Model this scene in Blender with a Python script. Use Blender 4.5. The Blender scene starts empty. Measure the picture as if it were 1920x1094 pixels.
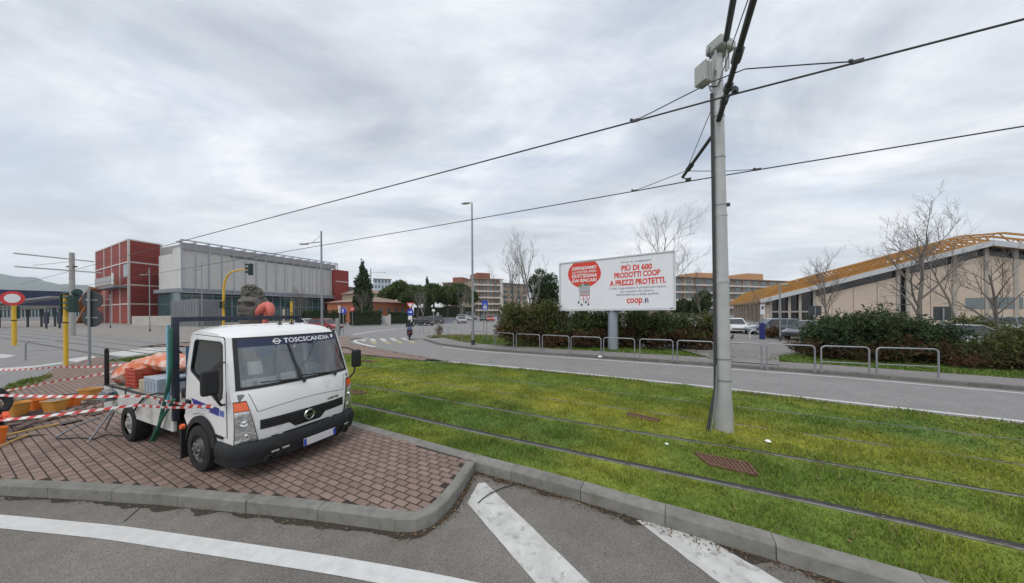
import bpy, bmesh, math, random
import numpy as np
from mathutils import Vector, Matrix
from mathutils.geometry import tessellate_polygon
random.seed(7); rng = np.random.default_rng(7)
SC = bpy.context.scene
COL = SC.collection
RAD = math.radians
# ------------------------------------------------------------------ camera
FOC, PCX, PCY, ROLL, CAMH = 554.26, 960.0, 584.0, .008, 2.5
cam = bpy.data.cameras.new('camera'); camo = bpy.data.objects.new('camera', cam); COL.objects.link(camo)
cam.sensor_fit = 'HORIZONTAL'; cam.sensor_width = 36; cam.lens = 36 * FOC / 1920
cam.shift_y = (PCY - 547) / 1920; cam.clip_start = .05; cam.clip_end = 20000
camo.matrix_world = Matrix.Translation((0, 0, CAMH)) @ Matrix.Rotation(RAD(90), 4, 'X') @ Matrix.Rotation(-ROLL, 4, 'Z')
SC.camera = camo
# ------------------------------------------------------------------ light
SUN_EL, SUN_AZ = RAD(58), RAD(205)       # azimuth measured clockwise from +Y
sd = bpy.data.lights.new('sun', 'SUN'); sd.energy = 1.3; sd.angle = RAD(30); sd.color = (1, .965, .91)
so = bpy.data.objects.new('sun', sd); COL.objects.link(so)
sv = Vector((math.sin(SUN_AZ) * math.cos(SUN_EL), math.cos(SUN_AZ) * math.cos(SUN_EL), math.sin(SUN_EL)))
so.rotation_euler = (-sv).to_track_quat('-Z', 'Y').to_euler()
W = bpy.data.worlds.new('World'); SC.world = W; W.use_nodes = True
def sky():
    nt = W.node_tree; N = nt.nodes; Lk = nt.links; N.clear()
    def nd(t, **k):
        n = N.new(t)
        for a, b in k.items(): setattr(n, a, b)
        return n
    out = nd('ShaderNodeOutputWorld'); bg = nd('ShaderNodeBackground'); Lk.new(bg.outputs[0], out.inputs[0])
    tc = nd('ShaderNodeTexCoord'); sp = nd('ShaderNodeSeparateXYZ'); Lk.new(tc.outputs['Generated'], sp.inputs[0])
    def M(op, a, b=None, c=None):
        m = nd('ShaderNodeMath', operation=op)
        for i, s in enumerate((a, b, c)):
            if s is None: continue
            if isinstance(s, (int, float)): m.inputs[i].default_value = s
            else: Lk.new(s, m.inputs[i])
        return m.outputs[0]
    z = M('ADD', M('MAXIMUM', sp.outputs[2], 0.0), .16)
    cb = nd('ShaderNodeCombineXYZ'); Lk.new(M('DIVIDE', sp.outputs[0], z), cb.inputs[0]); Lk.new(M('DIVIDE', sp.outputs[1], z), cb.inputs[1])
    def noise(rot, sx, sy, sc, det, rough, dist, off):
        mp = nd('ShaderNodeMapping'); Lk.new(cb.outputs[0], mp.inputs[0])
        mp.inputs['Rotation'].default_value = (0, 0, rot); mp.inputs['Scale'].default_value = (sx, sy, 1); mp.inputs['Location'].default_value = off
        n = nd('ShaderNodeTexNoise'); Lk.new(mp.outputs[0], n.inputs[0])
        n.inputs['Scale'].default_value = sc; n.inputs['Detail'].default_value = det; n.inputs['Roughness'].default_value = rough; n.inputs['Distortion'].default_value = dist
        return n.outputs[0]
    n1 = noise(RAD(28), .72, 1.0, 1.35, 8, .58, .6, (3.1, .4, 0))
    n2 = noise(RAD(20), .32, 1.5, 2.4, 6, .6, .2, (1.2, 5.4, 0))
    n3 = noise(RAD(5), 1, 1, .55, 3, .5, 0, (7.7, 2.1, 0))
    v = M('ADD', M('ADD', M('MULTIPLY', n1, .62), M('MULTIPLY', n2, .20)), M('MULTIPLY', n3, .18))
    rp = nd('ShaderNodeValToRGB'); Lk.new(v, rp.inputs[0]); e = rp.color_ramp.elements
    e[0].position = .39; e[0].color = (.53, .575, .65, 1); e[1].position = .615; e[1].color = (1.04, 1.06, 1.09, 1)
    for p, c in ((.46, (.665, .715, .79, 1)), (.525, (.81, .85, .915, 1))):
        k = e.new(p); k.color = c
    st = nd('ShaderNodeTexSky', sky_type='NISHITA'); st.sun_disc = False; st.sun_elevation = SUN_EL; st.sun_rotation = SUN_AZ
    ss = nd('ShaderNodeVectorMath', operation='SCALE'); Lk.new(st.outputs[0], ss.inputs[0]); ss.inputs['Scale'].default_value = .17
    # thin places in the cloud let the blue through
    rb = nd('ShaderNodeValToRGB'); Lk.new(noise(RAD(15), .7, 1.1, .9, 6, .58, .4, (2.3, 8.2, 0)), rb.inputs[0])
    rb.color_ramp.elements[0].position = .50; rb.color_ramp.elements[0].color = (0, 0, 0, 1)
    rb.color_ramp.elements[1].position = .72; rb.color_ramp.elements[1].color = (.55, .55, .55, 1)
    mx = nd('ShaderNodeMix', data_type='RGBA'); Lk.new(rb.outputs[0], mx.inputs[0]); Lk.new(rp.outputs[0], mx.inputs[6]); Lk.new(ss.outputs[0], mx.inputs[7])
    lo = nd('ShaderNodeMapRange'); Lk.new(sp.outputs[2], lo.inputs[0]); lo.inputs[1].default_value = 0.0; lo.inputs[2].default_value = .45; lo.inputs[3].default_value = .5; lo.inputs[4].default_value = 0.0
    hb = nd('ShaderNodeMix', data_type='RGBA'); Lk.new(lo.outputs[0], hb.inputs[0]); Lk.new(mx.outputs[2], hb.inputs[6]); hb.inputs[7].default_value = (.98, .99, 1.0, 1)
    Lk.new(hb.outputs[2], bg.inputs[0]); bg.inputs[1].default_value = 1.0
sky()
vs = SC.view_settings; vs.view_transform = 'Standard'; vs.look = 'None'; vs.exposure = 0.0; vs.gamma = 1; vs.use_curve_mapping = False
SC.render.engine = 'CYCLES'; SC.cycles.use_denoising = True; SC.cycles.max_bounces = 6; SC.cycles.transparent_max_bounces = 16
SC.cycles.volume_bounces = 2; SC.cycles.diffuse_bounces = 3; SC.cycles.glossy_bounces = 3; SC.cycles.use_adaptive_sampling = True
# ------------------------------------------------------------------ measuring helpers
def ray(x, y):
    a = x - PCX; b = y - PCY
    return (a - ROLL * b) / FOC, -(b + ROLL * a) / FOC
def G(x, y, z=0.0):
    u, v = ray(x, y); t = (z - CAMH) / v
    return Vector((u * t, t, z))
def P(x, y, Y):
    u, v = ray(x, y)
    return Vector((u * Y, Y, CAMH + v * Y))
def px2(Y): return Y / FOC               # metres per photograph pixel at depth Y
# ------------------------------------------------------------------ materials
MATS = {}
def mat(name, col, rough=.7, metal=0.0, var=0.0, vs=4.0, bump=0.0, bs=40.0, spec=.5, coat=0.0, rnd=0.0, col2=None, dirt=None, ds=1.5, dt=.55, emit=0):
    if name in MATS: return MATS[name]
    m = bpy.data.materials.new(name); m.use_nodes = True; MATS[name] = m
    nt = m.node_tree; N = nt.nodes; Lk = nt.links; b = N['Principled BSDF']
    b.inputs['Roughness'].default_value = rough; b.inputs['Metallic'].default_value = metal
    b.inputs['Specular IOR Level'].default_value = spec
    if coat: b.inputs['Coat Weight'].default_value = coat; b.inputs['Coat Roughness'].default_value = .08
    c4 = (*col, 1)
    b.inputs['Base Color'].default_value = c4
    if emit: b.inputs['Emission Color'].default_value = c4; b.inputs['Emission Strength'].default_value = emit
    tc = N.new('ShaderNodeTexCoord'); co = tc.outputs['Object']
    cur = None
    def noise(sc, det=6, rough_=.6):
        n = N.new('ShaderNodeTexNoise'); Lk.new(co, n.inputs[0]); n.inputs['Scale'].default_value = sc; n.inputs['Detail'].default_value = det; n.inputs['Roughness'].default_value = rough_
        return n.outputs[0]
    def mixc(f, a, bb, blend='MIX'):
        x = N.new('ShaderNodeMix'); x.data_type = 'RGBA'; x.blend_type = blend
        for s, i in ((f, 0), (a, 6), (bb, 7)):
            if isinstance(s, (int, float)): x.inputs[i].default_value = s
            elif isinstance(s, tuple): x.inputs[i].default_value = s
            else: Lk.new(s, x.inputs[i])
        return x.outputs[2]
    def ramp(f, p0, p1, c0=(0, 0, 0, 1), c1=(1, 1, 1, 1)):
        r = N.new('ShaderNodeValToRGB'); Lk.new(f, r.inputs[0]); r.color_ramp.elements[0].position = p0; r.color_ramp.elements[1].position = p1
        r.color_ramp.elements[0].color = c0; r.color_ramp.elements[1].color = c1
        return r.outputs[0]
    if col2 is not None: cur = mixc(ramp(noise(vs), .38, .62), c4, (*col2, 1))
    if var:
        f = noise(vs * (1 if col2 is None else 2.7)); lo, hi = 1 - var, 1 + var
        k = ramp(f, .3, .7, (lo, lo, lo, 1), (hi, hi, hi, 1))
        cur = mixc(1.0, cur if cur is not None else c4, k, 'MULTIPLY')
    if rnd:
        oi = N.new('ShaderNodeObjectInfo'); ge = N.new('ShaderNodeNewGeometry')
        ad = N.new('ShaderNodeMath'); ad.operation = 'ADD'; Lk.new(oi.outputs['Random'], ad.inputs[0]); Lk.new(ge.outputs['Random Per Island'], ad.inputs[1])
        fr = N.new('ShaderNodeMath'); fr.operation = 'FRACT'; Lk.new(ad.outputs[0], fr.inputs[0])
        k = ramp(fr.outputs[0], 0, 1, (1 - rnd,) * 3 + (1,), (1 + rnd, 1 + rnd * .95, 1 + rnd * .9, 1))
        cur = mixc(1.0, cur if cur is not None else c4, k, 'MULTIPLY')
    if dirt is not None:
        f = ramp(noise(ds, 8, .65), dt, dt + .16)
        cur = mixc(f, cur if cur is not None else c4, (*dirt, 1))
    if cur is not None: Lk.new(cur, b.inputs['Base Color'])
    if bump:
        bp = N.new('ShaderNodeBump'); bp.inputs['Strength'].default_value = bump; bp.inputs['Distance'].default_value = .02
        Lk.new(noise(bs, 4), bp.inputs['Height']); Lk.new(bp.outputs[0], b.inputs['Normal'])
    return m
def asphalt(name, base, light, scale=90, patch=(.0, .0, .0), pamt=.25):
    m = bpy.data.materials.new(name); m.use_nodes = True; MATS[name] = m
    nt = m.node_tree; N = nt.nodes; Lk = nt.links; b = N['Principled BSDF']; b.inputs['Roughness'].default_value = .88; b.inputs['Specular IOR Level'].default_value = .25
    tc = N.new('ShaderNodeTexCoord')
    def tex(t, sc, **k):
        n = N.new(t); Lk.new(tc.outputs['Object'], n.inputs['Vector']); n.inputs['Scale'].default_value = sc
        for a, v in k.items(): n.inputs[a].default_value = v
        return n
    vo = tex('ShaderNodeTexVoronoi', scale); wn = tex('ShaderNodeTexNoise', scale * .6, Detail=5.0, Roughness=.75)
    big = tex('ShaderNodeTexNoise', .55, Detail=7.0, Roughness=.62); mid = tex('ShaderNodeTexNoise', 3.2, Detail=6.0, Roughness=.6)
    def ramp(s, p0, p1, c0, c1):
        r = N.new('ShaderNodeValToRGB'); Lk.new(s, r.inputs[0]); e = r.color_ramp.elements; e[0].position = p0; e[1].position = p1; e[0].color = (*c0, 1); e[1].color = (*c1, 1); return r.outputs[0]
    def mul(a, c):
        x = N.new('ShaderNodeMix'); x.data_type = 'RGBA'; x.blend_type = 'MULTIPLY'; x.inputs[0].default_value = 1; Lk.new(a, x.inputs[6]); Lk.new(c, x.inputs[7]); return x.outputs[2]
    sepc = N.new('ShaderNodeSeparateColor'); Lk.new(vo.outputs['Color'], sepc.inputs[0])
    c = ramp(sepc.outputs[0], .15, .95, base, light)
    c = mul(c, ramp(wn.outputs[0], .3, .75, (.72,) * 3, (1.22,) * 3))
    c = mul(c, ramp(big.outputs[0], .32, .68, (1 - pamt,) * 3, (1 + pamt * .5,) * 3))
    c = mul(c, ramp(mid.outputs[0], .3, .7, (.9,) * 3, (1.06,) * 3))
    Lk.new(c, b.inputs['Base Color'])
    bp = N.new('ShaderNodeBump'); bp.inputs['Strength'].default_value = .5; bp.inputs['Distance'].default_value = .006
    Lk.new(vo.outputs['Distance'], bp.inputs['Height']); Lk.new(bp.outputs[0], b.inputs['Normal'])
    return m
def vcolmat(name, rough=.8, trans=0.0, spec=.25):
    m = bpy.data.materials.new(name); m.use_nodes = True; MATS[name] = m
    nt = m.node_tree; b = nt.nodes['Principled BSDF']; b.inputs['Roughness'].default_value = rough; b.inputs['Specular IOR Level'].default_value = spec
    a = nt.nodes.new('ShaderNodeAttribute'); a.attribute_name = 'Col'; nt.links.new(a.outputs['Color'], b.inputs['Base Color'])
    if trans:
        t = nt.nodes.new('ShaderNodeBsdfTranslucent'); nt.links.new(a.outputs['Color'], t.inputs[0])
        x = nt.nodes.new('ShaderNodeMixShader'); x.inputs[0].default_value = trans
        nt.links.new(b.outputs[0], x.inputs[1]); nt.links.new(t.outputs[0], x.inputs[2]); nt.links.new(x.outputs[0], nt.nodes['Material Output'].inputs[0])
    return m
def glassmat(name, tint, refl=.5, rough=.02):
    m = bpy.data.materials.new(name); m.use_nodes = True; MATS[name] = m
    nt = m.node_tree; N = nt.nodes; Lk = nt.links; N.remove(N['Principled BSDF'])
    t = N.new('ShaderNodeBsdfTransparent'); t.inputs[0].default_value = (*tint, 1)
    g = N.new('ShaderNodeBsdfGlossy'); g.inputs['Roughness'].default_value = rough; g.inputs[0].default_value = (.9, .93, .95, 1)
    lw = N.new('ShaderNodeLayerWeight'); lw.inputs[0].default_value = refl
    x = N.new('ShaderNodeMixShader'); Lk.new(lw.outputs['Fresnel'], x.inputs[0]); Lk.new(t.outputs[0], x.inputs[1]); Lk.new(g.outputs[0], x.inputs[2]); Lk.new(x.outputs[0], N['Material Output'].inputs[0])
    return m
# ------------------------------------------------------------------ objects
def link(o): COL.objects.link(o); return o
def tag(o, label=None, cat=None, group=None, kind=None):
    if label: o['label'] = label
    if cat: o['category'] = cat
    if group: o['group'] = group
    if kind: o['kind'] = kind
    return o
def thing(name, label, cat, loc=(0, 0, 0), rz=0.0, group=None, kind=None):
    o = link(bpy.data.objects.new(name, None)); o.location = loc; o.rotation_euler = (0, 0, rz); o.empty_display_size = .2
    return tag(o, label, cat, group, kind)
def copytree(o, parent=None):
    c = link(o.copy())
    if parent is not None: c.parent = parent
    for ch in list(o.children): copytree(ch, c)
    return c
class MB:
    def __init__(s): s.v = []; s.f = []; s.mi = []
    def add(s, vs, fs, mi=0):
        n = len(s.v); s.v += [tuple(p) for p in vs]; s.f += [tuple(i + n for i in f) for f in fs]; s.mi += [mi] * len(fs); return s
    def box(s, c, d, R=None, mi=0):
        hx, hy, hz = d[0] / 2, d[1] / 2, d[2] / 2
        p = [Vector((x, y, z)) for z in (-hz, hz) for y in (-hy, hy) for x in (-hx, hx)]
        if R is not None: p = [R @ q for q in p]
        c = Vector(c)
        return s.add([q + c for q in p], [(0, 2, 3, 1), (4, 5, 7, 6), (0, 1, 5, 4), (2, 6, 7, 3), (0, 4, 6, 2), (1, 3, 7, 5)], mi)
    def bar(s, a, b, w, h=None, up=(0, 0, 1), mi=0):       # box from a to b
        a = Vector(a); b = Vector(b); h = w if h is None else h; d = (b - a); L = d.length; d.normalize()
        u = Vector(up)
        if abs(d.dot(u)) > .98: u = Vector((1, 0, 0))
        x = d.cross(u).normalized(); z = x.cross(d).normalized()
        R = Matrix((x, d, z)).transposed()
        return s.box((a + b) / 2, (w, L, h), R, mi)
    def tube(s, pts, r, n=8, cap=True, mi=0):
        pts = [Vector(p) for p in pts]; rs = r if isinstance(r, (list, tuple)) else [r] * len(pts)
        base = len(s.v); prev = None; V = []; Fc = []
        for i, p in enumerate(pts):
            d = (pts[min(i + 1, len(pts) - 1)] - pts[max(i - 1, 0)])
            d = d.normalized() if d.length > 1e-9 else Vector((0, 0, 1))
            if prev is None:
                u = Vector((0, 0, 1)) if abs(d.z) < .9 else Vector((1, 0, 0)); x = d.cross(u).normalized()
            else:
                x = prev - d * prev.dot(d); x = x.normalized() if x.length > 1e-6 else d.orthogonal().normalized()
            prev = x; y = d.cross(x)
            for k in range(n):
                a = 2 * math.pi * k / n; V.append(p + (x * math.cos(a) + y * math.sin(a)) * rs[i])
        for i in range(len(pts) - 1):
            for k in range(n):
                k2 = (k + 1) % n; Fc.append((i * n + k, i * n + k2, (i + 1) * n + k2, (i + 1) * n + k))
        if cap: Fc.append(tuple(range(n))[::-1]); Fc.append(tuple((len(pts) - 1) * n + k for k in range(n)))
        return s.add(V, Fc, mi)
    def lathe(s, prof, c=(0, 0, 0), n=20, R=None, mi=0, cap=True):   # prof: (r, z)
        V = []; Fc = []; c = Vector(c)
        for r, z in prof:
            for k in range(n):
                a = 2 * math.pi * k / n; q = Vector((r * math.cos(a), r * math.sin(a), z)); V.append((R @ q if R is not None else q) + c)
        for i in range(len(prof) - 1):
            for k in range(n):
                k2 = (k + 1) % n; Fc.append((i * n + k, i * n + k2, (i + 1) * n + k2, (i + 1) * n + k))
        if cap: Fc.append(tuple(range(n))[::-1]); Fc.append(tuple((len(prof) - 1) * n + k for k in range(n)))
        return s.add(V, Fc, mi)
    def prism(s, poly, fn0, fn1, holes=(), mi=0, sides=True):    # poly of 2D points, two maps to 3D
        loops = [list(poly)] + [list(h) for h in holes]
        tri = tessellate_polygon([[Vector((p[0], p[1], 0)) for p in l] for l in loops])
        flat = [p for l in loops for p in l]; n = len(flat)
        V = [fn0(*p) for p in flat] + [fn1(*p) for p in flat]
        Fc = [tuple(t) for t in tri] + [tuple(i + n for i in t)[::-1] for t in tri]
        if sides:
            o = 0
            for l in loops:
                m = len(l)
                for i in range(m): j = (i + 1) % m; Fc.append((o + i, o + j, o + j + n, o + i + n))
                o += m
        return s.add(V, Fc, mi)
    def flat(s, poly, z, mi=0):                                    # horizontal polygon facing up
        tri = tessellate_polygon([[Vector((p[0], p[1], 0)) for p in poly]])
        V = [(p[0], p[1], z) for p in poly]; Fc = []
        for t in tri:
            a, b, c = (V[i] for i in t)
            cr = (b[0] - a[0]) * (c[1] - a[1]) - (b[1] - a[1]) * (c[0] - a[0])
            Fc.append(tuple(t) if cr > 0 else tuple(t)[::-1])
        return s.add(V, Fc, mi)
    def grid(s, fn, nu, nv, mi=0, skip=None):
        V = [fn(i / nu, j / nv) for j in range(nv + 1) for i in range(nu + 1)]
        Fc = [(j * (nu + 1) + i, j * (nu + 1) + i + 1, (j + 1) * (nu + 1) + i + 1, (j + 1) * (nu + 1) + i) for j in range(nv) for i in range(nu) if not (skip and skip(i, j))]
        return s.add(V, Fc, mi)
    def mesh(s, name, m, smooth=0.0, fixn=False):
        me = bpy.data.meshes.new(name); me.from_pydata([tuple(p) for p in s.v], [], s.f)
        for k in (m if isinstance(m, (list, tuple)) else [m]): me.materials.append(k)
        if any(s.mi): me.polygons.foreach_set('material_index', s.mi)
        if fixn:
            bm = bmesh.new(); bm.from_mesh(me); bmesh.ops.remove_doubles(bm, verts=bm.verts, dist=1e-5); bmesh.ops.recalc_face_normals(bm, faces=bm.faces); bm.to_mesh(me); bm.free()
        if smooth:
            me.polygons.foreach_set('use_smooth', [True] * len(me.polygons)); me.set_sharp_from_angle(angle=smooth)
        me.update(); return me
    def build(s, name, m, parent=None, smooth=0.0, bevel=0.0, loc=None, fixn=True, seg=2):
        o = link(bpy.data.objects.new(name, s.mesh(name, m, smooth, fixn)))
        if parent is not None: o.parent = parent
        if loc is not None: o.location = loc
        if bevel:
            b = o.modifiers.new('bevel', 'BEVEL'); b.width = bevel; b.segments = seg; b.limit_method = 'ANGLE'; b.angle_limit = RAD(40); b.harden_normals = False
        return o
def npmesh(name, V, Fq, m, cols=None, parent=None, k=3):
    """numpy arrays -> one mesh object; Fq is (n,k) faces, cols per-vertex rgb"""
    me = bpy.data.meshes.new(name); n = len(Fq)
    me.vertices.add(len(V)); me.vertices.foreach_set('co', np.ascontiguousarray(V, dtype=np.float32).ravel())
    me.loops.add(n * k); me.loops.foreach_set('vertex_index', np.ascontiguousarray(Fq, dtype=np.int32).ravel())
    me.polygons.add(n); me.polygons.foreach_set('loop_start', np.arange(0, n * k, k, dtype=np.int32))
    me.update(calc_edges=True)
    if cols is not None:
        a = me.color_attributes.new('Col', 'FLOAT_COLOR', 'POINT'); c4 = np.ones((len(V), 4), dtype=np.float32); c4[:, :3] = cols; a.data.foreach_set('color', c4.ravel())
    me.materials.append(m); me.validate()
    o = link(bpy.data.objects.new(name, me))
    if parent is not None: o.parent = parent
    return o
FONTC = {}
def text(name, s, size, m, parent, org, right, up, ext=.002, bold=0.0, align='LEFT', shear=0.0, sx=1.0):
    cu = bpy.data.curves.new('t', 'FONT'); cu.body = s; cu.size = size; cu.extrude = ext; cu.offset = bold; cu.align_x = align; cu.shear = shear; cu.resolution_u = 3
    o = bpy.data.objects.new('t', cu); me = bpy.data.meshes.new_from_object(o)
    bpy.data.objects.remove(o); bpy.data.curves.remove(cu)
    me.name = name; me.materials.clear(); me.materials.append(m)
    r = Vector(right).normalized(); u = Vector(up).normalized(); nn = r.cross(u); org = Vector(org)
    M = Matrix((r * sx, u, nn)).transposed().to_4x4(); M.translation = org; me.transform(M)
    ob = link(bpy.data.objects.new(name, me)); ob.parent = parent
    return ob
# ------------------------------------------------------------------ polyline helpers (2D)
def plen(p): return [0.0] + list(np.cumsum([math.dist(p[i][:2], p[i + 1][:2]) for i in range(len(p) - 1)]))
def pat(p, L, s):
    s = max(0, min(L[-1], s))
    for i in range(len(p) - 1):
        if s <= L[i + 1] or i == len(p) - 2:
            t = (s - L[i]) / max(1e-9, L[i + 1] - L[i]); return (p[i][0] + (p[i + 1][0] - p[i][0]) * t, p[i][1] + (p[i + 1][1] - p[i][1]) * t)
def smoothp(p, step=.25, it=2):
    L = plen(p); n = max(2, int(L[-1] / step)); q = [pat(p, L, L[-1] * i / n) for i in range(n + 1)]
    for _ in range(it * 3):
        q = [q[0]] + [((q[i - 1][0] + 2 * q[i][0] + q[i + 1][0]) / 4, (q[i - 1][1] + 2 * q[i][1] + q[i + 1][1]) / 4) for i in range(1, len(q) - 1)] + [q[-1]]
    return q
def offs(p, d):
    o = []
    for i in range(len(p)):
        a = p[max(0, i - 1)]; b = p[min(len(p) - 1, i + 1)]; dx, dy = b[0] - a[0], b[1] - a[1]; l = math.hypot(dx, dy) or 1
        o.append((p[i][0] - dy / l * d, p[i][1] + dx / l * d))
    return o
def strip(mb, p, d0, d1, z, mi=0):
    a = offs(p, d0); b = offs(p, d1); n = len(p)
    mb.add([(x, y, z) for x, y in a] + [(x, y, z) for x, y in b], [(i, i + 1, n + i + 1, n + i) if d1 > d0 else (n + i, n + i + 1, i + 1, i) for i in range(n - 1)], mi); return mb
def inpoly(x, y, poly):
    x = np.asarray(x); y = np.asarray(y); r = np.zeros(x.shape, bool); n = len(poly)
    for i in range(n):
        x0, y0 = poly[i][:2]; x1, y1 = poly[(i + 1) % n][:2]
        if y0 == y1: continue
        r ^= ((y0 > y) != (y1 > y)) & (x < (x1 - x0) * (y - y0) / (y1 - y0) + x0)
    return r
def dist_poly(x, y, p):
    d = np.full(np.shape(x), 1e9)
    for i in range(len(p) - 1):
        ax, ay = p[i]; bx, by = p[i + 1]; dx, dy = bx - ax, by - ay; l2 = dx * dx + dy * dy or 1e-9
        t = np.clip(((x - ax) * dx + (y - ay) * dy) / l2, 0, 1); d = np.minimum(d, np.hypot(x - ax - t * dx, y - ay - t * dy))
    return d
_T = rng.random((256, 256))
def vnoise(x, y):
    xi = np.floor(x).astype(int); yi = np.floor(y).astype(int); fx = x - xi; fy = y - yi; fx = fx * fx * (3 - 2 * fx); fy = fy * fy * (3 - 2 * fy)
    g = lambda a, b: _T[a % 256, b % 256]
    return (g(xi, yi) * (1 - fx) + g(xi + 1, yi) * fx) * (1 - fy) + (g(xi, yi + 1) * (1 - fx) + g(xi + 1, yi + 1) * fx) * fy
def fbm(x, y, o=4): return sum(vnoise(x * 2 ** k + 17 * k, y * 2 ** k + 5 * k) * .5 ** k for k in range(o)) / sum(.5 ** k for k in range(o))
# ================================================================== SETTING
A_NEAR = asphalt('asphalt_near', (.145, .134, .121), (.315, .292, .266), 190, pamt=.26)
A_FAR = asphalt('asphalt_far', (.235, .228, .222), (.315, .306, .298), 60, pamt=.08)
A_PARK = asphalt('asphalt_parking', (.21, .20, .19), (.30, .285, .27), 40, pamt=.12)
A_PLAZA = asphalt('plaza_paving', (.25, .23, .21), (.34, .315, .285), 30, pamt=.15)
M_PAVE = asphalt('pavement_asphalt', (.22, .205, .20), (.32, .30, .29), 70, pamt=.12)
M_GROUND = mat('far_earth', (.22, .21, .17), .95, var=.25, vs=.05)
M_KERB = mat('kerb_concrete', (.228, .222, .20), .9, var=.24, vs=7, bump=.45, bs=120, dirt=(.135, .13, .105), ds=3.5, dt=.53, rnd=.10)
M_KERBD = mat('kerb_weathered', (.15, .145, .13), .9, var=.2, vs=5, bump=.3, bs=90, rnd=.12, dirt=(.10, .095, .085), ds=3, dt=.56)
M_WHITE = mat('road_paint_white', (.60, .60, .585), .8, var=.10, vs=7, dirt=(.30, .29, .275), ds=9, dt=.63, bump=.2, bs=200)
M_WORN = mat('road_paint_worn', (.53, .525, .505), .85, var=.16, vs=5, dirt=(.25, .24, .225), ds=7.5, dt=.54, bump=.2, bs=200)
M_YELP = mat('road_paint_yellow', (.42, .36, .18), .85, var=.2, vs=4, dirt=(.25, .24, .22), ds=2.5, dt=.5)
M_BRICK = mat('paver_brick', (.238, .168, .140), .85, var=.16, vs=9, bump=.3, bs=130, rnd=.15, dirt=(.125, .095, .075), ds=2.9, dt=.555)
M_SOIL = mat('joint_soil', (.042, .030, .022), .95, var=.3, vs=20, bump=.5, bs=80)
M_STEEL = mat('galvanised_steel', (.30, .315, .33), .42, .55, var=.10, vs=6)
M_RAIL = mat('rail_steel', (.26, .25, .235), .5, .4, var=.25, vs=3, dirt=(.11, .08, .055), ds=5, dt=.50)
M_RUBBER = mat('rail_rubber', (.045, .043, .04), .9, var=.3, vs=12)
def struct(name, mb, m, parent=None, **k):
    o = mb.build(name, m, parent, fixn=False, **k)
    if parent is None: o['kind'] = 'structure'
    return o
struct('ground', MB().add([(-9000, -300, 0), (9000, -300, 0), (9000, 12000, 0), (-9000, 12000, 0)], [(0, 1, 2, 3)]), M_GROUND)
struct('road', MB().add([(-70, -30, .004), (40, -30, .004), (40, 14, .004), (-70, 14, .004)], [(0, 1, 2, 3)]), A_NEAR)
near_road = bpy.data.objects['road']
ZF = .10            # level of the far carriageway
Y0 = [(60, -20), (20, -1.2), (4.16, 5.3), (-3, 8.2), (-6, 7.0), (-12, 6.0), (-20, 5.4), (-90, 5.4)]
struct('far_road', MB().flat(Y0 + [(-300, 60), (-300, 190), (300, 190), (300, -20)], ZF), A_FAR)
# ---- polylines measured on the ground
KERBLINE = smoothp([(-23, 16.4), (-15, 12.3), (-9, 9.15), (-3.5, 6.18), (-.72, 4.68), (.95, 3.84), (1.92, 3.28), (3.0, 2.7), (4.3, 1.96), (7.5, .1), (12, -2.6)], .3, 1)
ISLK = smoothp([(-15.9, 9.3), (-14.6, 7.2), (-13, 5.2), (-11.5, 4.42), (-7.11, 4.09), (-5.92, 3.99), (-4.46, 3.84), (-2.61, 3.58), (-1.45, 3.37), (-1.18, 3.31), (-.98, 3.37), (-.84, 3.57), (-.72, 4.0), (-.6, 4.60)], .1, 1)
ROADEDGE = smoothp([(-3.0, 13.95), (.2, 12.4), (2.78, 11.0), (6.18, 8.98), (8.56, 7.38), (10.61, 6.08), (16, 2.3), (24, -4)], .4, 1)
ROADEDGE_F = smoothp([(-7.6, 25.2), (-5.2, 21.2), (-2.2, 18.45), (1.21, 16.5), (4.6, 14.7), (8.5, 12.55), (11.6, 10.75), (14.6, 8.45), (20, 4.2), (28, -3)], .4, 1)
NOSE = [(-3.02, 14.0), (-5.2, 15.9), (-7.6, 18.1), (-10, 20.3), (-12.2, 22.6), (-13.7, 24.6), (-14.1, 26.2), (-13.6, 27.4), (-15, 28.2), (-19, 27.9), (-27, 27)]
NOSE = smoothp(NOSE, .35, 1)
# ---- rails
R1 = smoothp([(-94.8, 50.2), (-30, 20.1), (-9, 10.15), (-4.22, 7.72), (-1.09, 6.0), (2.01, 4.43), (3.57, 3.68), (4.99, 2.92), (7.6, 1.5), (12, -1)], .5, 2)
R2 = offs(R1, 1.36)
R4 = smoothp([(-94.8, 54.9), (-25.3, 22.4), (-5.92, 12.95), (-2.1, 11.15), (2.22, 8.98), (5.8, 7.1), (9.1, 5.3), (12, 3.7), (20, -.8)], .5, 2)
R3 = offs(R4, -1.40)
ZR = .120
def rail(p, parent):
    mb = MB(); k = [(-.018, -.05), (-.018, .004), (.008, .004), (.008, -.025), (.042, -.025), (.042, -.004), (.048, -.004), (.048, -.05)]
    for (a, za), (b, zb) in zip(k[:-1], k[1:]):
        A = offs(p, a); B = offs(p, b); n = len(p)
        mb.add([(x, y, ZR + za) for x, y in A] + [(x, y, ZR + zb) for x, y in B], [(i, i + 1, n + i + 1, n + i) for i in range(n - 1)])
    o = mb.build('rail', M_RAIL, parent, fixn=False)
    g = MB(); strip(g, p, -.03, -.0185, ZR - .012); strip(g, p, .0485, .056 if p in (R3, R4) else (.12 if p is R1 else .09), ZR - .004); strip(g, p, .0085, .0415, ZR - .006); g.build('rubber_strip', M_RUBBER, o, fixn=False)
for (a, b, lab) in ((R1, R2, 'nearer tram track of two grooved steel rails in the green bed'), (R3, R4, 'farther tram track running beside the two-lane road in the green bed')):
    t = thing('tram_track', lab, 'tram track', (0, 0, 0), group='tram tracks'); rail(a, t); rail(b, t)
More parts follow.
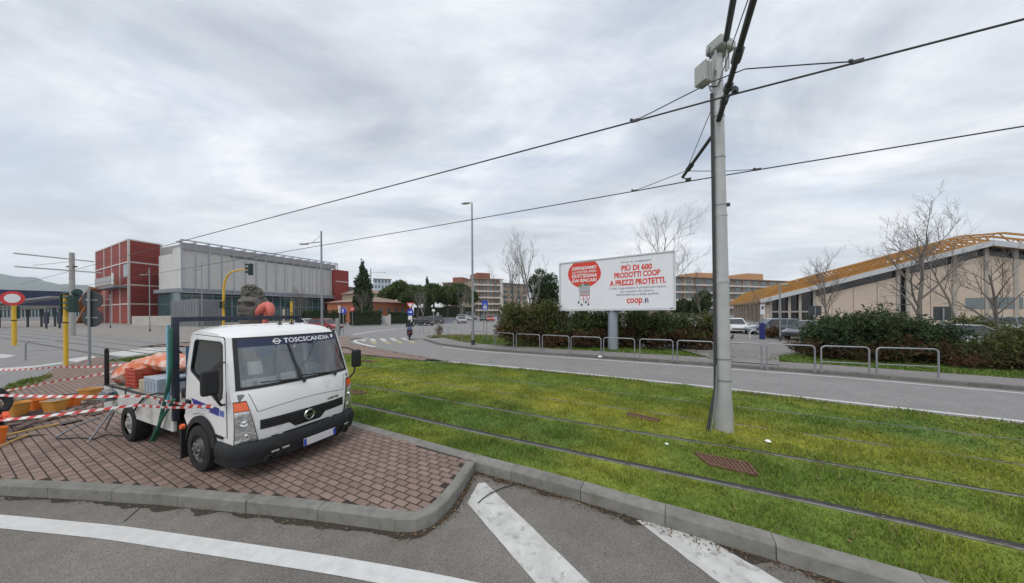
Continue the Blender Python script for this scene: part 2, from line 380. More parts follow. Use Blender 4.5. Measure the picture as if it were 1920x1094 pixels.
# ---- kerbs, each stone a piece
def kerb(name, p, w, z0, z1, L0, m, bev=.02, jit=.004, side=1):
    root = thing(name, None, None, kind='structure'); L = plen(p); s = 0; i = 0
    while s < L[-1] - .2:
        e = min(L[-1], s + L0 * random.uniform(.97, 1.03)); n = 4
        q = [pat(p, L, s + .0035 + (e - s - .007) * k / n) for k in range(n + 1)]
        dz = random.uniform(-jit, jit); dy = random.uniform(-jit, jit)
        sec = [(dy, z0), (dy + bev * .35, z1 - bev + dz), (dy + bev * 1.1, z1 + dz), (w + dy, z1 + dz), (w + dy, z0)]
        V = []; k5 = len(sec)
        for d, z in sec: V += [(x, y, z) for x, y in offs(q, d * side)]
        n1 = n + 1; F_ = [(a * n1 + j, a * n1 + j + 1, (a + 1) * n1 + j + 1, (a + 1) * n1 + j) for a in range(k5 - 1) for j in range(n)]
        F_ += [tuple(a * n1 for a in range(k5)), tuple(a * n1 + n for a in range(k5))[::-1]]
        MB().add(V, F_).build('kerb_stone', m, root)
        s = e; i += 1
    return root
kerb('island_kerb', ISLK, .14, -.05, .160, 1.0, M_KERB)
kerb('tram_bed_kerb', [p for p in KERBLINE if p[0] < 9], .2, -.05, .165, 1.0, M_KERB)
kerb('pavement_kerb', ROADEDGE_F, .16, 0, .235, 1.6, M_KERBD, jit=.006)
kerb('nose_kerb', NOSE, .16, 0, .20, 1.4, M_KERB)
# ---- brick island
IN1 = offs(ISLK, .14)
ISL = IN1 + [p for p in reversed(KERBLINE) if p[0] < -.75] + [(-22.4, 15.6), (-20.2, 13.1), (-17.2, 10.6)]
struct('brick_island', MB().flat(ISL, .1532), M_SOIL)
island = bpy.data.objects['brick_island']
BA = RAD(-26.8); BL, BW = .214, .105
def brickmesh(l, w, h):
    c = .003; mb = MB()
    mb.add([(-l/2, -w/2, 0), (l/2, -w/2, 0), (l/2, w/2, 0), (-l/2, w/2, 0), (-l/2, -w/2, h - c), (l/2, -w/2, h - c), (l/2, w/2, h - c), (-l/2, w/2, h - c),
            (-l/2 + c, -w/2 + c, h), (l/2 - c, -w/2 + c, h), (l/2 - c, w/2 - c, h), (-l/2 + c, w/2 - c, h)],
           [(0, 1, 5, 4), (1, 2, 6, 5), (2, 3, 7, 6), (3, 0, 4, 7), (4, 5, 9, 8), (5, 6, 10, 9), (6, 7, 11, 10), (7, 4, 8, 11), (8, 9, 10, 11)])
    return mb
TRENCH = [G(x, y, .15)[:2] for x, y in ((0, 802), (60, 792), (115, 782), (165, 776), (205, 760), (215, 742), (180, 738), (120, 740), (60, 748), (0, 756))] + [(-12.5, 6.2), (-11.5, 5.6)]
sites = []
ca, sa = math.cos(BA), math.sin(BA)
for r in range(-60, 200):
    for c in range(-130, 60):
        lx, ly = (c + (.5 if r % 2 else 0)) * BL, r * BW
        x, y = lx * ca - ly * sa, lx * sa + ly * ca
        if -24 < x < 0 and 3 < y < 17: sites.append((x, y))
S = np.array(sites)
ok = inpoly(S[:, 0], S[:, 1], ISL) & ~inpoly(S[:, 0], S[:, 1], TRENCH)
S = S[ok]; S = S[np.argsort(np.hypot(S[:, 0], S[:, 1]))]
# the part of the paving the photograph shows largest
u = S[:, 0] / S[:, 1] * FOC + PCX; hid = (u < -700)
S = S[~hid]
bmesh_ = brickmesh(BL - .022, BW - .014, .052).mesh('brick', M_BRICK)
for i, (x, y) in enumerate(S[:300]):
    o = link(bpy.data.objects.new('brick', bmesh_)); o.parent = island
    sink = -.0015 * (vnoise(np.array(x * 1.3), np.array(y * 1.3)) ** 2) - random.uniform(0, .001)
    o.location = (x, y, .105 + float(sink)); o.rotation_euler = (random.gauss(0, .004), random.gauss(0, .004), BA + random.gauss(0, .012))
def bricks_stuff(name, sites, parent, ang, z, l, w):
    mb = MB(); src = brickmesh(l, w, .052)
    for x, y in sites:
        a = ang + random.gauss(0, .012); c, s_ = math.cos(a), math.sin(a); tz = z - random.uniform(0, .0015); tx, ty = random.gauss(0, .004), random.gauss(0, .004)
        mb.add([(x + p[0] * c - p[1] * s_, y + p[0] * s_ + p[1] * c, tz + p[2] + p[0] * tx + p[1] * ty) for p in src.v], src.f)
    o = mb.build(name, M_BRICK, parent, fixn=False); o['kind'] = 'stuff'; return o
bricks_stuff('paving_bricks', S[300:], island, BA, .105, BL - .022, BW - .014)
# ---- far nose of the island, brick as well
NI = offs(NOSE, .15)
NOSEP = NI + [(-27, 21.4), (-20, 21.2), (-13, 18.9), (-10, 17.25), (-7.5, 15.95), (-5.2, 14.9), (-3.1, 13.95)]
struct('far_brick_island', MB().flat(NOSEP, .1785), M_SOIL)
nz = []
for r in range(0, 120):
    for c in range(-130, 20):
        lx, ly = (c + (.5 if r % 2 else 0)) * .42, r * .25
        x, y = lx * ca - ly * sa, lx * sa + ly * ca
        if -26 < x < -3 and 13 < y < 29: nz.append((x, y))
nz = np.array(nz); nz = nz[inpoly(nz[:, 0], nz[:, 1], NOSEP)]
bricks_stuff('far_paving_bricks', nz, bpy.data.objects['far_brick_island'], BA, .13, .40, .23)
# ---- road markings
LINE1 = smoothp([(-12, 4.15), (-8.5, 3.82), (-6.22, 3.58), (-4.56, 3.38), (-3.07, 3.135), (-1.81, 2.925), (-.80, 2.73), (.6, 2.4), (3, 1.6)], .15, 1)
mk = struct('edge_line', strip(MB(), LINE1, -.095, .095, .009), M_WHITE, near_road)
for q in ([(-.51, 4.29), (-.41, 4.31), (.69, 2.71), (1.10, 2.11), (.62, 2.10), (.19, 2.72), (-.605, 3.85)],
          [(1.46, 3.51), (1.80, 3.48), (1.99, 3.38), (2.45, 2.70), (2.85, 2.1), (2.3, 2.1), (1.86, 2.72)],
          [(3.3, 2.42), (3.6, 2.25), (4.1, 1.5), (3.5, 1.5)]):
    e = []
    for i in range(len(q)):
        a, b = q[i], q[(i + 1) % len(q)]; n = 14
        for k in range(n):
            t = k / n; e.append((a[0] + (b[0] - a[0]) * t + random.gauss(0, .0035), a[1] + (b[1] - a[1]) * t + random.gauss(0, .0035)))
    struct('hatch_stripe', MB().flat(e, .008), M_WORN, near_road)
fr = bpy.data.objects['far_road']
struct('edge_line', strip(MB(), ROADEDGE, .10, .24, ZF + .005), M_WHITE, fr)
struct('edge_line', strip(MB(), [p for p in offs(ROADEDGE_F, -.42)][14:], -.06, .06, ZF + .005), M_WHITE, fr)
struct('edge_line', strip(MB(), offs(NOSE, -.45)[26:52], -.12, .12, ZF + .005), M_WHITE, fr)
struct('edge_line', strip(MB(), [G(x, y, ZF)[:2] for x, y in ((662, 628), (700, 622), (745, 617), (790, 615))], -.2, .2, ZF + .006), M_WHITE, fr)
for i, (x0, x1, y) in enumerate([(671, 688, 638), (692, 707, 638.5), (711, 726, 638), (730, 746, 637.5), (751, 768, 637)]):
    struct('crossing_stripe', MB().flat([G(x0, y - 3, ZF)[:2], G(x0 + 9, y - 3, ZF)[:2], G(x1, y + 2, ZF)[:2], G(x1 - 9, y + 2, ZF)[:2]], ZF + .005), M_WORN, fr)
for i, (x0, x1, y) in enumerate([(690, 709, 643), (716, 735, 643), (741, 757, 642.5), (764, 780, 642)]):
    struct('crossing_stripe', MB().flat([G(x0, y - 3, ZF)[:2], G(x0 + 9, y - 3, ZF)[:2], G(x1, y + 2, ZF)[:2], G(x1 - 9, y + 2, ZF)[:2]], ZF + .005), M_YELP, fr)
# left carriageway: stop bar and zebra behind the island
for q in ([(0, 695), (60, 690), (118, 682), (118, 679.5), (60, 687), (0, 691)], [(118, 675), (172, 668), (200, 675), (150, 681)], [(190, 664), (250, 656), (300, 660), (235, 669)], [(255, 655), (300, 650), (336, 654), (310, 659)], [(0, 664), (30, 667), (10, 672), (0, 672)]):
    struct('crossing_stripe', MB().flat([G(x, y, ZF)[:2] for x, y in q], ZF + .005), M_WORN, fr)
# cracks in the near asphalt
M_CRACK = mat('crack_tar', (.035, .033, .03), .9)
for c in ([(232, 980), (246, 968), (258, 957), (272, 946), (282, 941)],):
    pts = [G(x, y, 0)[:2] for x, y in c]; struct('crack', strip(MB(), smoothp(pts, .05, 1), -.006, .006, .0105), M_CRACK, near_road)
# ---- plaza beyond the tracks, pavement, verges, parking
PL = [p for p in offs(R4, .8) if p[0] < -13]
struct('plaza', MB().flat(PL + [(-13.3, 18.5), (-28, 29), (-30, 45), (-46, 72), (-46, 120), (-260, 180), (-260, 140)], ZF + .006), A_PLAZA)
PAV_IN = offs(ROADEDGE_F, .16); PAV_BK = offs(ROADEDGE_F, 1.75)
struct('pavement', strip(MB(), ROADEDGE_F, .15, 1.8, .222), M_PAVE)
struct('parking_lot', MB().flat([(9, 17.5), (12.6, 14.6), (40, 0), (120, 10), (120, 120), (45, 120), (14, 60), (11, 30)], ZF + .012), A_PARK)
# ---- low hills on the skyline
def hills():
    mb = MB(); prof = [(-40, 507), (0, 516), (40, 519), (80, 526), (108, 531), (130, 530), (160, 538), (190, 541), (240, 548), (330, 556), (500, 566), (640, 572), (760, 577)]
    D = 4200.; V = []; nx = 220
    xs = np.linspace(-2200, 760, nx)
    ys = np.interp(xs, [-420] + [p[0] for p in prof], [520] + [p[1] for p in prof])
    for j, (dd, hh) in enumerate(((.86, 0.0), (.9, .35), (.95, .75), (1.0, 1.0), (1.06, .8), (1.15, 0))):
        for i, (x, y) in enumerate(zip(xs, ys)):
            p = P(x, y + random.gauss(0, .5) * (hh > .5), D); h = p.z * hh * (1 + .25 * (float(fbm(np.array(x / 40 + j), np.array(j * 1.7))) - .5))
            V.append((p.x * dd, p.y * dd, max(-2, h if 0 < hh else -2)))
    mb.add(V, [(j * nx + i, j * nx + i + 1, (j + 1) * nx + i + 1, (j + 1) * nx + i) for j in range(5) for i in range(nx - 1)])
    struct('hills', mb, mat('hill_woods', (.075, .095, .07), .95, var=.35, vs=.012))
hills()
# ---- grass
V_GRASS = vcolmat('grass_blades', .7, .35); V_TURF = vcolmat('turf', .95)
GRASS = [p for p in offs(KERBLINE, .2) if -13.5 < p[0] < 9] + [p for p in reversed(offs(ROADEDGE, -.12)) if p[0] < 17] + [(-5.2, 14.7), (-7.5, 15.75), (-10, 17.05), (-13.5, 18.8)]
TC = [((a[0] + b[0]) / 2, (a[1] + b[1]) / 2) for a, b in zip(R2, R2)]
POLE = (4.16, 5.83)
COVERS = [([(3.0, 4.87), (3.60, 4.53), (3.47, 4.20), (2.98, 4.50)], 'drain'), ([(2.66, 6.80), (3.17, 6.36), (3.0, 6.24), (2.55, 6.62)], 'drain'), ([(-4.9, 9.0), (-4.3, 8.72), (-4.45, 8.5), (-5.0, 8.8)], 'drain'), ([(-7.3, 14.6), (-6.5, 14.2), (-6.7, 13.9), (-7.5, 14.3)], 'drain')]
MID = [(-13, 15.1), (-5.9, 11.3), (-1, 8.9), (2.5, 6.95), (4.3, 5.85), (6, 4.95), (9, 3.4), (13, 1.3)]
def grasscol(x, y):
    n1 = fbm(x * .9 + 3, y * .9, 4); n2 = fbm(x * 3.1, y * 3.1 + 9, 3); n3 = fbm(x * .35 + 8, y * .35, 3)
    dm = dist_poly(x, y, MID)
    yel = np.clip(1.2 - dm / 1.15, 0, 1) * .62 + np.clip((n1 - .44) * 3.0, 0, 1) * .5
    yel = np.clip(yel * (.35 + 1.1 * n2), 0, 1)
    g = np.array([.215, .300, .054]); dk = np.array([.120, .222, .050]); ye = np.array([.45, .44, .065]); br = np.array([.15, .105, .05])
    c = g + (dk - g) * np.clip((n3 - .45) * 4, 0, 1)[..., None] * .8
    c = c + (ye - c) * yel[..., None]
    de = dist_poly(x, y, ROADEDGE); dry = np.clip(1 - de / .7, 0, 1) * np.clip((n2 - .35) * 3, 0, 1)
    return c + (br - c) * (dry * .75)[..., None]
def turf():
    st = .09; xs = np.arange(-13.6, 17, st); ys = np.arange(-1.5, 19.2, st); X, Y = np.meshgrid(xs, ys); x = X.ravel(); y = Y.ravel()
    ins = inpoly(x, y, GRASS).reshape(X.shape)
    z = .118 + .03 * (fbm(x * 1.7, y * 1.7, 3) - .5); nx = len(xs)
    F_ = [(j * nx + i, j * nx + i + 1, (j + 1) * nx + i + 1, (j + 1) * nx + i) for j in range(len(ys) - 1) for i in range(nx - 1) if ins[j, i] or ins[j, i + 1] or ins[j + 1, i] or ins[j + 1, i + 1]]
    for p in (R1, R2, R3, R4): z = np.where(dist_poly(x, y, p) < .2, np.minimum(z, .112), z)
    z = np.where(inpoly(x, y, GRASS), z, .06)
    o = npmesh('grass_bed', np.stack([x, y, z], 1), np.array(F_), V_TURF, grasscol(x, y) * (.42 + .5 * fbm(x * 7, y * 7, 2))[:, None], k=4); o['kind'] = 'structure'
    return o
bed = turf()
def blades(poly, dens_fn, box, name, colfn, zfn, hmul=1.0, excl=True):
    x0, x1, y0, y1 = box; area = (x1 - x0) * (y1 - y0); n = int(area * 3400)
    x = rng.uniform(x0, x1, n); y = rng.uniform(y0, y1, n)
    d = np.hypot(x, y); keep = rng.random(n) < dens_fn(d) / 3400
    keep &= (np.abs(x) < y * 1.85 + .5) & (y > 1.2)
    x, y, d = x[keep], y[keep], d[keep]
    k = inpoly(x, y, poly)
    if excl:
        for p, e_ in ((R1, .058), (R2, .03), (R3, .006), (R4, .014)): k &= dist_poly(x, y, p) > e_
        k &= (dist_poly(x, y, offs(R1, .05)) > .060) & (dist_poly(x, y, offs(R2, .04)) > .038)
        for q, _ in COVERS: k &= ~inpoly(x, y, q)
        k &= np.hypot(x - POLE[0], y - POLE[1]) > .17
    x, y, d = x[k], y[k], d[k]; n = len(x)
    cl = fbm(x * 2.6, y * 2.6, 4); L = rng.uniform(.02, .065, n) * (1 + .022 * d) * hmul * (.75 + 2.4 * np.clip(cl - .38, 0, 1)); w = .0035 + .0011 * d
    if excl:
        near = np.min([dist_poly(x, y, p) for p in (R1, R2, R3, R4)], axis=0); L *= np.clip(.5 + near * 2.2, .5, 1)
    a = rng.uniform(0, 2 * math.pi, n); b = rng.uniform(0, 2 * math.pi, n); ln = rng.uniform(.1, .75, n) * L
    z = zfn(x, y); dx, dy = np.cos(a) * w, np.sin(a) * w
    V = np.empty((n, 3, 3)); V[:, 0] = np.stack([x - dx, y - dy, z], 1); V[:, 1] = np.stack([x + dx, y + dy, z], 1); V[:, 2] = np.stack([x + np.cos(b) * ln, y + np.sin(b) * ln, z + L], 1)
    c = colfn(x, y) * rng.uniform(.6, 1.45, n)[:, None]; dr = rng.random(n) < .07; c[dr] = np.array([.42, .33, .16]) * rng.uniform(.6, 1.2, dr.sum())[:, None]; c3 = np.repeat(c[:, None], 3, 1); c3[:, :2] *= .85
    o = npmesh(name, V.reshape(-1, 3), np.arange(n * 3).reshape(-1, 3), V_GRASS, c3.reshape(-1, 3)); return o
g = blades(GRASS, lambda d: np.where(d < 6, 3400, np.where(d < 9, 2300, np.where(d < 14, 1100, 420))), (-13.5, 15, 1.2, 19), 'grass', grasscol, lambda x, y: .105 + .03 * (fbm(x * 1.7, y * 1.7, 3) - .5))
tag(g, 'short green and yellowish grass growing over the tram bed', 'grass', kind='stuff')
# verge behind the pavement
VERGE = [p for p in PAV_BK] + [(40, -3), (40, 3), (16, 15), (12.6, 14.6), (11.6, 14.4), (10.6, 15.5), (8.5, 17.8), (6, 21), (2, 25), (-3.5, 29.5), (-7, 29.2), (-8.2, 27.5)]
DRIVE = [(9.6, 12.4), (11.1, 11.4), (12.8, 14.4), (11.4, 16.5)]
def verge():
    st = .3; xs = np.arange(-9, 34, st); ys = np.arange(-2, 30, st); X, Y = np.meshgrid(xs, ys); x = X.ravel(); y = Y.ravel(); ins = inpoly(x, y, VERGE).reshape(X.shape); nx = len(xs)
    F_ = [(j * nx + i, j * nx + i + 1, (j + 1) * nx + i + 1, (j + 1) * nx + i) for j in range(len(ys) - 1) for i in range(nx - 1) if ins[j, i] and ins[j, i + 1] and ins[j + 1, i] and ins[j + 1, i + 1]]
    z = .215 + .04 * (fbm(x, y, 3) - .5)
    o = npmesh('verge', np.stack([x, y, z], 1), np.array(F_), V_TURF, vergecol(x, y) * .85, k=4); o['kind'] = 'structure'
def vergecol(x, y):
    n1 = fbm(x * .5 + 1, y * .5, 4); n2 = fbm(x * 2, y * 2, 3); c = np.array([.11, .18, .03]) * (.7 + .6 * n2)[..., None]
    dry = np.clip((n1 - .42) * 4, 0, 1) * np.clip((1.5 - x) / 3, 0, 1)
    return c + (np.array([.30, .25, .12]) - c) * (dry * .8)[..., None]
verge()
g = blades(VERGE, lambda d: np.where(d < 16, 420, 200), (-8, 22, 7, 29), 'verge_grass', vergecol, lambda x, y: .2 + .04 * (fbm(x, y, 3) - .5), 1.1, False)
tag(g, 'bright green and straw coloured grass behind the roadside pavement', 'grass', kind='stuff')
struct('driveway', MB().flat([(9.15, 13.0), (10.75, 11.9), (12.9, 14.3), (14, 17), (10, 20)], .252), A_PARK)
# dark grime in the gutters, its edge ragged
def gutter(p, s0, s1, w):
    L = plen(p); n = int((s1 - s0) / .05); q = [pat(p, L, s0 + (s1 - s0) * k / n) for k in range(n + 1)]; a = offs(q, .01); ww = fbm(np.arange(len(q)) * .16 + s0, np.zeros(len(q)), 4); b = [offs(q, -w * max(.02, float(ww[k]) * 2 - .45) - .006)[k] for k in range(len(q))]; m = len(q)
    struct('gutter_grime', MB().add([(x, y, .0068) for x, y in a] + [(x, y, .0068) for x, y in b], [(m + i, m + i + 1, i + 1, i) for i in range(m - 1)]), mat('grime', (.05, .042, .032), .95, var=.4, vs=25), near_road)
gutter(ISLK, 4, plen(ISLK)[-1] - .1, .09); gutter(KERBLINE, 24.9, 33, .12)
# little tuft patch and weeds on the left
PATCH = [G(x, y, .15)[:2] for x, y in ((195, 678), (330, 660), (330, 672), (250, 680))]
PATCH2 = [G(x, y, .15)[:2] for x, y in ((5, 742), (60, 726), (100, 706), (96, 702), (50, 712), (10, 724))]
for q, lab in ((PATCH, 'small patch of green grass beside the zebra behind the truck'), (PATCH2, 'weedy grass strip along the far edge of the brick island')):
    xs = [p[0] for p in q]; ys = [p[1] for p in q]
    g = blades(q, lambda d: np.full(d.shape, 420.), (min(xs), max(xs), min(ys), max(ys)), 'grass', lambda x, y: vergecol(x + 9, y), lambda x, y: .13 + 0 * x, 1.2, False)
    tag(g, lab, 'grass', kind='stuff')
# drain covers in the grass
M_RUST = mat('rusty_cast_iron', (.16, .085, .055), .85, .2, var=.3, vs=14, bump=.3, bs=60)
NAMES = ('rusty drain grate in the grass nearest the camera', 'rusty drain grate in the yellow grass left of the tram pole', 'rusty drain grate in the grass close to the truck bumper', 'rusty drain grate at the far edge of the grass near the brick nose')
for (q, _), lab in zip(COVERS, NAMES):
    q = [Vector((*p, .142)) for p in q]; c = sum(q, Vector()) / 4
    t = thing('drain_grate', lab, 'drain', c, group='drain grates in the grass')
    fr_ = MB()
    for i in range(4): fr_.bar(q[i] - c, q[(i + 1) % 4] - c, .035, .03)
    fr_.build('frame', M_RUST, t)
    n = 11
    for k in range(1, n):
        s_ = k / n; a = q[0].lerp(q[1], s_) - c; b = q[3].lerp(q[2], s_) - c; MB().bar(a, b, .034, .018).build('slat', M_RUST, t)
    MB().add([p - c - Vector((0, 0, .006)) for p in q], [(0, 1, 2, 3)]).build('pit', mat('rusty_pit', (.10, .06, .042), .9, var=.3, vs=12), t)
# leaf litter by the kerbs
def litter():
    n = 1500; V = []; F_ = []; L = plen(KERBLINE); s0 = 26.0
    for i in range(n):
        if i % 3 == 0:
            L2 = plen(ISLK); s = random.uniform(L2[-1] - 9.5 if i % 2 else L2[-1] - 1.6, L2[-1]); x, y = pat(ISLK, L2, s); d = -abs(random.gauss(0, .05)) - .012; a = pat(ISLK, L2, s - .05); 
        else:
            s = random.uniform(24.8, 31.5) if i % 4 else random.uniform(24.8, 27); x, y = pat(KERBLINE, L, s); d = -abs(random.gauss(0, .07)) - .012; a = pat(KERBLINE, L, s - .05)
            if x < -.5: continue
        dx, dy = x - a[0], y - a[1]; l = math.hypot(dx, dy) or 1
        x, y = x - dy / l * d, y + dx / l * d; r = random.uniform(.006, .018); t = random.uniform(0, 6.3); z = .012 + random.uniform(0, .012)
        b = len(V); V += [(x + r * math.cos(t), y + r * math.sin(t), z), (x + .6 * r * math.cos(t + 1.6), y + .6 * r * math.sin(t + 1.6), z + random.uniform(0, .01)), (x - r * math.cos(t), y - r * math.sin(t), z), (x + .6 * r * math.cos(t - 1.6), y + .6 * r * math.sin(t - 1.6), z + random.uniform(0, .01))]
        F_.append((b, b + 1, b + 2, b + 3))
    pal = np.array([[.16, .09, .05], [.09, .055, .035], [.22, .14, .08], [.11, .06, .04], [.25, .2, .14]])
    c = np.repeat(pal[rng.integers(0, 5, len(F_))], 4, 0)
    o = npmesh('leaf_litter', np.array(V), np.array(F_), vcolmat('dead_leaves', .9), c, k=4)
    tag(o, 'brown dead leaves and grit gathered along the near kerbs', 'leaves', kind='stuff')
    n = 2600; x = rng.uniform(-8, 13, n); y = rng.uniform(2, 15, n); k = inpoly(x, y, GRASS) & (fbm(x * 1.1, y * 1.1, 3) > .46); x, y = x[k], y[k]; n = len(x); r = rng.uniform(.008, .024, n); t = rng.uniform(0, 6.28, n); z = rng.uniform(.135, .16, n)
    V = np.stack([np.stack([x + r * f * np.cos(t + a), y + r * f * np.sin(t + a), z + rng.uniform(0, .012, n)], 1) for f, a in ((1, 0), (.6, 1.6), (1, 3.14), (.6, -1.6))], 1).reshape(-1, 3)
    o = npmesh('fallen_leaves', V, np.arange(n * 4).reshape(-1, 4), MATS['dead_leaves'], np.repeat(pal[rng.integers(0, 5, n)], 4, 0), k=4)
    tag(o, 'scattered brown leaves and bits lying in the tram bed grass', 'leaves', kind='stuff')
litter()
# ================================================================== THE TRUCK
M_CABW = mat('truck_white_paint', (.80, .80, .79), .32, coat=.5, var=.035, vs=3, dirt=(.58, .56, .52), ds=3.1, dt=.60)
M_BEDW = mat('bed_dirty_white', (.55, .545, .52), .6, var=.12, vs=3, dirt=(.33, .31, .27), ds=2.8, dt=.55)
M_BLKPL = mat('black_plastic', (.012, .0125, .014), .55, var=.15, vs=8)
M_GRYPL = mat('dark_grey_plastic', (.020, .021, .023), .6, spec=.3, var=.25, vs=5, dirt=(.075, .07, .062), ds=3.5, dt=.60)
M_NAVYST = mat('navy_steel', (.03, .036, .055), .5, .2, var=.2, vs=6)
M_TYRE = mat('tyre_rubber', (.016, .0155, .015), .85, var=.25, vs=8, bump=.2, bs=60)
M_RIM = mat('painted_steel_rim', (.10, .098, .095), .55, .3, var=.2, vs=9)
M_RIML = mat('light_steel_rim', (.36, .355, .34), .6, .2, var=.2, vs=9)
M_CHROME = mat('chrome', (.75, .76, .78), .12, 1.0)
M_ORANGE_L = mat('orange_lens', (.85, .13, .02), .18, coat=.6, var=.2, vs=40)
M_LENS = mat('headlamp_reflector', (.62, .63, .63), .14, .75, var=.45, vs=22)
M_BLUE = mat('blue_vinyl', (.025, .035, .26), .4)
M_NAVYV = mat('navy_sunstrip', (.018, .028, .075), .35)
M_TXTW = mat('white_vinyl', (.82, .82, .82), .5)
M_GLASS = glassmat('cab_glass', (.85, .92, .89), .58)
M_PAPER = mat('paper', (.86, .88, .88), .8, var=.08, vs=14)
M_SEAT = mat('seat_cloth', (.20, .205, .21), .9, var=.2, vs=10)
M_DASH = mat('dashboard_grey', (.24, .25, .25), .7, var=.15, vs=6)
M_GAP = mat('panel_gap', (.012, .012, .012), .9)
TPSI = RAD(-24); TO = Vector((-3.296, 4.816, .15))
truck = thing('flatbed_truck', 'white flatbed truck parked on the brick island with tools on its bed', 'truck', TO, TPSI)
def TW(x, y, z): return TO + Matrix.Rotation(TPSI, 3, 'Z') @ Vector((x, y, z))
HW = lambda z: .90 if z < 1.25 else .90 - .075 * min(1, (z - 1.25) / .85)
PROF = [(-.075, .48), (-.06, .60), (-.055, .72), (-.06, .86), (-.075, 1.0), (-.10, 1.12), (-.135, 1.225), (-.15, 1.25), (-.225, 1.5), (-.305, 1.75), (-.385, 1.99), (-.43, 2.045), (-.53, 2.095), (-.70, 2.13), (-.95, 2.15), (-1.3, 2.155), (-1.56, 2.145), (-1.64, 2.10), (-1.672, 2.0), (-1.69, 1.5), (-1.69, .78)]
PZ = [p[1] for p in PROF]
def cabpt(k, t):          # k = float row index, t in -1..1
    i = min(int(k), len(PROF) - 2); f = k - i; x = PROF[i][0] + (PROF[i + 1][0] - PROF[i][0]) * f; z = PROF[i][1] + (PROF[i + 1][1] - PROF[i][1]) * f
    a = abs(t); front = 1.0 if i < 12 else max(0, 1 - (k - 12) / 2.5); top = 1 if 11 <= i <= 17 else 0
    if 11 <= i <= 17: z2 = z - .085 * a ** 5
    else: z2 = z
    x2 = x - .17 * a ** 3.4 * front + (.04 * a ** 4 if i >= 17 else 0)
    return Vector((x2, t * HW(z), z2))
def frow(z):               # row index on the front for a height
    for i in range(12):
        if PROF[i][1] <= z <= PROF[i + 1][1]: return i + (z - PROF[i][1]) / (PROF[i + 1][1] - PROF[i][1])
    return 0
def fpt(y, z, off=.0):     # a point on the front skin, lifted off outward
    k = frow(z); p = cabpt(k, y / HW(z)); q = cabpt(k, (y + .01) / HW(z)); r = cabpt(min(k + .05, 11.9), y / HW(z))
    n = (q - p).cross(r - p).normalized(); n = n if n.x > 0 else -n
    return p + n * off
TS = sorted(set([-1, -.97, -.94, -.9, -.84, -.76, -.66, -.5, -.33, -.16, 0, .16, .33, .5, .66, .76, .84, .9, .94, .97, 1]))
def skin():
    mb = MB(); nr = len(PROF); nc = len(TS)
    V = [cabpt(i, t) for i in range(nr) for t in TS]; F_ = []
    for i in range(nr - 1):
        for j in range(nc - 1):
            if 7 <= i <= 9 and 2 <= j <= nc - 4: continue         # windscreen opening
            if i == 18 and 4 <= j <= nc - 6: continue              # rear window
            F_.append((i * nc + j, i * nc + j + 1, (i + 1) * nc + j + 1, (i + 1) * nc + j))
    mb.add(V, F_)
    return mb
cab = skin().build('cab', M_CABW, truck, smooth=.9)
def sidey(z, s): return s * HW(z)
ARC = [(-1.1 + .47 * math.cos(RAD(a)), .35 + .47 * math.sin(RAD(a))) for a in range(158, 20, -9)]
WIN = [(-1.46, 1.50), (-1.43, 1.91), (-1.39, 1.945), (-.66, 1.93), (-.60, 1.89), (-.47, 1.30), (-.48, 1.16), (-.56, 1.10), (-.66, 1.11), (-1.43, 1.46)]
DOOR = [(-1.55, .83), (-1.57, 1.4), (-1.53, 2.0), (-1.48, 2.03), (-.62, 2.005), (-.57, 1.97), (-.385, 1.22), (-.37, .60), (-.62, .60), (-.72, .72), (-.84, .80), (-1.0, .845), (-1.2, .845), (-1.38, .80)]
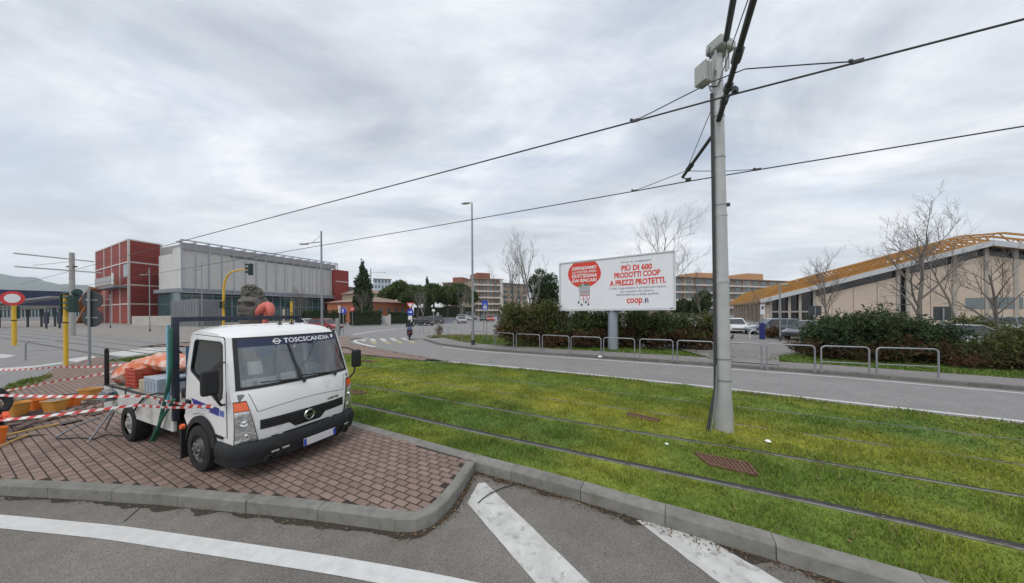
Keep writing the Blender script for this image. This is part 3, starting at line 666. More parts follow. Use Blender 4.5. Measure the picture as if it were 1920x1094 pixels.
for s in (-1, 1):
    frontedge = [tuple((cabpt(i, 1).x, cabpt(i, 1).z)) for i in range(0, len(PROF))]
    poly = frontedge + [(-1.69, .74)] + ARC + [(-.63, .48)]
    WINB = [(x + (.012 if x > -1 else -.012), z + (.012 if z > 1.5 else -.012)) for x, z in WIN]
    MB().prism(poly, lambda x, z: Vector((x, sidey(z, s), z)), lambda x, z: Vector((x, sidey(z, s) - s * .02, z)), [WINB]).build('side_panel', M_CABW, truck)
    MB().prism(DOOR, lambda x, z: Vector((x, sidey(z, s) + s * .004, z)), lambda x, z: Vector((x, sidey(z, s) - s * .005, z)), [WINB]).build('door_gap', M_GAP, truck)
    DI = []
    cx_ = -1.0; cz_ = 1.3
    for x, z in DOOR: DI.append((x + (.009 if x < cx_ else -.009), z + (.009 if z < cz_ else -.009)))
    d = MB().prism(DI, lambda x, z: Vector((x, sidey(z, s) + s * .014, z)), lambda x, z: Vector((x, sidey(z, s) - s * .002, z)), [WIN]).build('door', M_CABW, truck, bevel=.004)
    MB().prism(WIN, lambda x, z: Vector((x, sidey(z, s) + s * .002, z)), lambda x, z: Vector((x, sidey(z, s) - s * .004, z))).build('side_window', M_GLASS, truck)
    fr_ = MB(); W3 = [Vector((x, sidey(z, s) + s * .012, z)) for x, z in WIN]
    fr_.tube(W3 + [W3[0]], .014, 6); fr_.build('window_seal', M_BLKPL, d)
    MB().box((-1.47, s * .925, .99), (.13, .03, .07)).build('handle', M_BLKPL, d, bevel=.012)
    # wheel-arch trim and step skirt
    tr = MB(); ao = [(-1.1 + .47 * math.cos(RAD(a)), .35 + .47 * math.sin(RAD(a))) for a in range(172, 8, -8)]; ai = [(-1.1 + .395 * math.cos(RAD(a)), .33 + .395 * math.sin(RAD(a))) for a in range(172, 8, -8)]
    n = len(ao); V = [Vector((x, s * .93, z)) for x, z in ao] + [Vector((x, s * .945, z)) for x, z in ai] + [Vector((x, s * .62, z)) for x, z in ai] + [Vector((x, s * .88, z)) for x, z in ao]
    tr.add(V, [(a * n + i, a * n + i + 1, (a + 1) * n + i + 1, (a + 1) * n + i) for a in range(2) for i in range(n - 1)] + [(3 * n + i, 3 * n + i + 1, i + 1, i) for i in range(n - 1)])
    tr.build('wheel_arch', M_GRYPL, truck, smooth=.6)
    MB().prism([(-.70, .20), (-.29, .19), (-.27, .485), (-.63, .485)], lambda x, z: Vector((x, s * .925, z)), lambda x, z: Vector((x, s * .70, z))).build('step_skirt', M_GRYPL, truck, bevel=.015)
    MB().box((-1.60, s * .80, .36), (.05, .34, .5)).build('mud_flap', M_BLKPL, truck)
    MB().lathe([(.0, -.02), (.035, -.02), (.045, 0), (.035, .03), (0, .035)], (-1.585, s * .95, .60), 14, Matrix.Rotation(-s * RAD(90), 3, 'X')).build('side_indicator', M_ORANGE_L, truck, smooth=.8)
    # door mirror
    mir = MB().box((-.32, s * 1.10, 1.43), (.09, .19, .35)).build('mirror', M_BLKPL, truck, bevel=.04, seg=3)
    MB().tube([(-.30, s * 1.05, 1.26), (-.30, s * 1.03, 1.16), (-.33, s * .98, 1.09), (-.42, s * .91, 1.07)], .016, 8).build('mirror_arm', M_BLKPL, mir, smooth=.9)
    MB().tube([(-.32, s * 1.04, 1.60), (-.40, s * .94, 1.66), (-.46, s * .89, 1.66)], .012, 8).build('mirror_arm', M_BLKPL, mir, smooth=.9)
    # headlamp
    def hl(a, b):            # a 0..1 outer->inner, b 0..1 bottom->top
        z = .53 + .565 * b; yo = .885; yi = .665 + .10 * b; return s * (yo + (yi - yo) * a), z
    h = MB()
    h.grid(lambda a, b: fpt(*hl(a * 1.08 - .04, b * 1.05 - .025), .004), 8, 10); hlamp = h.build('headlamp', M_BLKPL, truck, smooth=.9)
    MB().grid(lambda a, b: fpt(*hl(a, b * .77), .013 + .004 * math.sin(b * 9)), 8, 10).build('lens', M_LENS, hlamp, smooth=1.2)
    MB().grid(lambda a, b: fpt(*hl(a, .785 + b * .215), .015), 8, 3).build('indicator_lens', M_ORANGE_L, hlamp, smooth=.9)
    for bb, rr in ((.17, .062), (.50, .05)):
        c = fpt(*hl(.5, bb), .016); n_ = (fpt(*hl(.5, bb), .1) - c).normalized()
        R_ = Vector((0, 0, 1)).rotation_difference(n_).to_matrix()
        MB().lathe([(rr, 0), (rr * .95, .010), (rr * .6, .004), (rr * .3, .014), (.002, .018)], c, 18, R_).build('bulb_reflector', M_CHROME, hlamp, smooth=.9)
# windscreen, seal, sun strip
wsn = MB(); wsn.grid(lambda a, b: cabpt(7 + 3 * b, -.94 + 1.88 * a) + Vector((.004, 0, .001)), 22, 9); ws = wsn.build('windscreen', M_GLASS, truck, smooth=1.2)
def wsp(a, b, off=.009): return cabpt(7 + 3 * b, -.94 + 1.88 * a) + Vector((off * .95, 0, off * .3))
sl = MB()
for (a0, a1, b0, b1) in ((0, 1, 0, .055), (0, 1, .965, 1), (0, .028, 0, 1), (.972, 1, 0, 1)):
    sl.grid(lambda a, b: wsp(a0 + (a1 - a0) * a, b0 + (b1 - b0) * b), 22, 8)
sl.build('windscreen_seal', M_BLKPL, ws, smooth=1.2, fixn=False)
MB().grid(lambda a, b: wsp(.028 + .944 * a, .80 + .165 * b, .0065), 22, 2).build('sun_strip', M_NAVYV, ws, smooth=1.2)
# lettering on the sun strip, laid letter by letter along the glass
def letters(s_, a0, a1, b0, b1, m, bold=.0):
    ob = text('lettering', s_, 1.0, m, ws, (0, 0, 0), (1, 0, 0), (0, 1, 0), 0.0, bold); me = ob.data
    co = np.empty(len(me.vertices) * 3); me.vertices.foreach_get('co', co); co = co.reshape(-1, 3); x0, x1 = co[:, 0].min(), co[:, 0].max(); h = co[:, 1].max()
    for v, c in zip(me.vertices, co): v.co = wsp(a0 + (a1 - a0) * (c[0] - x0) / (x1 - x0), b0 + (b1 - b0) * c[1] / h, .011)
letters('TOSCSCANDIA', .375, .865, .835, .935, M_TXTW, .022)
def ring(mb, c, r, t, nx, ny, n=28):
    mb.tube([Vector(c) + Vector(nx) * r * math.cos(2 * math.pi * k / n) + Vector(ny) * r * math.sin(2 * math.pi * k / n) for k in range(n + 1)], t, 6, cap=False)
    return mb
c = wsp(.315, .88, .011); rx = (wsp(.335, .88, .011) - c).normalized(); ry = (wsp(.315, .93, .011) - c).normalized()
em = MB(); ring(em, c, .042, .007, rx, ry); em.bar(c - rx * .06, c + rx * .06, .004, .018, up=ry); em.build('windscreen_emblem', M_TXTW, ws, fixn=False)
c = wsp(.905, .885, .011); MB().add([c + rx * x + ry * y for x, y in ((-.025, .035), (.025, .035), (.025, 0), (0, -.03), (-.025, 0))], [(0, 1, 2, 3, 4)]).build('windscreen_crest', M_TXTW, ws)
# wipers
for a0, a1, b1 in ((.66, .28, .03), (.985, .62, .03)):
    p0 = wsp(a0 - .17, -.03, .03); p1 = wsp(a1 + .02, .06, .02); w = MB(); w.tube([p0, p0.lerp(p1, .5) + Vector((.01, 0, .01)), p1], .009, 6)
    e = wsp(a1 - .13, .10, .014); f_ = wsp(a1 + .17, .045, .014); w.bar(e, f_, .014, .012); w.tube([p0 + Vector((-.01, 0, -.03)), p0 + Vector((.015, 0, .0))], .022, 8)
    w.build('wiper', M_BLKPL, truck)
# papers behind the screen
def paper(a0, a1, b0, b1, d=.02):
    MB().add([wsp(a0, b0, -d), wsp(a1, b0, -d), wsp(a1, b1, -d), wsp(a0, b1, -d)], [(0, 1, 2, 3)]).build('paper_sheet', M_PAPER, truck)
paper(.085, .185, .27, .52); paper(.06, .30, .07, .21, .10); paper(.34, .47, .10, .24, .12)
MB().add([wsp(.115, .07, -.04), wsp(.145, .07, -.04), wsp(.145, .15, -.04), wsp(.115, .15, -.04)], [(0, 1, 2, 3)]).build('blue_card', M_BLUE, truck)
# interior
MB().prism([(-.22, .9), (-.22, 1.20), (-.42, 1.225), (-.58, 1.15), (-.6, .9)], lambda x, z: Vector((x, -.84, z)), lambda x, z: Vector((x, .84, z))).build('dashboard', M_DASH, truck, bevel=.02)
MB().box((-1.1, 0, .86), (1.1, 1.70, .05)).build('cab_floor', M_DASH, truck)
for yy, ww in ((-.42, .80), (.48, .52)):
    sb = MB().box((-1.12, yy, 1.02), (.5, ww, .2)).build('seat', M_SEAT, truck, bevel=.04)
    MB().box((-1.42, yy, 1.36), (.13, ww, .6), Matrix.Rotation(RAD(-12), 3, 'Y')).build('backrest', M_SEAT, sb, bevel=.04)
    MB().box((-1.50, yy, 1.74), (.09, ww * .45, .16)).build('headrest', M_SEAT, sb, bevel=.03)
swc = Vector((-.66, .45, 1.28)); st = MB(); ring(st, swc, .2, .016, (0, 1, 0), Vector((-.45, 0, .9)).normalized()); st.bar(swc - Vector((0, .19, 0)), swc + Vector((0, .19, 0)), .03, .02); st.tube([swc, (-.4, .45, 1.05)], .025, 8); st.build('steering_wheel', M_BLKPL, truck)
# bonnet seam, grille, badge, lettering
sm = MB(); sm.tube([fpt(-.66 + 1.32 * k / 24, .98 - .05 * abs(-1 + 2 * k / 24) ** 2, .0005) for k in range(25)], .0035, 4); sm.tube([fpt(-.66 - .07 * (k / 8), .93 + .27 * k / 8, .0005) for k in range(9)], .0035, 4); sm.tube([fpt(.66 + .07 * (k / 8), .93 + .27 * k / 8, .0005) for k in range(9)], .0035, 4)
sm.build('panel_seam', M_GAP, truck)
GTOP = .805
def glow(y): a = abs(y); return .575 if a < .20 else (.575 + (a - .20) / .08 * .085 if a < .28 else .66 + .02 * (a - .28))
gr = MB(); gr.grid(lambda a, b: fpt(-.64 + 1.28 * a, glow(-.64 + 1.28 * a) + (GTOP - glow(-.64 + 1.28 * a)) * b, .006), 40, 3); grille = gr.build('grille', M_BLKPL, truck, smooth=1)
for k in range(3):
    zz = .69 + .042 * k
    sb = MB(); sb.tube([fpt(-.62 + 1.24 * i / 20, zz, .012) for i in range(21)], .009, 6); sb.build('slat', M_GRYPL, grille, smooth=.8)
for zz in (.60, .645):
    sb = MB(); sb.tube([fpt(-.18 + .36 * i / 6, zz, .012) for i in range(7)], .008, 6); sb.build('slat', M_GRYPL, grille, smooth=.8)
bc = fpt(.0, .70, .035); bd = MB(); ring(bd, bc, .072, .013, (0, 1, 0), (0, 0, 1)); bd.bar(bc - Vector((0, .095, 0)), bc + Vector((0, .095, 0)), .02, .03); bd.build('emblem', M_CHROME, truck, smooth=.7)
text('emblem_lettering', 'NISSAN', .030, M_GAP, truck, bc + Vector((.012, 0, -.010)), (0, 1, 0), (0, 0, 1), .001, .001, 'CENTER')
p = fpt(.33, .835, .004); text('model_lettering', 'CABSTAR', .05, M_GAP, truck, p, fpt(.55, .838, .004) - p, (0, 0, 1), .002, .001)
MB().grid(lambda a, b: fpt(-.36 + .72 * a, .505 + .032 * b, .004), 16, 1).build('air_slot', M_GAP, truck)
for s in (-1, 1): MB().grid(lambda a, b: fpt(s * (.42 + .09 * a), .505 + .03 * b, .004), 4, 1).build('air_slot', M_GAP, truck)
# bumper
def bumper():
    plan = [(-.62, .935), (-.40, .94), (-.26, .925), (-.15, .875), (-.07, .78), (-.02, .62), (.01, .4), (.025, .15)]
    plan = [(x, -y) for x, y in plan] + [(x, y) for x, y in reversed(plan)]
    sec = [(-.10, .52), (-.02, .525), (.0, .50), (.022, .43), (.022, .36), (.0, .30), (-.01, .22), (-.06, .18), (-.14, .19)]
    mb = MB(); n = len(plan); V = []
    for d, z in sec:
        for i, (x, y) in enumerate(plan):
            a = plan[max(0, i - 1)]; b = plan[min(n - 1, i + 1)]; dx, dy = b[0] - a[0], b[1] - a[1]; l = math.hypot(dx, dy); V.append((x + dy / l * d, y - dx / l * d, z))
    mb.add(V, [(a * n + i, a * n + i + 1, (a + 1) * n + i + 1, (a + 1) * n + i) for a in range(len(sec) - 1) for i in range(n - 1)])
    return mb
bump_ = bumper().build('bumper', M_GRYPL, truck, smooth=.7)
MB().box((.055, .12, .30), (.012, .52, .115)).build('number_plate', mat('plate_white', (.62, .62, .62), .5), truck, bevel=.003)
for yy in (-.12, .36): MB().box((.062, yy, .30), (.006, .04, .105)).build('plate_band', mat('plate_blue', (.02, .07, .42), .5), truck)
for yy in (-.52, -.38, .62): MB().box((.030 if abs(yy) < .6 else .012, yy, .335), (.014, .10, .03), Matrix.Rotation(-.10 if yy < 0 else .25, 3, 'Z')).build('fog_lamp', M_CHROME, bump_, bevel=.006)
for yy in (-.60, -.44, .44, .60): MB().lathe([(.055, -.02), (.06, .012), (.048, .018), (.045, -.015)], (.0, yy, .245), 18, Matrix.Rotation(RAD(90), 3, 'Y')).build('tow_recess', M_BLKPL, bump_, smooth=.8)
# roof aerials, roof ribs
for yy in (.07, .27): MB().lathe([(.045, 0), (.035, .02), (.012, .03), (.006, .12), (.004, .19)], tuple(cabpt(14, yy / .85) + Vector((0, 0, -.005))), 10).build('aerial', M_BLKPL, truck, smooth=.8)
for k in range(7):
    t = -.6 + k * .2; rb = MB(); rb.tube([cabpt(r, t) + Vector((0, 0, -.012)) for r in (14.1, 14.6, 15, 15.5, 16)], .022, 8); rb.build('roof_rib', M_CABW, truck, smooth=.9)
# door decals
def side(x, z, o=.0165): return Vector((x, -HW(z) - o, z))
MB().prism([(-1.40, 1.055), (-1.30, .955), (-.57, .885), (-.555, 1.0), (-.93, 1.015)], lambda x, z: side(x, z), lambda x, z: side(x, z, .012)).build('blue_decal', M_BLUE, truck)
text('decal_lettering', 'smart', .085, M_TXTW, truck, side(-1.02, .918, .019), (1, 0, -.09), (0, 0, 1), .001, .004)
text('decal_number', '88', .125, mat('blue_number', (.03, .10, .50), .4), truck, side(-.545, .895, .019), (1, 0, -.03), (0, 0, 1), .001, .0)
MB().prism([(-.66, .575), (-.48, .57), (-.48, .615), (-.66, .62)], lambda x, z: side(x, z, .02), lambda x, z: side(x, z, .0)).build('side_badge', M_GAP, truck)
# wheels
def wheel(x, s, rim, w=.2):
    R_ = Matrix.Rotation(RAD(90) * (1 if s < 0 else -1), 3, 'X')
    y = s * .86
    tp = [(.20, -w / 2), (.30, -w / 2), (.333, -w * .40), (.34, -w * .2), (.34, w * .2), (.333, w * .40), (.30, w / 2), (.205, w / 2 - .01)]
    wh = MB().lathe(tp, (x, y, .34), 40, R_, cap=False).build('wheel', M_TYRE, truck, smooth=.7)
    rp = [(.205, .08), (.195, .05), (.16, .035), (.135, .075), (.11, .085), (.105, .10), (.06, .105), (.055, .13), (.0, .135)]
    rm = MB().lathe(rp, (x, y, .34), 32, R_, cap=False)
    rm.build('rim', rim, wh, smooth=.6)
    hb = MB()
    for k in range(6):
        a = k * math.pi / 3; hb.lathe([(.014, 0), (.014, .02), (0, .024)], (x + .085 * math.cos(a), y + s * .10, .34 + .085 * math.sin(a)), 8, R_)
    hb.build('wheel_nuts', M_RIML, wh)['kind'] = 'stuff'
    ho = MB()
    for k in range(8):
        a = (k + .5) * math.pi / 4; ho.lathe([(.020, 0), (.018, .006), (0, .004)], (x + .165 * math.cos(a), y + s * .045, .34 + .165 * math.sin(a)), 10, R_)
    ho.build('vent_holes', M_GAP, wh)['kind'] = 'stuff'
for s in (-1, 1): wheel(-1.1, s, M_RIM); wheel(-3.72, s, M_RIML, .24)
# frame rails and axles, then added light-blocking boxes
ch = MB()
for yy in (-.38, .38): ch.box((-2.9, yy, .62), (4.1, .08, .18))
ch.box((-1.1, 0, .42), (.1, 1.5, .1)); ch.box((-3.72, 0, .34), (.12, 1.5, .12)); ch.box((-.5, 0, .45), (.6, 1.2, .3))
ch.box((-.95, 0, .46), (1.25, 1.30, .30)); ch.box((-2.6, 0, .62), (2.2, 1.3, .22)); ch.box((-4.4, 0, .60), (.9, 1.3, .2)); ch.build('chassis_and_light_block', M_BLKPL, truck)  # unseen underbody mass, added to block light and darken the ground below
MB().box((-2.25, -.62, .46), (.55, .35, .32)).build('fuel_tank', M_BLKPL, truck, bevel=.04)
# flat bed
bed_ = MB().box((-3.5, 0, .845), (3.14, 1.80, .09)).build('bed_floor', mat('bed_floor_dusty', (.36, .33, .28), .85, var=.25, vs=3, dirt=(.20, .17, .14), ds=2, dt=.5), truck)
for s in (-1, 1):
    sp = MB().box((-3.5, s * .925, .685), (3.14, .045, .46)).build('drop_side', M_BEDW, truck, bevel=.008)
    MB().box((-3.5, s * .928, .921), (3.14, .053, .012)).build('rubber_edge', M_BLKPL, sp)
    for xx in (-2.4, -3.1, -3.9, -4.6): MB().box((xx, s * .95, .90), (.05, .012, .10)).build('hinge', M_NAVYST, sp)
MB().box((-5.09, 0, .685), (.045, 1.80, .46)).build('tailboard', M_BEDW, truck, bevel=.008)
for s in (-1, 1): MB().box((-5.05, s * .915, 1.26), (.055, .055, .70)).lathe([(.02, 1.61), (.034, 1.63), (.02, 1.66), (0, 1.665)], (-5.05, s * .915, 0), 10).build('corner_stake', M_BLKPL, truck)
hd = MB()
for s in (-1, 1): hd.box((-1.90, s * .925, 1.47), (.075, .075, 1.66))
hd.box((-1.90, 0, 2.262), (.07, 1.775, .075)); hd.box((-1.90, 0, 1.28), (.06, 1.775, .05))
hd.build('headboard_frame', M_NAVYST, truck, bevel=.006)
MB().box((-1.915, 0, 1.55), (.02, 1.60, .5)).build('headboard_panel', mat('blue_panel', (.10, .20, .36), .6, var=.2, vs=5), truck)
MB().box((-1.93, -.3, 1.05), (.03, 1.0, .42)).build('headboard_panel', M_NAVYST, truck)
# ------------------------------------------------------------------ load on the bed (things of their own)
def ton(name, mb, m, label, cat, c=None, **k):
    """thing given in truck coordinates; its mesh is moved to stand at its own base"""
    vs_ = [TW(*p) for p in mb.v]; cx_ = sum((v.x for v in vs_)) / len(vs_); cy_ = sum((v.y for v in vs_)) / len(vs_); z_ = min(v.z for v in vs_); o_ = Vector((cx_, cy_, z_))
    mb.v = [tuple(v - o_) for v in vs_]; o = mb.build(name, m, None, loc=o_, **k); return tag(o, label, cat)
M_SACK = mat('orange_white_sack', (.62, .165, .065), .6, var=.25, vs=6, dirt=(.66, .60, .54), ds=3.4, dt=.46, bump=.4, bs=14)
M_SACKW = mat('white_orange_sack', (.70, .66, .62), .6, var=.1, vs=6, dirt=(.78, .22, .07), ds=2.4, dt=.52, bump=.4, bs=14)
M_REDCR = mat('red_crate_plastic', (.50, .085, .05), .5, var=.15, vs=6)
M_GRYCR = mat('grey_crate_plastic', (.34, .39, .45), .5, var=.12, vs=6)
def pillow(c, d, rz, tilt=0.0, nz=.03, seed=0):
    mb = MB(); R_ = Matrix.Rotation(rz, 3, 'Z') @ Matrix.Rotation(tilt, 3, 'Y'); nu, nv = 20, 12
    for sgn in (1, -1):
        def fn(a, b):
            x, y = 2 * a - 1, 2 * b - 1; e = max(0, (1 - abs(x) ** 3.2)) ** .45 * max(0, (1 - abs(y) ** 3.2)) ** .45
            n = float(fbm(np.array(x * 2.3 + seed), np.array(y * 2.3 + sgn + seed), 3)) - .5
            return R_ @ Vector((x * d[0] / 2 * (1 - .06 * y * y), y * d[1] / 2 * (1 - .08 * x * x), sgn * d[2] / 2 * e * (1 + 1.1 * n) + .02 * n)) + Vector(c)
        mb.grid(fn, nu, nv)
    return mb
ton('sack', pillow((-4.60, -.45, 1.20), (1.0, .62, .42), .5, -.32, seed=1), M_SACK, 'orange and white plastic sack slumped over the rear of the truck bed', 'sack', smooth=1.2)
ton('sack', pillow((-3.85, -.30, 1.33), (1.25, .60, .28), .1, .03, seed=5), M_SACK, 'orange sack lying flat on top of the red crate', 'sack', smooth=1.2)
ton('sack', pillow((-3.4, -.1, 1.20), (.8, .5, .26), -.2, .0, seed=9), M_SACKW, 'pale crumpled sack with orange print behind the grey crate', 'sack', smooth=1.2)
ton('bag', pillow((-4.78, -.66, .98), (.45, .3, .2), .3, 0, seed=13), mat('grey_bag', (.13, .13, .14), .8, var=.3, vs=8), 'small grey bag under the orange sack at the tail of the bed', 'bag', smooth=1.2)
def crate(c, d, m, name, label, rz=0.0, nx=5, nz=5, lattice=True, lid=False):
    o_ = TW(*c); t = thing(name, label, 'crate', o_, TPSI + rz); L, Wd, Hh = d
    MB().box((0, 0, .012), (L - .02, Wd - .02, .022)).build('base', m, t)
    for ax in (0, 1):
        for s in (-1, 1):
            mb = MB(); ln = L if ax == 0 else Wd; of = (Wd if ax == 0 else L) / 2 - .012
            def pt(u, z): return (u, s * of, z) if ax == 0 else (s * of, u, z)
            def bx(u, z, du, dz, th=.018): mb.box(pt(u, z), (du, th, dz) if ax == 0 else (th, du, dz))
            if lattice:
                for k in range(nz + 1): bx(0, .02 + (Hh - .04) * k / nz, ln - .004, .030)
                for k in range(nx + 1): bx(-ln / 2 + .02 + (ln - .04) * k / nx, Hh / 2, .026, Hh - .01, .014)
            else:
                bx(0, Hh * .5, ln - .03, Hh - .02, .010); bx(0, Hh - .03, ln, .05, .03); bx(0, .03, ln, .04, .022)
                for k in range(nx + 1): bx(-ln / 2 + .03 + (ln - .06) * k / nx, Hh / 2, .035, Hh - .03, .026)
            mb.build('wall', m, t)
    if lid: MB().box((0, 0, Hh + .006), (L + .01, Wd + .01, .03)).build('lid', m, t, bevel=.008)
    return t
crate((-4.32, -.62, .89), (.42, .36, .38), M_REDCR, 'crate', 'red lattice plastic crate on the truck bed edge', .04)
crate((-3.28, -.58, .89), (.66, .46, .27), M_GRYCR, 'crate', 'blue-grey ribbed plastic crate with a lid on the truck bed', -.03, 4, 3, False, True)
ton('timber_block', MB().box((-3.86, -.62, .99), (.22, .30, .20), Matrix.Rotation(.1, 3, 'Z')), mat('pale_wood', (.42, .36, .27), .8, var=.2, vs=8), 'pale timber block between the red and the grey crate', 'timber', bevel=.008)
# black folded sheet standing up like a tent
sh = MB(); a, b, c, d = Vector((-5.0, .10, .93)), Vector((-4.72, -.12, 1.66)), Vector((-4.35, .05, 1.30)), Vector((-4.5, .45, .93))
sh.add([a, b, c, d] + [q + Vector((.01, .03, 0)) for q in (a, b, c, d)], [(0, 1, 2), (0, 2, 3), (0, 3, 1), (1, 3, 2), (4, 6, 5), (4, 7, 6)])
ton('black_sheet', sh, mat('black_sheeting', (.012, .012, .014), .6, var=.3, vs=5), 'black pointed rubber sheet propped up on the truck bed', 'sheet')
pp = MB()
ton('pipe', MB().tube([(-3.95, -.48, 1.17), (-3.2, -.40, 1.235), (-2.5, -.36, 1.29)], .022, 10), M_BLKPL, 'black pipe laid slanting over the grey crate', 'pipe', smooth=.8)
ton('pipe', MB().tube([(-3.9, -.30, 1.16), (-2.45, -.2, 1.36)], .018, 10), M_STEEL, 'grey steel pipe lying beside the black pipe', 'pipe', smooth=.8)
ton('tool_bag', pillow((-2.75, .25, 1.12), (.9, .6, .5), .1, 0, seed=21), mat('grey_red_bag', (.16, .15, .16), .8, var=.3, vs=6, dirt=(.45, .10, .08), ds=2.2, dt=.6), 'dark grey bag with red patches behind the headboard', 'bag', smooth=1.2)
cr = MB()
for k in range(5):
    cr.tube([(-2.35 + .16 * math.cos(a_ / 8 * 6.283) * (1 + .06 * k), -.55 + .16 * math.sin(a_ / 8 * 6.283), .91 + .03 * k + .01 * math.sin(a_)) for a_ in range(9)], .012, 6, cap=False)
ton('cable_coil', cr, M_BLKPL, 'coil of black cable next to the headboard', 'cable', smooth=.9)
M_HOSE = mat('green_hose', (.02, .13, .085), .5, var=.15, vs=8)
ton('hose', MB().tube([(-1.83, -.99, 2.12), (-1.82, -1.0, 1.85), (-1.80, -1.0, 1.55), (-1.90, -1.0, 1.25), (-2.03, -1.0, 1.0), (-2.13, -1.0, .8), (-2.22, -1.0, .62), (-2.34, -1.0, .42), (-2.46, -1.0, .25)], .024, 8), M_HOSE, 'long green hose hanging from the headboard down the truck side', 'hose', smooth=.9)
ton('hose', MB().tube([(-1.72, -1.0, 1.02), (-1.86, -1.01, .88), (-2.06, -1.02, .70), (-2.22, -1.03, .52), (-2.36, -1.04, .35), (-2.44, -1.04, .27)], .02, 8), M_HOSE, 'short green hose loop crossing the long hose on the truck side', 'hose', smooth=.9)
ton('cable', MB().tube([(-2.55, -.75, .94), (-2.68, -.90, .99), (-2.82, -.965, .95), (-3.05, -.97, .86), (-3.25, -.97, .74), (-3.42, -.975, .60)], .014, 8), M_BLKPL, 'black cable draped over the side of the truck bed', 'cable', smooth=.9)
ton('plank', MB().box((-1.98, -.98, 1.55), (.05, .03, 1.25), Matrix.Rotation(.02, 3, 'Y')), mat('light_blue_paint', (.20, .46, .58), .6, var=.1, vs=6), 'light blue board standing upright against the headboard post', 'board')
# stand with a grinder beside the tail of the truck
tri = thing('tripod_stand', 'grey steel tripod carrying a dark green motor behind the truck', 'tripod', G(205, 812, .15), 0)
tb = tri.location; top = P(226, 748, 5.75) - tb
M_DGREEN = mat('dark_green_paint', (.025, .07, .075), .5, var=.2, vs=8)
for fx in ((G(165, 830, .15) - tb), (G(197, 806, .15) - tb), (G(240, 806, .15) - tb)): MB().tube([fx, top], .016, 8).build('leg', M_STEEL, tri)
MB().tube([(.0, .05, .14), (.22, .12, .16), (.14, .3, .2), (0, .05, .14)], .008, 6).build('brace', M_STEEL, tri)
mt = MB().lathe([(.0, -.2), (.09, -.19), (.11, -.1), (.11, .12), (.07, .18), (.03, .26), (0, .26)], top + Vector((.05, .05, .09)), 18, Matrix.Rotation(RAD(80), 3, 'Y')).build('motor', M_DGREEN, tri, smooth=.7)
MB().box(top + Vector((-.18, -.02, .08)), (.14, .2, .2), Matrix.Rotation(.4, 3, 'Y')).build('clamp', M_STEEL, tri, bevel=.01)
MB().tube([top + Vector((-.2, 0, .1)), top + Vector((-.34, -.05, .12)), top + Vector((-.36, -.05, -.05))], .02, 8).build('handle', M_STEEL, tri, smooth=.8)
c_ = MB(); c_.tube([G(x, y, .17) for x, y in ((105, 822), (118, 823), (150, 821), (175, 824), (200, 815), (228, 818), (245, 812))], .011, 6)
tag(c_.build('cable', M_BLKPL, None, smooth=.9), 'black cable snaking over the bricks under the tripod', 'cable')
c_ = MB(); c_.tube([G(x, y, .17) for x, y in ((103, 821), (118, 812), (140, 800), (165, 790), (188, 782))], .012, 6)
tag(c_.build('iron_bar', M_STEEL, None, smooth=.9), 'thin iron bar lying on the bricks left of the tripod', 'bar')
c_ = MB(); c_.tube([Vector((x, y, .022)) for x, y in ((-.46, 3.83), (-.40, 3.93), (-.30, 4.04), (-.14, 4.16), (.02, 4.22))], .006, 6)
tag(c_.build('cable', M_BLKPL, None, smooth=.9), 'black bent cable lying across the left hatch stripe', 'cable')
# ------------------------------------------------------------------ barrier tape
M_TR = mat('tape_red', (.66, .055, .05), .45); M_TW = mat('tape_white', (.80, .78, .76), .45)
def tape(pts, label, w=.043, seg=.115, twist=.35):
    pts = [Vector(p) for p in pts]; a = pts[0]; root = None; mb = MB(); L = sum((pts[i + 1] - pts[i]).length for i in range(len(pts) - 1)); n = int(L / (seg / 3)); V = []; F_ = []; mi = []
    cum = [0]; [cum.append(cum[-1] + (pts[i + 1] - pts[i]).length) for i in range(len(pts) - 1)]
    for k in range(n + 1):
        s_ = L * k / n
        for i in range(len(pts) - 1):
            if s_ <= cum[i + 1] + 1e-6: break
        t = (s_ - cum[i]) / (cum[i + 1] - cum[i]); p = pts[i].lerp(pts[i + 1], t); p.z -= .035 * math.sin(math.pi * t)
        ang = twist * math.sin(s_ * 1.1 + a.x); d = (pts[i + 1] - pts[i]).normalized(); x = d.cross(Vector((0, 0, 1))).normalized(); up = Vector((0, 0, 1)) * math.cos(ang) + x * math.sin(ang)
        ll = .5 * seg / 3      # slanted stripes
        V += [p - up * w / 2 - d * ll, p - up * w / 6, p + up * w / 6 + d * ll, p + up * w / 2 + d * 2 * ll]
        if k < n:
            for q in range(3): F_.append((4 * k + q, 4 * k + q + 1, 4 * k + q + 5, 4 * k + q + 4)); mi.append((k // 3) % 2)
    o_ = pts[0]; mb.v = [tuple(v - o_) for v in V]; mb.f = F_; mb.mi = mi
    tag(mb.build('barrier_tape', [M_TW, M_TR], None, loc=o_, fixn=False), label, 'barrier tape', 'red and white barrier tapes')
E0 = TW(-.60, -.96, 1.03)
tape([Vector((-11.5, 5.75, 1.02)), TW(-2.6, -1.03, .98), E0], 'upper red and white tape stretched level from the truck door to the left')
tape([Vector((-9.7, 4.75, .72)), TW(-2.8, -1.10, .83), E0 + Vector((0, 0, .02))], 'lower red and white tape rising from the tubs to the truck door')
tape([P(-60, 694, 8.3), P(120, 688, 7.5), P(236, 683, 7.0)], 'farthest red and white tape running behind the dug-up paving')
tape([P(-60, 742, 7.6), P(110, 714, 7.4), P(236, 690, 7.2)], 'red and white tape sloping up behind the tubs to the truck tail')
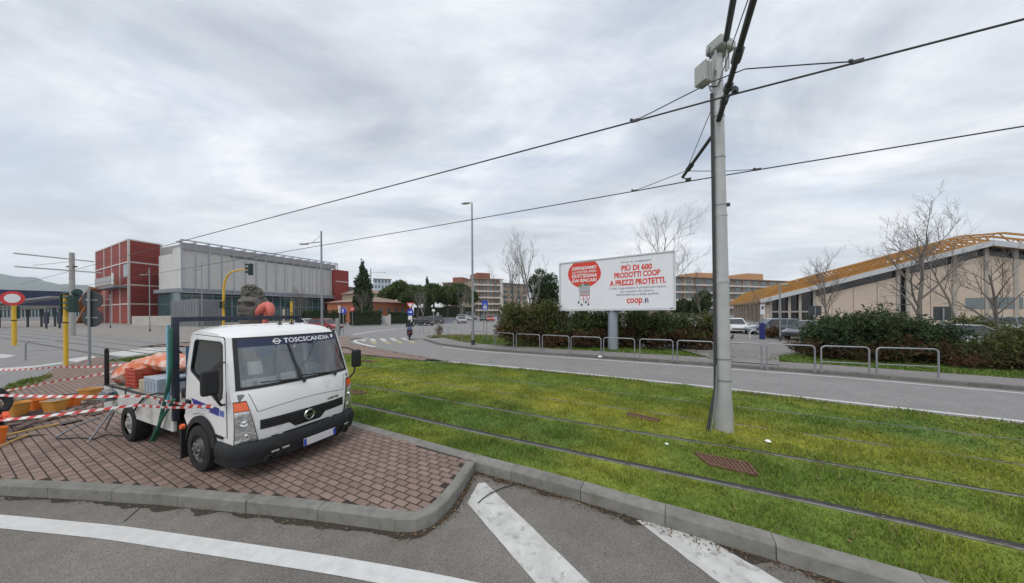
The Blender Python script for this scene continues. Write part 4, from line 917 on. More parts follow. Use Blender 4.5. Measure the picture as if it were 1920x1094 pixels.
# ------------------------------------------------------------------ the dig: soil, loose pavers, tubs, tools, a worker
def mound():
    cx_ = sum(p[0] for p in TRENCH) / len(TRENCH); cy_ = sum(p[1] for p in TRENCH) / len(TRENCH); st = .07; x0, x1 = min(p[0] for p in TRENCH), max(p[0] for p in TRENCH); y0, y1 = min(p[1] for p in TRENCH), max(p[1] for p in TRENCH)
    xs = np.arange(x0 - .1, x1 + .1, st); ys = np.arange(y0 - .1, y1 + .1, st); X, Y = np.meshgrid(xs, ys); x, y = X.ravel(), Y.ravel(); ins = inpoly(x, y, TRENCH); ed = dist_poly(x, y, TRENCH + [TRENCH[0]])
    z = .150 + np.where(ins, np.clip(ed * .4, 0, .055) * (.3 + 1.6 * fbm(x * 2.5, y * 2.5, 4)), -.03); nx = len(xs); I = ins.reshape(X.shape)
    F_ = [(j * nx + i, j * nx + i + 1, (j + 1) * nx + i + 1, (j + 1) * nx + i) for j in range(len(ys) - 1) for i in range(nx - 1) if I[j, i] or I[j + 1, i + 1] or I[j, i + 1] or I[j + 1, i]]
    mb = MB(); mb.v = [tuple(p) for p in np.stack([x, y, z], 1)]; mb.f = F_; mb.mi = [0] * len(F_)
    tag(mb.build('dug_soil', mat('dug_earth', (.055, .042, .032), .95, var=.35, vs=9, bump=.6, bs=30), None, smooth=1.5, fixn=False), 'dark dug-up earth heaped where the paving was lifted', 'soil', kind='stuff')
mound()
spots = [(112, 760), (128, 771), (142, 764), (150, 776), (158, 766), (166, 772), (171, 761), (178, 767), (186, 772), (192, 762), (198, 768), (118, 783), (70, 795), (90, 790), (50, 802), (36, 808), (206, 756), (184, 755), (138, 781), (162, 757), (104, 786), (28, 800), (122, 764), (134, 776), (147, 770), (155, 760), (164, 779), (174, 774), (181, 779), (188, 765), (195, 773), (202, 762), (176, 757), (143, 757), (125, 778), (96, 781), (80, 788), (212, 750)]
for i, (x, y) in enumerate(spots):
    o = link(bpy.data.objects.new('loose_paver', bmesh_)); o.location = G(x, y, .15) + Vector((0, 0, random.uniform(.0, .05))); o.rotation_euler = (random.gauss(0, .22), random.gauss(0, .22), random.uniform(0, 3.1))
    tag(o, 'loose paving brick lying on the dug-up earth behind the truck', 'brick', 'loose paving bricks on the dug-up earth')
M_TUB = mat('mason_tub_yellow', (.66, .30, .055), .55, var=.12, vs=5, dirt=(.42, .36, .26), ds=4, dt=.52)
M_TUBO = mat('mason_tub_orange', (.78, .20, .03), .5, var=.12, vs=5, dirt=(.45, .30, .18), ds=4, dt=.6)
M_RUBBLE = mat('rubble', (.30, .27, .23), .95, var=.4, vs=18, bump=.8, bs=25)
def tub(x, y, z, r, h, m, label, fill=.75):
    o = thing('mason_tub', label, 'tub', G(x, y, .15) + Vector((0, 0, z)), random.uniform(-.2, .2), 'mason tubs'); n = 28
    def rr(k, rad): a = 2 * math.pi * k / n; e = (abs(math.cos(a)) ** 4 + abs(math.sin(a)) ** 4) ** -.25; return (rad * e * 1.15 * math.cos(a), rad * e * .85 * math.sin(a))
    mb = MB(); prof = [(r * .70, 0), (r * .97, h * .93), (r * 1.06, h * .94), (r * 1.06, h), (r * .94, h), (r * .70, .03)]
    V = [(*rr(k, p[0]), p[1]) for p in prof for k in range(n)]; F_ = [(i * n + k, i * n + (k + 1) % n, (i + 1) * n + (k + 1) % n, (i + 1) * n + k) for i in range(5) for k in range(n)] + [tuple(range(n))[::-1], tuple(5 * n + k for k in range(n))]
    mb.add(V, F_); mb.build('shell', m, o, smooth=.6)
    fm = MB(); V = [(0, 0, h * fill + .05)] + [(*rr(k, r * (.70 + .24 * fill) * q), h * fill + .05 * (1 - q) + random.uniform(-.015, .02) * (q < 1)) for q in (.4, .75, 1) for k in range(n)]
    F_ = [(0, 1 + k, 1 + (k + 1) % n) for k in range(n)] + [(1 + i * n + k, 1 + (i + 1) * n + k, 1 + (i + 1) * n + (k + 1) % n, 1 + i * n + (k + 1) % n) for i in range(2) for k in range(n)]
    fm.add(V, F_); fm.build('rubble', M_RUBBLE, o)
tub(33, 784, 0, .165, .36, M_TUB, 'leftmost yellow mason tub full of rubble behind the tape')
tub(68, 772, 0, .15, .30, M_TUBO, 'orange mason tub tucked behind the two front yellow tubs', .5)
tub(103, 777, 0, .165, .34, M_TUB, 'pale yellow mason tub heaped with rubble in the middle of the row', .95)
tub(133, 767, 0, .15, .32, M_TUBO, 'orange-yellow mason tub right of the heaped middle tub', .6)
tub(170, 752, 0, .18, .34, M_TUB, 'rearmost yellow mason tub nearest the truck tail', .8)
tub(-5, 833, 0, .10, .30, mat('orange_bucket', (.80, .20, .03), .5, var=.1, vs=5), 'orange bucket standing at the left edge by the worker', .6)
b_ = MB().box((0, 0, .05), (.42, .28, .10)).box((0, 0, .105), (.46, .32, .02)); tag(b_.build('tool_case', mat('blue_grey_case', (.14, .17, .24), .6, var=.2, vs=6), None, loc=G(183, 733, .15), bevel=.01), 'flat blue-grey case lying on the bricks behind the tubs', 'case')
bp = MB().box((0, 0, .012), (.62, .18, .02), Matrix.Rotation(.2, 3, 'Z')); tag(bp.build('trowel_board', mat('board_grey', (.33, .33, .32), .7, var=.2, vs=6), None, loc=G(105, 743, .15)), 'thin grey board lying behind the tubs', 'board')
c_ = MB(); c_.tube([G(x, y, .19) for x, y in ((50, 776), (65, 781), (82, 783), (95, 786))], .05, 8); tag(c_.build('rubber_pipe', M_BLKPL, None, smooth=.9), 'short length of black corrugated pipe in front of the tubs', 'pipe')
M_HANDLE = mat('wood_handle', (.52, .33, .09), .6, var=.15, vs=8)
def pick(a, b, label, head):
    t = thing('pickaxe' if head else 'shovel', label, 'tool', a); d = b - a
    MB().tube([(0, 0, .02), d * .55 + Vector((0, 0, .03)), d + Vector((0, 0, .02))], [.018, .017, .022], 8).build('handle', M_HANDLE, t, smooth=.8)
    s_ = d.normalized().cross(Vector((0, 0, 1)))
    if head: MB().tube([d + s_ * .24 - d.normalized() * .06, d + s_ * .1, d, d - s_ * .1, d - s_ * .22 - d.normalized() * .06], [.006, .02, .028, .02, .008], 8).build('head', mat('tool_iron', (.12, .11, .10), .6, .5), t, smooth=.8)
    else: MB().grid(lambda u, v: d + d.normalized() * .30 * v + s_ * (.22 * (u - .5)) * (1 - .5 * v ** 3) + Vector((0, 0, .02 - .03 * (1 - (2 * u - 1) ** 2))), 6, 5).build('blade', mat('tool_iron', (.12, .11, .10), .6, .5), t, smooth=.9)
pick(G(-6, 842, .17), G(52, 818, .17), 'pickaxe with a yellow handle lying on the bricks near the kerb', True)
pick(G(8, 819, .17), G(110, 797, .17), 'shovel with a long yellow handle lying beside the dug-up earth', False)
# worker kneeling at the left edge of the view
def skinbody(name, joints, edges, m, parent, sub=2, root=0):
    me = bpy.data.meshes.new(name); me.from_pydata([j[0] for j in joints], edges, []); o = link(bpy.data.objects.new(name, me)); me.materials.append(m)
    if parent is not None: o.parent = parent
    sk = o.modifiers.new('skin', 'SKIN'); sk.use_smooth_shade = True
    for i, j in enumerate(joints):
        r = j[1]; me.skin_vertices[0].data[i].radius = (r, r) if not isinstance(r, tuple) else r
    me.skin_vertices[0].data[root].use_root = True
    ss = o.modifiers.new('sub', 'SUBSURF'); ss.levels = sub; ss.render_levels = sub
    return o
M_JKT = mat('black_workwear', (.016, .016, .019), .85, var=.3, vs=9); M_HIVIS = mat('orange_glove', (.85, .14, .06), .7, var=.12, vs=12); M_SKIN = mat('skin', (.50, .30, .22), .55)
def worker():
    b = G(-44, 814, .15); t = thing('person', 'worker in black jacket with an orange glove kneeling by the tubs', 'person', b, RAD(-20))
    J = [((0, 0, .40), (.17, .15)), ((.10, 0, .60), (.16, .14)), ((.24, 0, .80), (.20, .15)), ((.30, 0, .93), .08), ((.36, 0, .98), .06),
         ((.27, -.19, .82), .075), ((.46, -.24, .62), .058), ((.62, -.14, .42), .042), ((.27, .19, .82), .075), ((.44, .26, .62), .058), ((.62, .18, .45), .042),
         ((0, -.13, .36), .10), ((.38, -.16, .30), .075), ((.06, -.17, .08), .055), ((-.12, -.17, .05), .05), ((0, .13, .36), .10), ((.36, .16, .44), .075), ((.28, .18, .10), .055), ((.46, .18, .05), .045)]
    E_ = [(0, 1), (1, 2), (2, 3), (3, 4), (2, 5), (5, 6), (6, 7), (2, 8), (8, 9), (9, 10), (0, 11), (11, 12), (12, 13), (13, 14), (0, 15), (15, 16), (16, 17), (17, 18)]
    skinbody('body', J, E_, M_JKT, t)
    hd_ = MB().lathe([(.0, -.12), (.05, -.115), (.075, -.07), (.088, 0), (.085, .06), (.06, .105), (0, .125)], (.42, 0, 1.07), 18, Matrix.Rotation(RAD(25), 3, 'Y')); hh = hd_.build('head', M_SKIN, t, smooth=1.2)
    MB().lathe([(.093, -.005), (.095, .05), (.07, .11), (0, .135)], (.415, 0, 1.085), 18, Matrix.Rotation(RAD(20), 3, 'Y')).build('cap', M_JKT, hh, smooth=1.2)
    MB().tube([(.52, 0, 1.07), (.535, 0, 1.045), (.515, 0, 1.03)], [.008, .016, .01], 8).build('nose', M_SKIN, hh, smooth=1)
    for s, base in ((-1, Vector((.62, -.14, .42))), (1, Vector((.62, .18, .45)))):
        J = [((0, 0, 0), .04), ((.05, 0, -.035), (.045, .03)), ((.10, 0, -.08), (.045, .026))]; E_ = [(0, 1), (1, 2)]
        for f, (dy, L) in enumerate(((-.034, .065), (-.012, .078), (.011, .074), (.033, .058))):
            i = len(J); J += [((.105, dy, -.085), .013), ((.125 + L * .3, dy, -.09 - L * .45), .011), ((.115 + L * .2, dy, -.10 - L), .009)]; E_ += [(2, i), (i, i + 1), (i + 1, i + 2)]
        i = len(J); J += [((.055, s * -.05, -.05), .014), ((.085, s * -.065, -.09), .012)]; E_ += [(1, i), (i, i + 1)]
        g_ = skinbody('glove', J, E_, M_HIVIS, t); g_.location = base
worker()
# ================================================================== OVERHEAD LINE
M_GALV = mat('pole_galvanised', (.47, .475, .47), .5, .3, var=.10, vs=2.5, dirt=(.36, .36, .34), ds=1.4, dt=.56)
M_WIRE = mat('contact_wire', (.055, .058, .065), .5, .3)
M_DARKST = mat('dark_arm', (.05, .055, .055), .55, .2, var=.2, vs=6)
M_BOXG = mat('pale_grey_enclosure', (.42, .43, .41), .6, var=.08, vs=4, dirt=(.30, .30, .27), ds=2.5, dt=.6)
def ohl():
    b = Vector((4.16, 5.83, .12)); t = thing('catenary_pole', 'tall tapered steel tram pole standing in the grass with grey boxes on top', 'pole', b)
    lean = Vector((-.014, -.004, 1))
    def at(z): return lean * z
    ps = [(.0, .160), (.40, .155), (.75, .136), (2.9, .128)]
    MB().tube([at(z) for z, r in ps], [r for z, r in ps], 14).build('lower_shaft', M_GALV, t, smooth=.6)
    MB().tube([at(2.9), at(2.93), at(2.97)], [.136, .139, .136], 14).build('collar', M_GALV, t, smooth=.4)
    MB().tube([at(2.95), at(4.2)], [.124, .117], 14).build('middle_shaft', M_GALV, t, smooth=.6)
    MB().tube([at(4.2), at(4.25)], [.124, .124], 14).build('collar', M_GALV, t, smooth=.4)
    MB().tube([at(4.2), at(7.35)], [.113, .095], 14).build('upper_shaft', M_GALV, t, smooth=.6)
    for z in (1.0, 1.42, 4.42, 5.35, 6.15): MB().tube([at(z) - Vector((0, 0, .012)), at(z) + Vector((0, 0, .012))], (.150 if z < 2 else .135) - .004 * z, 14).build('strap', M_STEEL, t)
    MB().box(at(4.43) + Vector((.135, -.03, 0)), (.07, .05, .06)).build('bracket', M_DARKST, t)
    # cable duct down the left side
    MB().tube([at(6.6) + Vector((-.135, -.03, 0)), at(4) + Vector((-.148, -.03, 0)), at(1.35) + Vector((-.165, -.03, 0)), at(.8) + Vector((-.18, -.03, 0)), Vector((-.30, -.05, .35)), Vector((-.36, -.06, .0))], .027, 8).build('cable_duct', M_DARKST, t, smooth=.9)
    MB().tube([at(1.3) + Vector((-.15, -.05, 0)), at(.9) + Vector((-.17, -.05, 0)), Vector((-.24, -.06, .4)), Vector((-.31, -.08, 0))], .016, 8).build('cable', M_STEEL, t, smooth=.9)
    tb = at(7.42)
    hb = MB().box(tb + Vector((.06, -.02, .06)), (.40, .34, .16), Matrix.Rotation(.35, 3, 'Z')).build('top_box', M_BOXG, t, bevel=.03)
    MB().box(tb + Vector((.04, -.02, .16)), (.34, .30, .06), Matrix.Rotation(.35, 3, 'Z')).build('lid', M_BOXG, hb, bevel=.02)
    for dx in (-.06, .07): MB().box(at(7.18) + Vector((dx * 1.6, -.10, 0)), (.035, .03, .40)).build('mounting_rail', M_BOXG, t)
    sb = MB().box(at(6.93) + Vector((-.30, -.05, .02)), (.21, .23, .38), Matrix.Rotation(.3, 3, 'Z')).build('side_box', M_BOXG, t, bevel=.015)
    for k in range(3): MB().box(at(6.93) + Vector((-.30 - .04 + .055 * k, -.195, .02)), (.012, .02, .38), Matrix.Rotation(.3, 3, 'Z')).build('rib', M_BOXG, sb)
    MB().tube([at(6.75) + Vector((-.25, -.1, 0)), at(6.6) + Vector((-.18, -.08, 0))], .012, 6).build('conduit', M_STEEL, t)
    MB().tube([at(6.70) + Vector((-.2, -.08, 0)), at(6.66) + Vector((-.1, -.13, 0)), at(6.78) + Vector((-.02, -.13, 0))], .014, 6).build('conduit', M_DARKST, t)
    MB().tube([tb + Vector((-.2, -.1, .02)), tb + Vector((-.24, -.1, -.1)), tb + Vector((-.18, -.1, -.2))], .016, 6).build('conduit', M_DARKST, t)
    MB().tube([tb + Vector((.2, -.05, -.02)), tb + Vector((.2, -.05, -.36))], .012, 6).build('drip_rod', M_BOXG, t)
    # near arm reaching over the nearer track, towards the viewer
    W = lambda p: Vector(p) - b
    n0 = at(6.05); n1 = W((2.55, 2.7, 6.40)); d = (n1 - n0)
    a1 = MB(); a1.tube([n0, n0 + d * .16], .05, 8); a1.tube([n0 + d * .16, n0 + d * .2], .065, 8); a1.tube([n0 + d * .2, n1], .043, 10)
    arm = a1.build('cantilever_arm', M_DARKST, t, smooth=.7)
    for s_ in (.27, .44, .47): MB().tube([n0 + d * (s_ - .015), n0 + d * (s_ + .015)], .07, 8).build('insulator', M_DARKST, arm, smooth=.7)
    MB().tube([at(6.75), n0 + d * .95], .008, 6).build('stay_wire', M_WIRE, t)
    up0 = at(7.3) + Vector((.06, -.1, 0)); up1 = W((2.95, 3.5, 7.75)); MB().tube([up0.lerp(up1, .12), up1], .05, 8).build('upper_arm', M_DARKST, t, smooth=.7)
    MB().tube([at(7.15) + Vector((.05, -.1, 0)), up1], .008, 6).build('stay_wire', M_WIRE, t)
    # steady arm to wire B
    st0 = n0 + d * .17; st1 = W((3.50, 4.60, 5.92)); s_ = MB(); s_.tube([st0, st1], .018, 8); s_.build('steady_arm', M_DARKST, t)
    MB().box(st1, (.10, .05, .07), Matrix.Rotation(.5, 3, 'Z')).build('clamp', M_DARKST, t)
    # far arm over the farther track
    f0 = at(5.95); f1 = W((4.37, 7.52, 5.88)); d2 = f1 - f0
    a2 = MB(); a2.tube([f0, f1], .036, 10); arm2 = a2.build('cantilever_arm', M_DARKST, t, smooth=.7)
    for q in (.72, .80): MB().tube([f0 + d2 * (q - .02), f0 + d2 * (q + .02)], .06, 8).build('insulator', M_DARKST, arm2, smooth=.7)
    MB().tube([at(6.6), f0 + d2 * .9], .008, 6).build('stay_wire', M_WIRE, t)
    st1 = W((4.50, 7.50, 5.81)); MB().tube([f1 + Vector((0, 0, -.02)), st1], .014, 8).build('steady_arm', M_DARKST, t)
    MB().box(st1, (.12, .06, .06), Matrix.Rotation(-.45, 3, 'Z')).build('clamp', M_DARKST, t)
ohl()
def wire(pts, r, label, n=1):
    o_ = Vector(pts[0]); mb = MB(); mb.tube([Vector(p) - o_ for p in pts], r, 6); tag(mb.build('contact_wire', M_WIRE, None, loc=o_, smooth=.9), label, 'wire', 'overhead tram wires')
WB = [(9.0, 2.05, 5.86), (6.02, 3.44, 5.86), (3.48, 4.62, 5.86), (2.22, 5.25, 5.86), (-2.1, 7.36, 5.87), (-14.19, 13.2, 5.88), (-55, 33.0, 5.9)]
WA = [(14, 3.1, 5.78), (9.39, 5.32, 5.78), (5.81, 6.95, 5.78), (4.41, 7.6, 5.78), (3.38, 8.15, 5.78), (-3.31, 11.5, 5.78), (-12.8, 16.2, 5.8), (-60, 39.3, 5.85)]
wire(WB, .0135, 'upper contact wire crossing the sky in front of the tram pole')
wire(WA, .0135, 'lower contact wire passing behind the tram pole')
wire([(2.22, 5.25, 5.87), (2.5, 5.12, 5.95), (3.25, 4.76, 6.17), (3.62, 4.55, 6.2), (4.35, 4.2, 5.98), (4.74, 4.03, 5.87)], .0085, 'thin bridle wire clamped to the upper contact wire at the pole')
wire([(3.40, 8.13, 5.79), (3.7, 7.98, 5.86), (4.35, 7.5, 5.99), (4.37, 7.45, 6.0), (5.2, 7.22, 5.88), (5.81, 6.95, 5.79)], .0085, 'thin bridle wire clamped to the lower contact wire at the pole')
for p in ((2.22, 5.25, 5.87), (4.74, 4.03, 5.87), (3.40, 8.13, 5.79), (5.81, 6.95, 5.79)):
    o = MB().box((0, 0, 0), (.12, .035, .05), Matrix.Rotation(-.46, 3, 'Z')).box((-.06, .03, .03), (.05, .03, .04)).build('wire_clamp', M_DARKST, None, loc=p, bevel=.008)
    tag(o, {2.22: 'clamp left of the pole on the upper contact wire', 4.74: 'clamp right of the pole on the upper contact wire', 3.40: 'clamp left of the pole on the lower contact wire', 5.81: 'clamp right of the pole on the lower contact wire'}[p[0]], 'clamp', 'wire clamps')
# distant pole on the left
def farpole():
    b = G(136, 630, ZF); t = thing('catenary_pole', 'grey concrete tram pole with two long cross arms beyond the traffic light', 'pole', b); Y = b.y; W = lambda x, y, yy: P(x, y, yy) - b
    MB().tube([(0, 0, 0), (0, 0, P(136, 476, Y).z)], [.24, .19], 12).build('shaft', mat('concrete_pole', (.36, .35, .33), .85, var=.12, vs=2), t, smooth=.7)
    for a, c in ((((25, 475), (176, 491)), 0), (((28, 500), (190, 512)), 1)):
        p0 = W(*a[0], Y - 3); p1 = W(*a[1], Y + 3); MB().tube([p0, p1], .07, 8).build('cross_arm', M_GALV, t)
    MB().tube([(-.55, 0, P(136, 502, Y).z), (.55, 0, P(136, 502, Y).z)], .09, 8).build('collar', M_DARKST, t);
    MB().tube([W(62, 498, Y - 1.5), W(134, 491, Y)], .02, 5).build('stay_wire', M_WIRE, t)
farpole()
# ================================================================== ROADSIDE
def hoop(x0, x1, mid, label, i):
    xs = [838, 882, 965, 1070, 1190, 1270, 1430, 1530, 1630, 1762]; ys = [633, 645, 655, 664, 672.5, 678, 690, 696.5, 702, 709]
    a = G(x0, float(np.interp(x0, xs, ys)), .225); c = G(x1, float(np.interp(x1, xs, ys)), .225); h = .93; r = .12
    t = thing('hoop_barrier', label, 'barrier', a, 0, 'hoop barriers along the pavement'); d = c - a; L = d.length; e = d.normalized(); Z = Vector((0, 0, 1))
    pts = [Vector((0, 0, -.05)), Z * (h - r)] + [e * (r - r * math.cos(q)) + Z * (h - r + r * math.sin(q)) for q in (.4, .8, 1.2)] + [e * r + Z * h, e * (L - r) + Z * h] + [e * (L - r + r * math.sin(q)) + Z * (h - r + r * math.cos(q)) for q in (.4, .8, 1.2)] + [e * L + Z * (h - r), e * L - Z * .05]
    MB().tube(pts, .025, 10).build('hoop', M_STEEL, t, smooth=1.0)
    for q in (0, L): MB().lathe([(.05, 0), (.05, .012), (.03, .02)], tuple(e * q), 12).build('foot', M_STEEL, t)
    if mid: MB().tube([Z * .36, e * L + Z * .36], .018, 8).build('mid_rail', M_STEEL, t, smooth=.8)
ORD = ['first', 'second', 'third', 'fourth', 'fifth', 'sixth', 'seventh', 'eighth', 'ninth', 'tenth', 'eleventh', 'twelfth', 'thirteenth']
HOOPS = [(840, 866, 0), (884, 926, 0), (930, 963, 0), (968, 1012, 0), (1017, 1067, 0), (1071, 1127, 0), (1132, 1190, 0), (1200, 1262, 0), (1270, 1338, 0), (1352, 1428, 0), (1438, 1528, 0), (1540, 1630, 1), (1644, 1760, 1)]
for i, (a, c, m_) in enumerate(HOOPS): hoop(a, c, m_, f'{ORD[i]} steel hoop barrier on the pavement from the far bend' + (', with lower rail' if m_ else ''), i)
def lamp(x, ybase, ytop, z, label, arm, r0=.09, r1=.055, kind='shoe'):
    b = G(x, ybase, z); t = thing('street_lamp', label, 'street lamp', b, 0, 'street lamps'); H_ = P(x, ytop, b.y).z - z
    MB().tube([(0, 0, 0), (0, 0, H_ * .3), (0, 0, H_)], [r0, r0 * .85, r1], 10).build('post', M_STEEL, t, smooth=.8)
    MB().tube([(0, 0, 0), (0, 0, .35)], r0 * 1.35, 10).build('base', M_DARKST, t)
    e = Vector(arm); hz = H_ - (0 if kind == 'shoe' else abs(e.z))
    if kind == 'shoe':
        MB().tube([(0, 0, H_ - .02), Vector((0, 0, H_ + .03)) + e * .5, Vector((0, 0, H_)) + e], .035, 8).build('arm', M_STEEL, t)
        R_ = Matrix.Rotation(math.atan2(e.y, e.x), 3, 'Z'); mb = MB(); mb.grid(lambda u, v: Vector((0, 0, H_)) + e * .7 + R_ @ Vector((.62 * u, .14 * math.cos(v * 6.283) * math.sin(math.pi * min(1, u * .9 + .08)) ** .5, .07 * math.sin(v * 6.283) * math.sin(math.pi * min(1, u * .9 + .08)) ** .5)), 8, 12); mb.build('lantern', M_BOXG, t, smooth=1)
    else:
        p1 = Vector((0, 0, H_ - .9)) + Vector((e.x, e.y, e.z)); MB().tube([(0, 0, H_ - .9), p1], .04, 8).build('arm', M_STEEL, t); MB().tube([(0, 0, H_ - .3), Vector((0, 0, H_ - .9)).lerp(p1, .55)], .015, 6).build('tie', M_STEEL, t); MB().box(p1 - Vector((0, 0, .03)), (.7, .22, .10)).build('lantern', M_STEEL, t, bevel=.03)
    return t
lamp(887, 647, 381, .225, 'tall grey street lamp on the pavement left of the billboard', (-.22, .05, .02), .095, .055)
lamp(604, 640, 434, ZF, 'street lamp with a side arm rising behind the truck roof', (-1.55, .1, -.12), .1, .07, 'arm')
lamp(696, 606, 504, ZF, 'distant street lamp between the cypress and the pines', (3.1, .0, .05), .16, .1, 'arm')
lamp(281, 622, 503, ZF, 'thin lamp post in front of the red building', (-.9, 0, .0), .06, .05, 'arm')
lamp(379, 625, 492, ZF, 'thin lamp post in front of the glass building', (-.7, 0, .0), .06, .05, 'arm')
lamp(1463, 640, 534, ZF + .01, 'slim lamp post in the supermarket car park', (.05, 0, 0), .06, .05)
lamp(207, 615, 552, ZF, 'short lamp post by the red building stairs', (-.4, 0, 0), .07, .06, 'arm')
# ------------------------------------------------------------------ billboard
M_BBW = mat('poster_white', (.78, .79, .82), .55, var=.03, vs=2); M_BBF = mat('billboard_frame', (.62, .63, .65), .5, var=.06, vs=3); M_RED = mat('print_red', (.68, .055, .035), .6); M_GREYT = mat('print_grey', (.10, .11, .18), .6); M_PURP = mat('print_dark', (.06, .03, .10), .6); M_LGREY = mat('print_light_grey', (.40, .43, .45), .6); M_GRN = mat('print_green', (.12, .28, .06), .6)
def billboard():
    A = P(1050, 580, 19.1); B_ = P(1266, 580, 15.25); A.z = B_.z = 2.53; ex = (B_ - A); Wd = ex.length; ex.normalize(); Hh = 3.02; ez = Vector((0, 0, 1)); nn = ex.cross(ez)   # nn faces the camera
    if nn.y > 0: nn = -nn
    mid = (A + B_) / 2; b = Vector((mid.x, mid.y, .22)) - nn * .3
    t = thing('billboard', 'large white billboard with red supermarket advert on a thick steel post', 'billboard', b); A = A - b
    MB().tube([(0, 0, 0), (0, 0, 1.5), (0, 0, 2.4)], [.30, .28, .27], 18).build('post', mat('billboard_post', (.30, .33, .37), .5, .3, var=.1, vs=3), t, smooth=.7)
    MB().box((0, 0, 2.3), (.75, .5, .22), Matrix.Rotation(math.atan2(ex.y, ex.x), 3, 'Z')).build('bracket', mat('blue_bracket', (.05, .10, .19), .5), t)
    R_ = Matrix((ex, -nn, ez)).transposed()
    MB().box(A + ex * Wd / 2 + ez * Hh / 2 - nn * .14, (Wd, .26, Hh), R_).build('panel', M_BBF, t, bevel=.01)
    def Q(u, v, o=0.0): return A + ex * (u * Wd) + ez * (v * Hh) + nn * (.004 + o)
    fr_ = MB()
    for a, c in (((0, 0), (1, 0)), ((1, 0), (1, 1)), ((1, 1), (0, 1)), ((0, 1), (0, 0))): fr_.bar(Q(*a, .01), Q(*c, .01), .07, .05, up=nn)
    fr_.build('frame', M_BBF, t)
    MB().add([Q(.01, .02), Q(.99, .02), Q(.99, .98), Q(.01, .98)], [(0, 1, 2, 3)]).build('poster', M_BBW, t)
    def bb(x, y):
        s = (x - 75) / 1715; u = s * 19.1 / (s * 19.1 + (1 - s) * 15.25); yt = 275 - 180 * s; yb = 955 - 15 * s; return u, (yb - y) / (yb - yt)
    def fit(s_, x0, x1, y0, y1, m, bold=0, shear=0, name='lettering', o=.004):
        p0 = bb(x0, (y0[0])); p1 = bb(x1, y0[1]); q0 = bb(x0, y1[0])
        a, c = Q(*p0, o), Q(*p1, o); h = (q0[1] - p0[1]) * Hh; w = (c - a).length
        ob = text(name, s_, 1.0, m, t, (0, 0, 0), (1, 0, 0), (0, 1, 0), 0.0, bold); me = ob.data
        co = np.empty(len(me.vertices) * 3); me.vertices.foreach_get('co', co); co = co.reshape(-1, 3); co[:, 0] += shear * co[:, 1]; mn, mx_ = co.min(0), co.max(0)
        r = (c - a).normalized(); up = (ez - r * ez.dot(r)).normalized()
        uu = (co[:, 0] - mn[0]) / (mx_[0] - mn[0]) * w; vv = (co[:, 1]) / (.69 if s_ != 'coop' else .56) * h
        out = np.array(a)[None] + uu[:, None] * np.array(r)[None] + vv[:, None] * np.array(up)[None]; me.vertices.foreach_set('co', out.astype(np.float32).ravel()); me.update()
    def shape(pts, m, name, o=.002): MB().add([Q(*bb(*p), o) for p in pts], [tuple(range(len(pts)))]).build(name, m, t, fixn=False)
    shape([(285, 272), (600, 240), (640, 280), (672, 340), (690, 400), (688, 450), (665, 500), (625, 545), (560, 590), (520, 610), (360, 625), (310, 605), (260, 570), (215, 510), (198, 450), (200, 400), (225, 340)], M_RED, 'balloon_print')
    fit('DIFENDIAMO', 258, 622, (378, 343), (335, 300), M_TXTW, .03, .25, o=.012); fit('LA VOSTRA SPESA', 262, 622, (424, 394), (395, 365), M_TXTW, .02, .25, o=.012); fit('QUOTIDIANA', 256, 626, (484, 464), (438, 412), M_TXTW, .03, .25, o=.012); fit('DAI RINCARI', 258, 628, (552, 530), (508, 482), M_TXTW, .03, .25, o=.012)
    fit('FINO AL 9 MARZO', 990, 1445, (275, 238), (252, 214), M_GREYT, .006); fit('PIÙ DI 600', 992, 1450, (384, 352), (312, 280), M_RED, .04); fit('PRODOTTI COOP', 888, 1572, (492, 440), (420, 368), M_RED, .04); fit('A PREZZI PROTETTI.', 818, 1655, (604, 552), (530, 478), M_RED, .04)
    fit('Coop vi garantisce il prezzo più basso,', 812, 1665, (655, 618), (625, 590), M_GREYT, .004); fit('nel rispetto del lavoro,', 975, 1478, (698, 676), (668, 646), M_GREYT, .004); fit("dell'ambiente e della qualità.", 915, 1550, (746, 722), (716, 692), M_GREYT, .004)
    fit('coop', 1070, 1305, (850, 842), (772, 766), M_RED, .025); fit('.fi', 1312, 1395, (848, 842), (780, 774), M_PURP, .014); shape([(1712, 940), (1766, 938), (1766, 916), (1712, 918)], M_GREYT, 'corner_print')
    # trolley picture
    shape([(352, 605), (525, 590), (522, 735), (372, 748)], M_LGREY, 'trolley_basket', .004)
    for k, (x, y, m_) in enumerate(((380, 585, M_GRN), (420, 572, M_LGREY), (455, 570, M_GREYT), (490, 572, M_GRN))): shape([(x - 24, y + 28), (x - 16, y), (x + 16, y - 8), (x + 26, y + 22)], m_, 'groceries_print', .005)
    def ln(a, c, m, w=.035): p, q = Q(*bb(*a), .008), Q(*bb(*c), .008); MB().bar(p, q, .004, w, up=ez if abs(p.z - q.z) < .15 else ex).build('trolley_bar', m, t)
    ln((372, 742), (524, 735), M_RED); ln((385, 690), (524, 680), M_RED, .02); ln((425, 745), (430, 840), M_RED, .04); ln((470, 742), (505, 835), M_RED, .04); ln((360, 740), (372, 800), M_LGREY, .03); ln((520, 735), (515, 790), M_LGREY, .03); ln((372, 800), (515, 792), M_LGREY, .03)
    for x, y in ((355, 840), (398, 875), (463, 835), (498, 868)): shape([(x + 16 * math.cos(a_), y + 20 * math.sin(a_)) for a_ in np.linspace(0, 6.283, 9)[:-1]], M_GREYT, 'trolley_wheel', .006)
billboard()
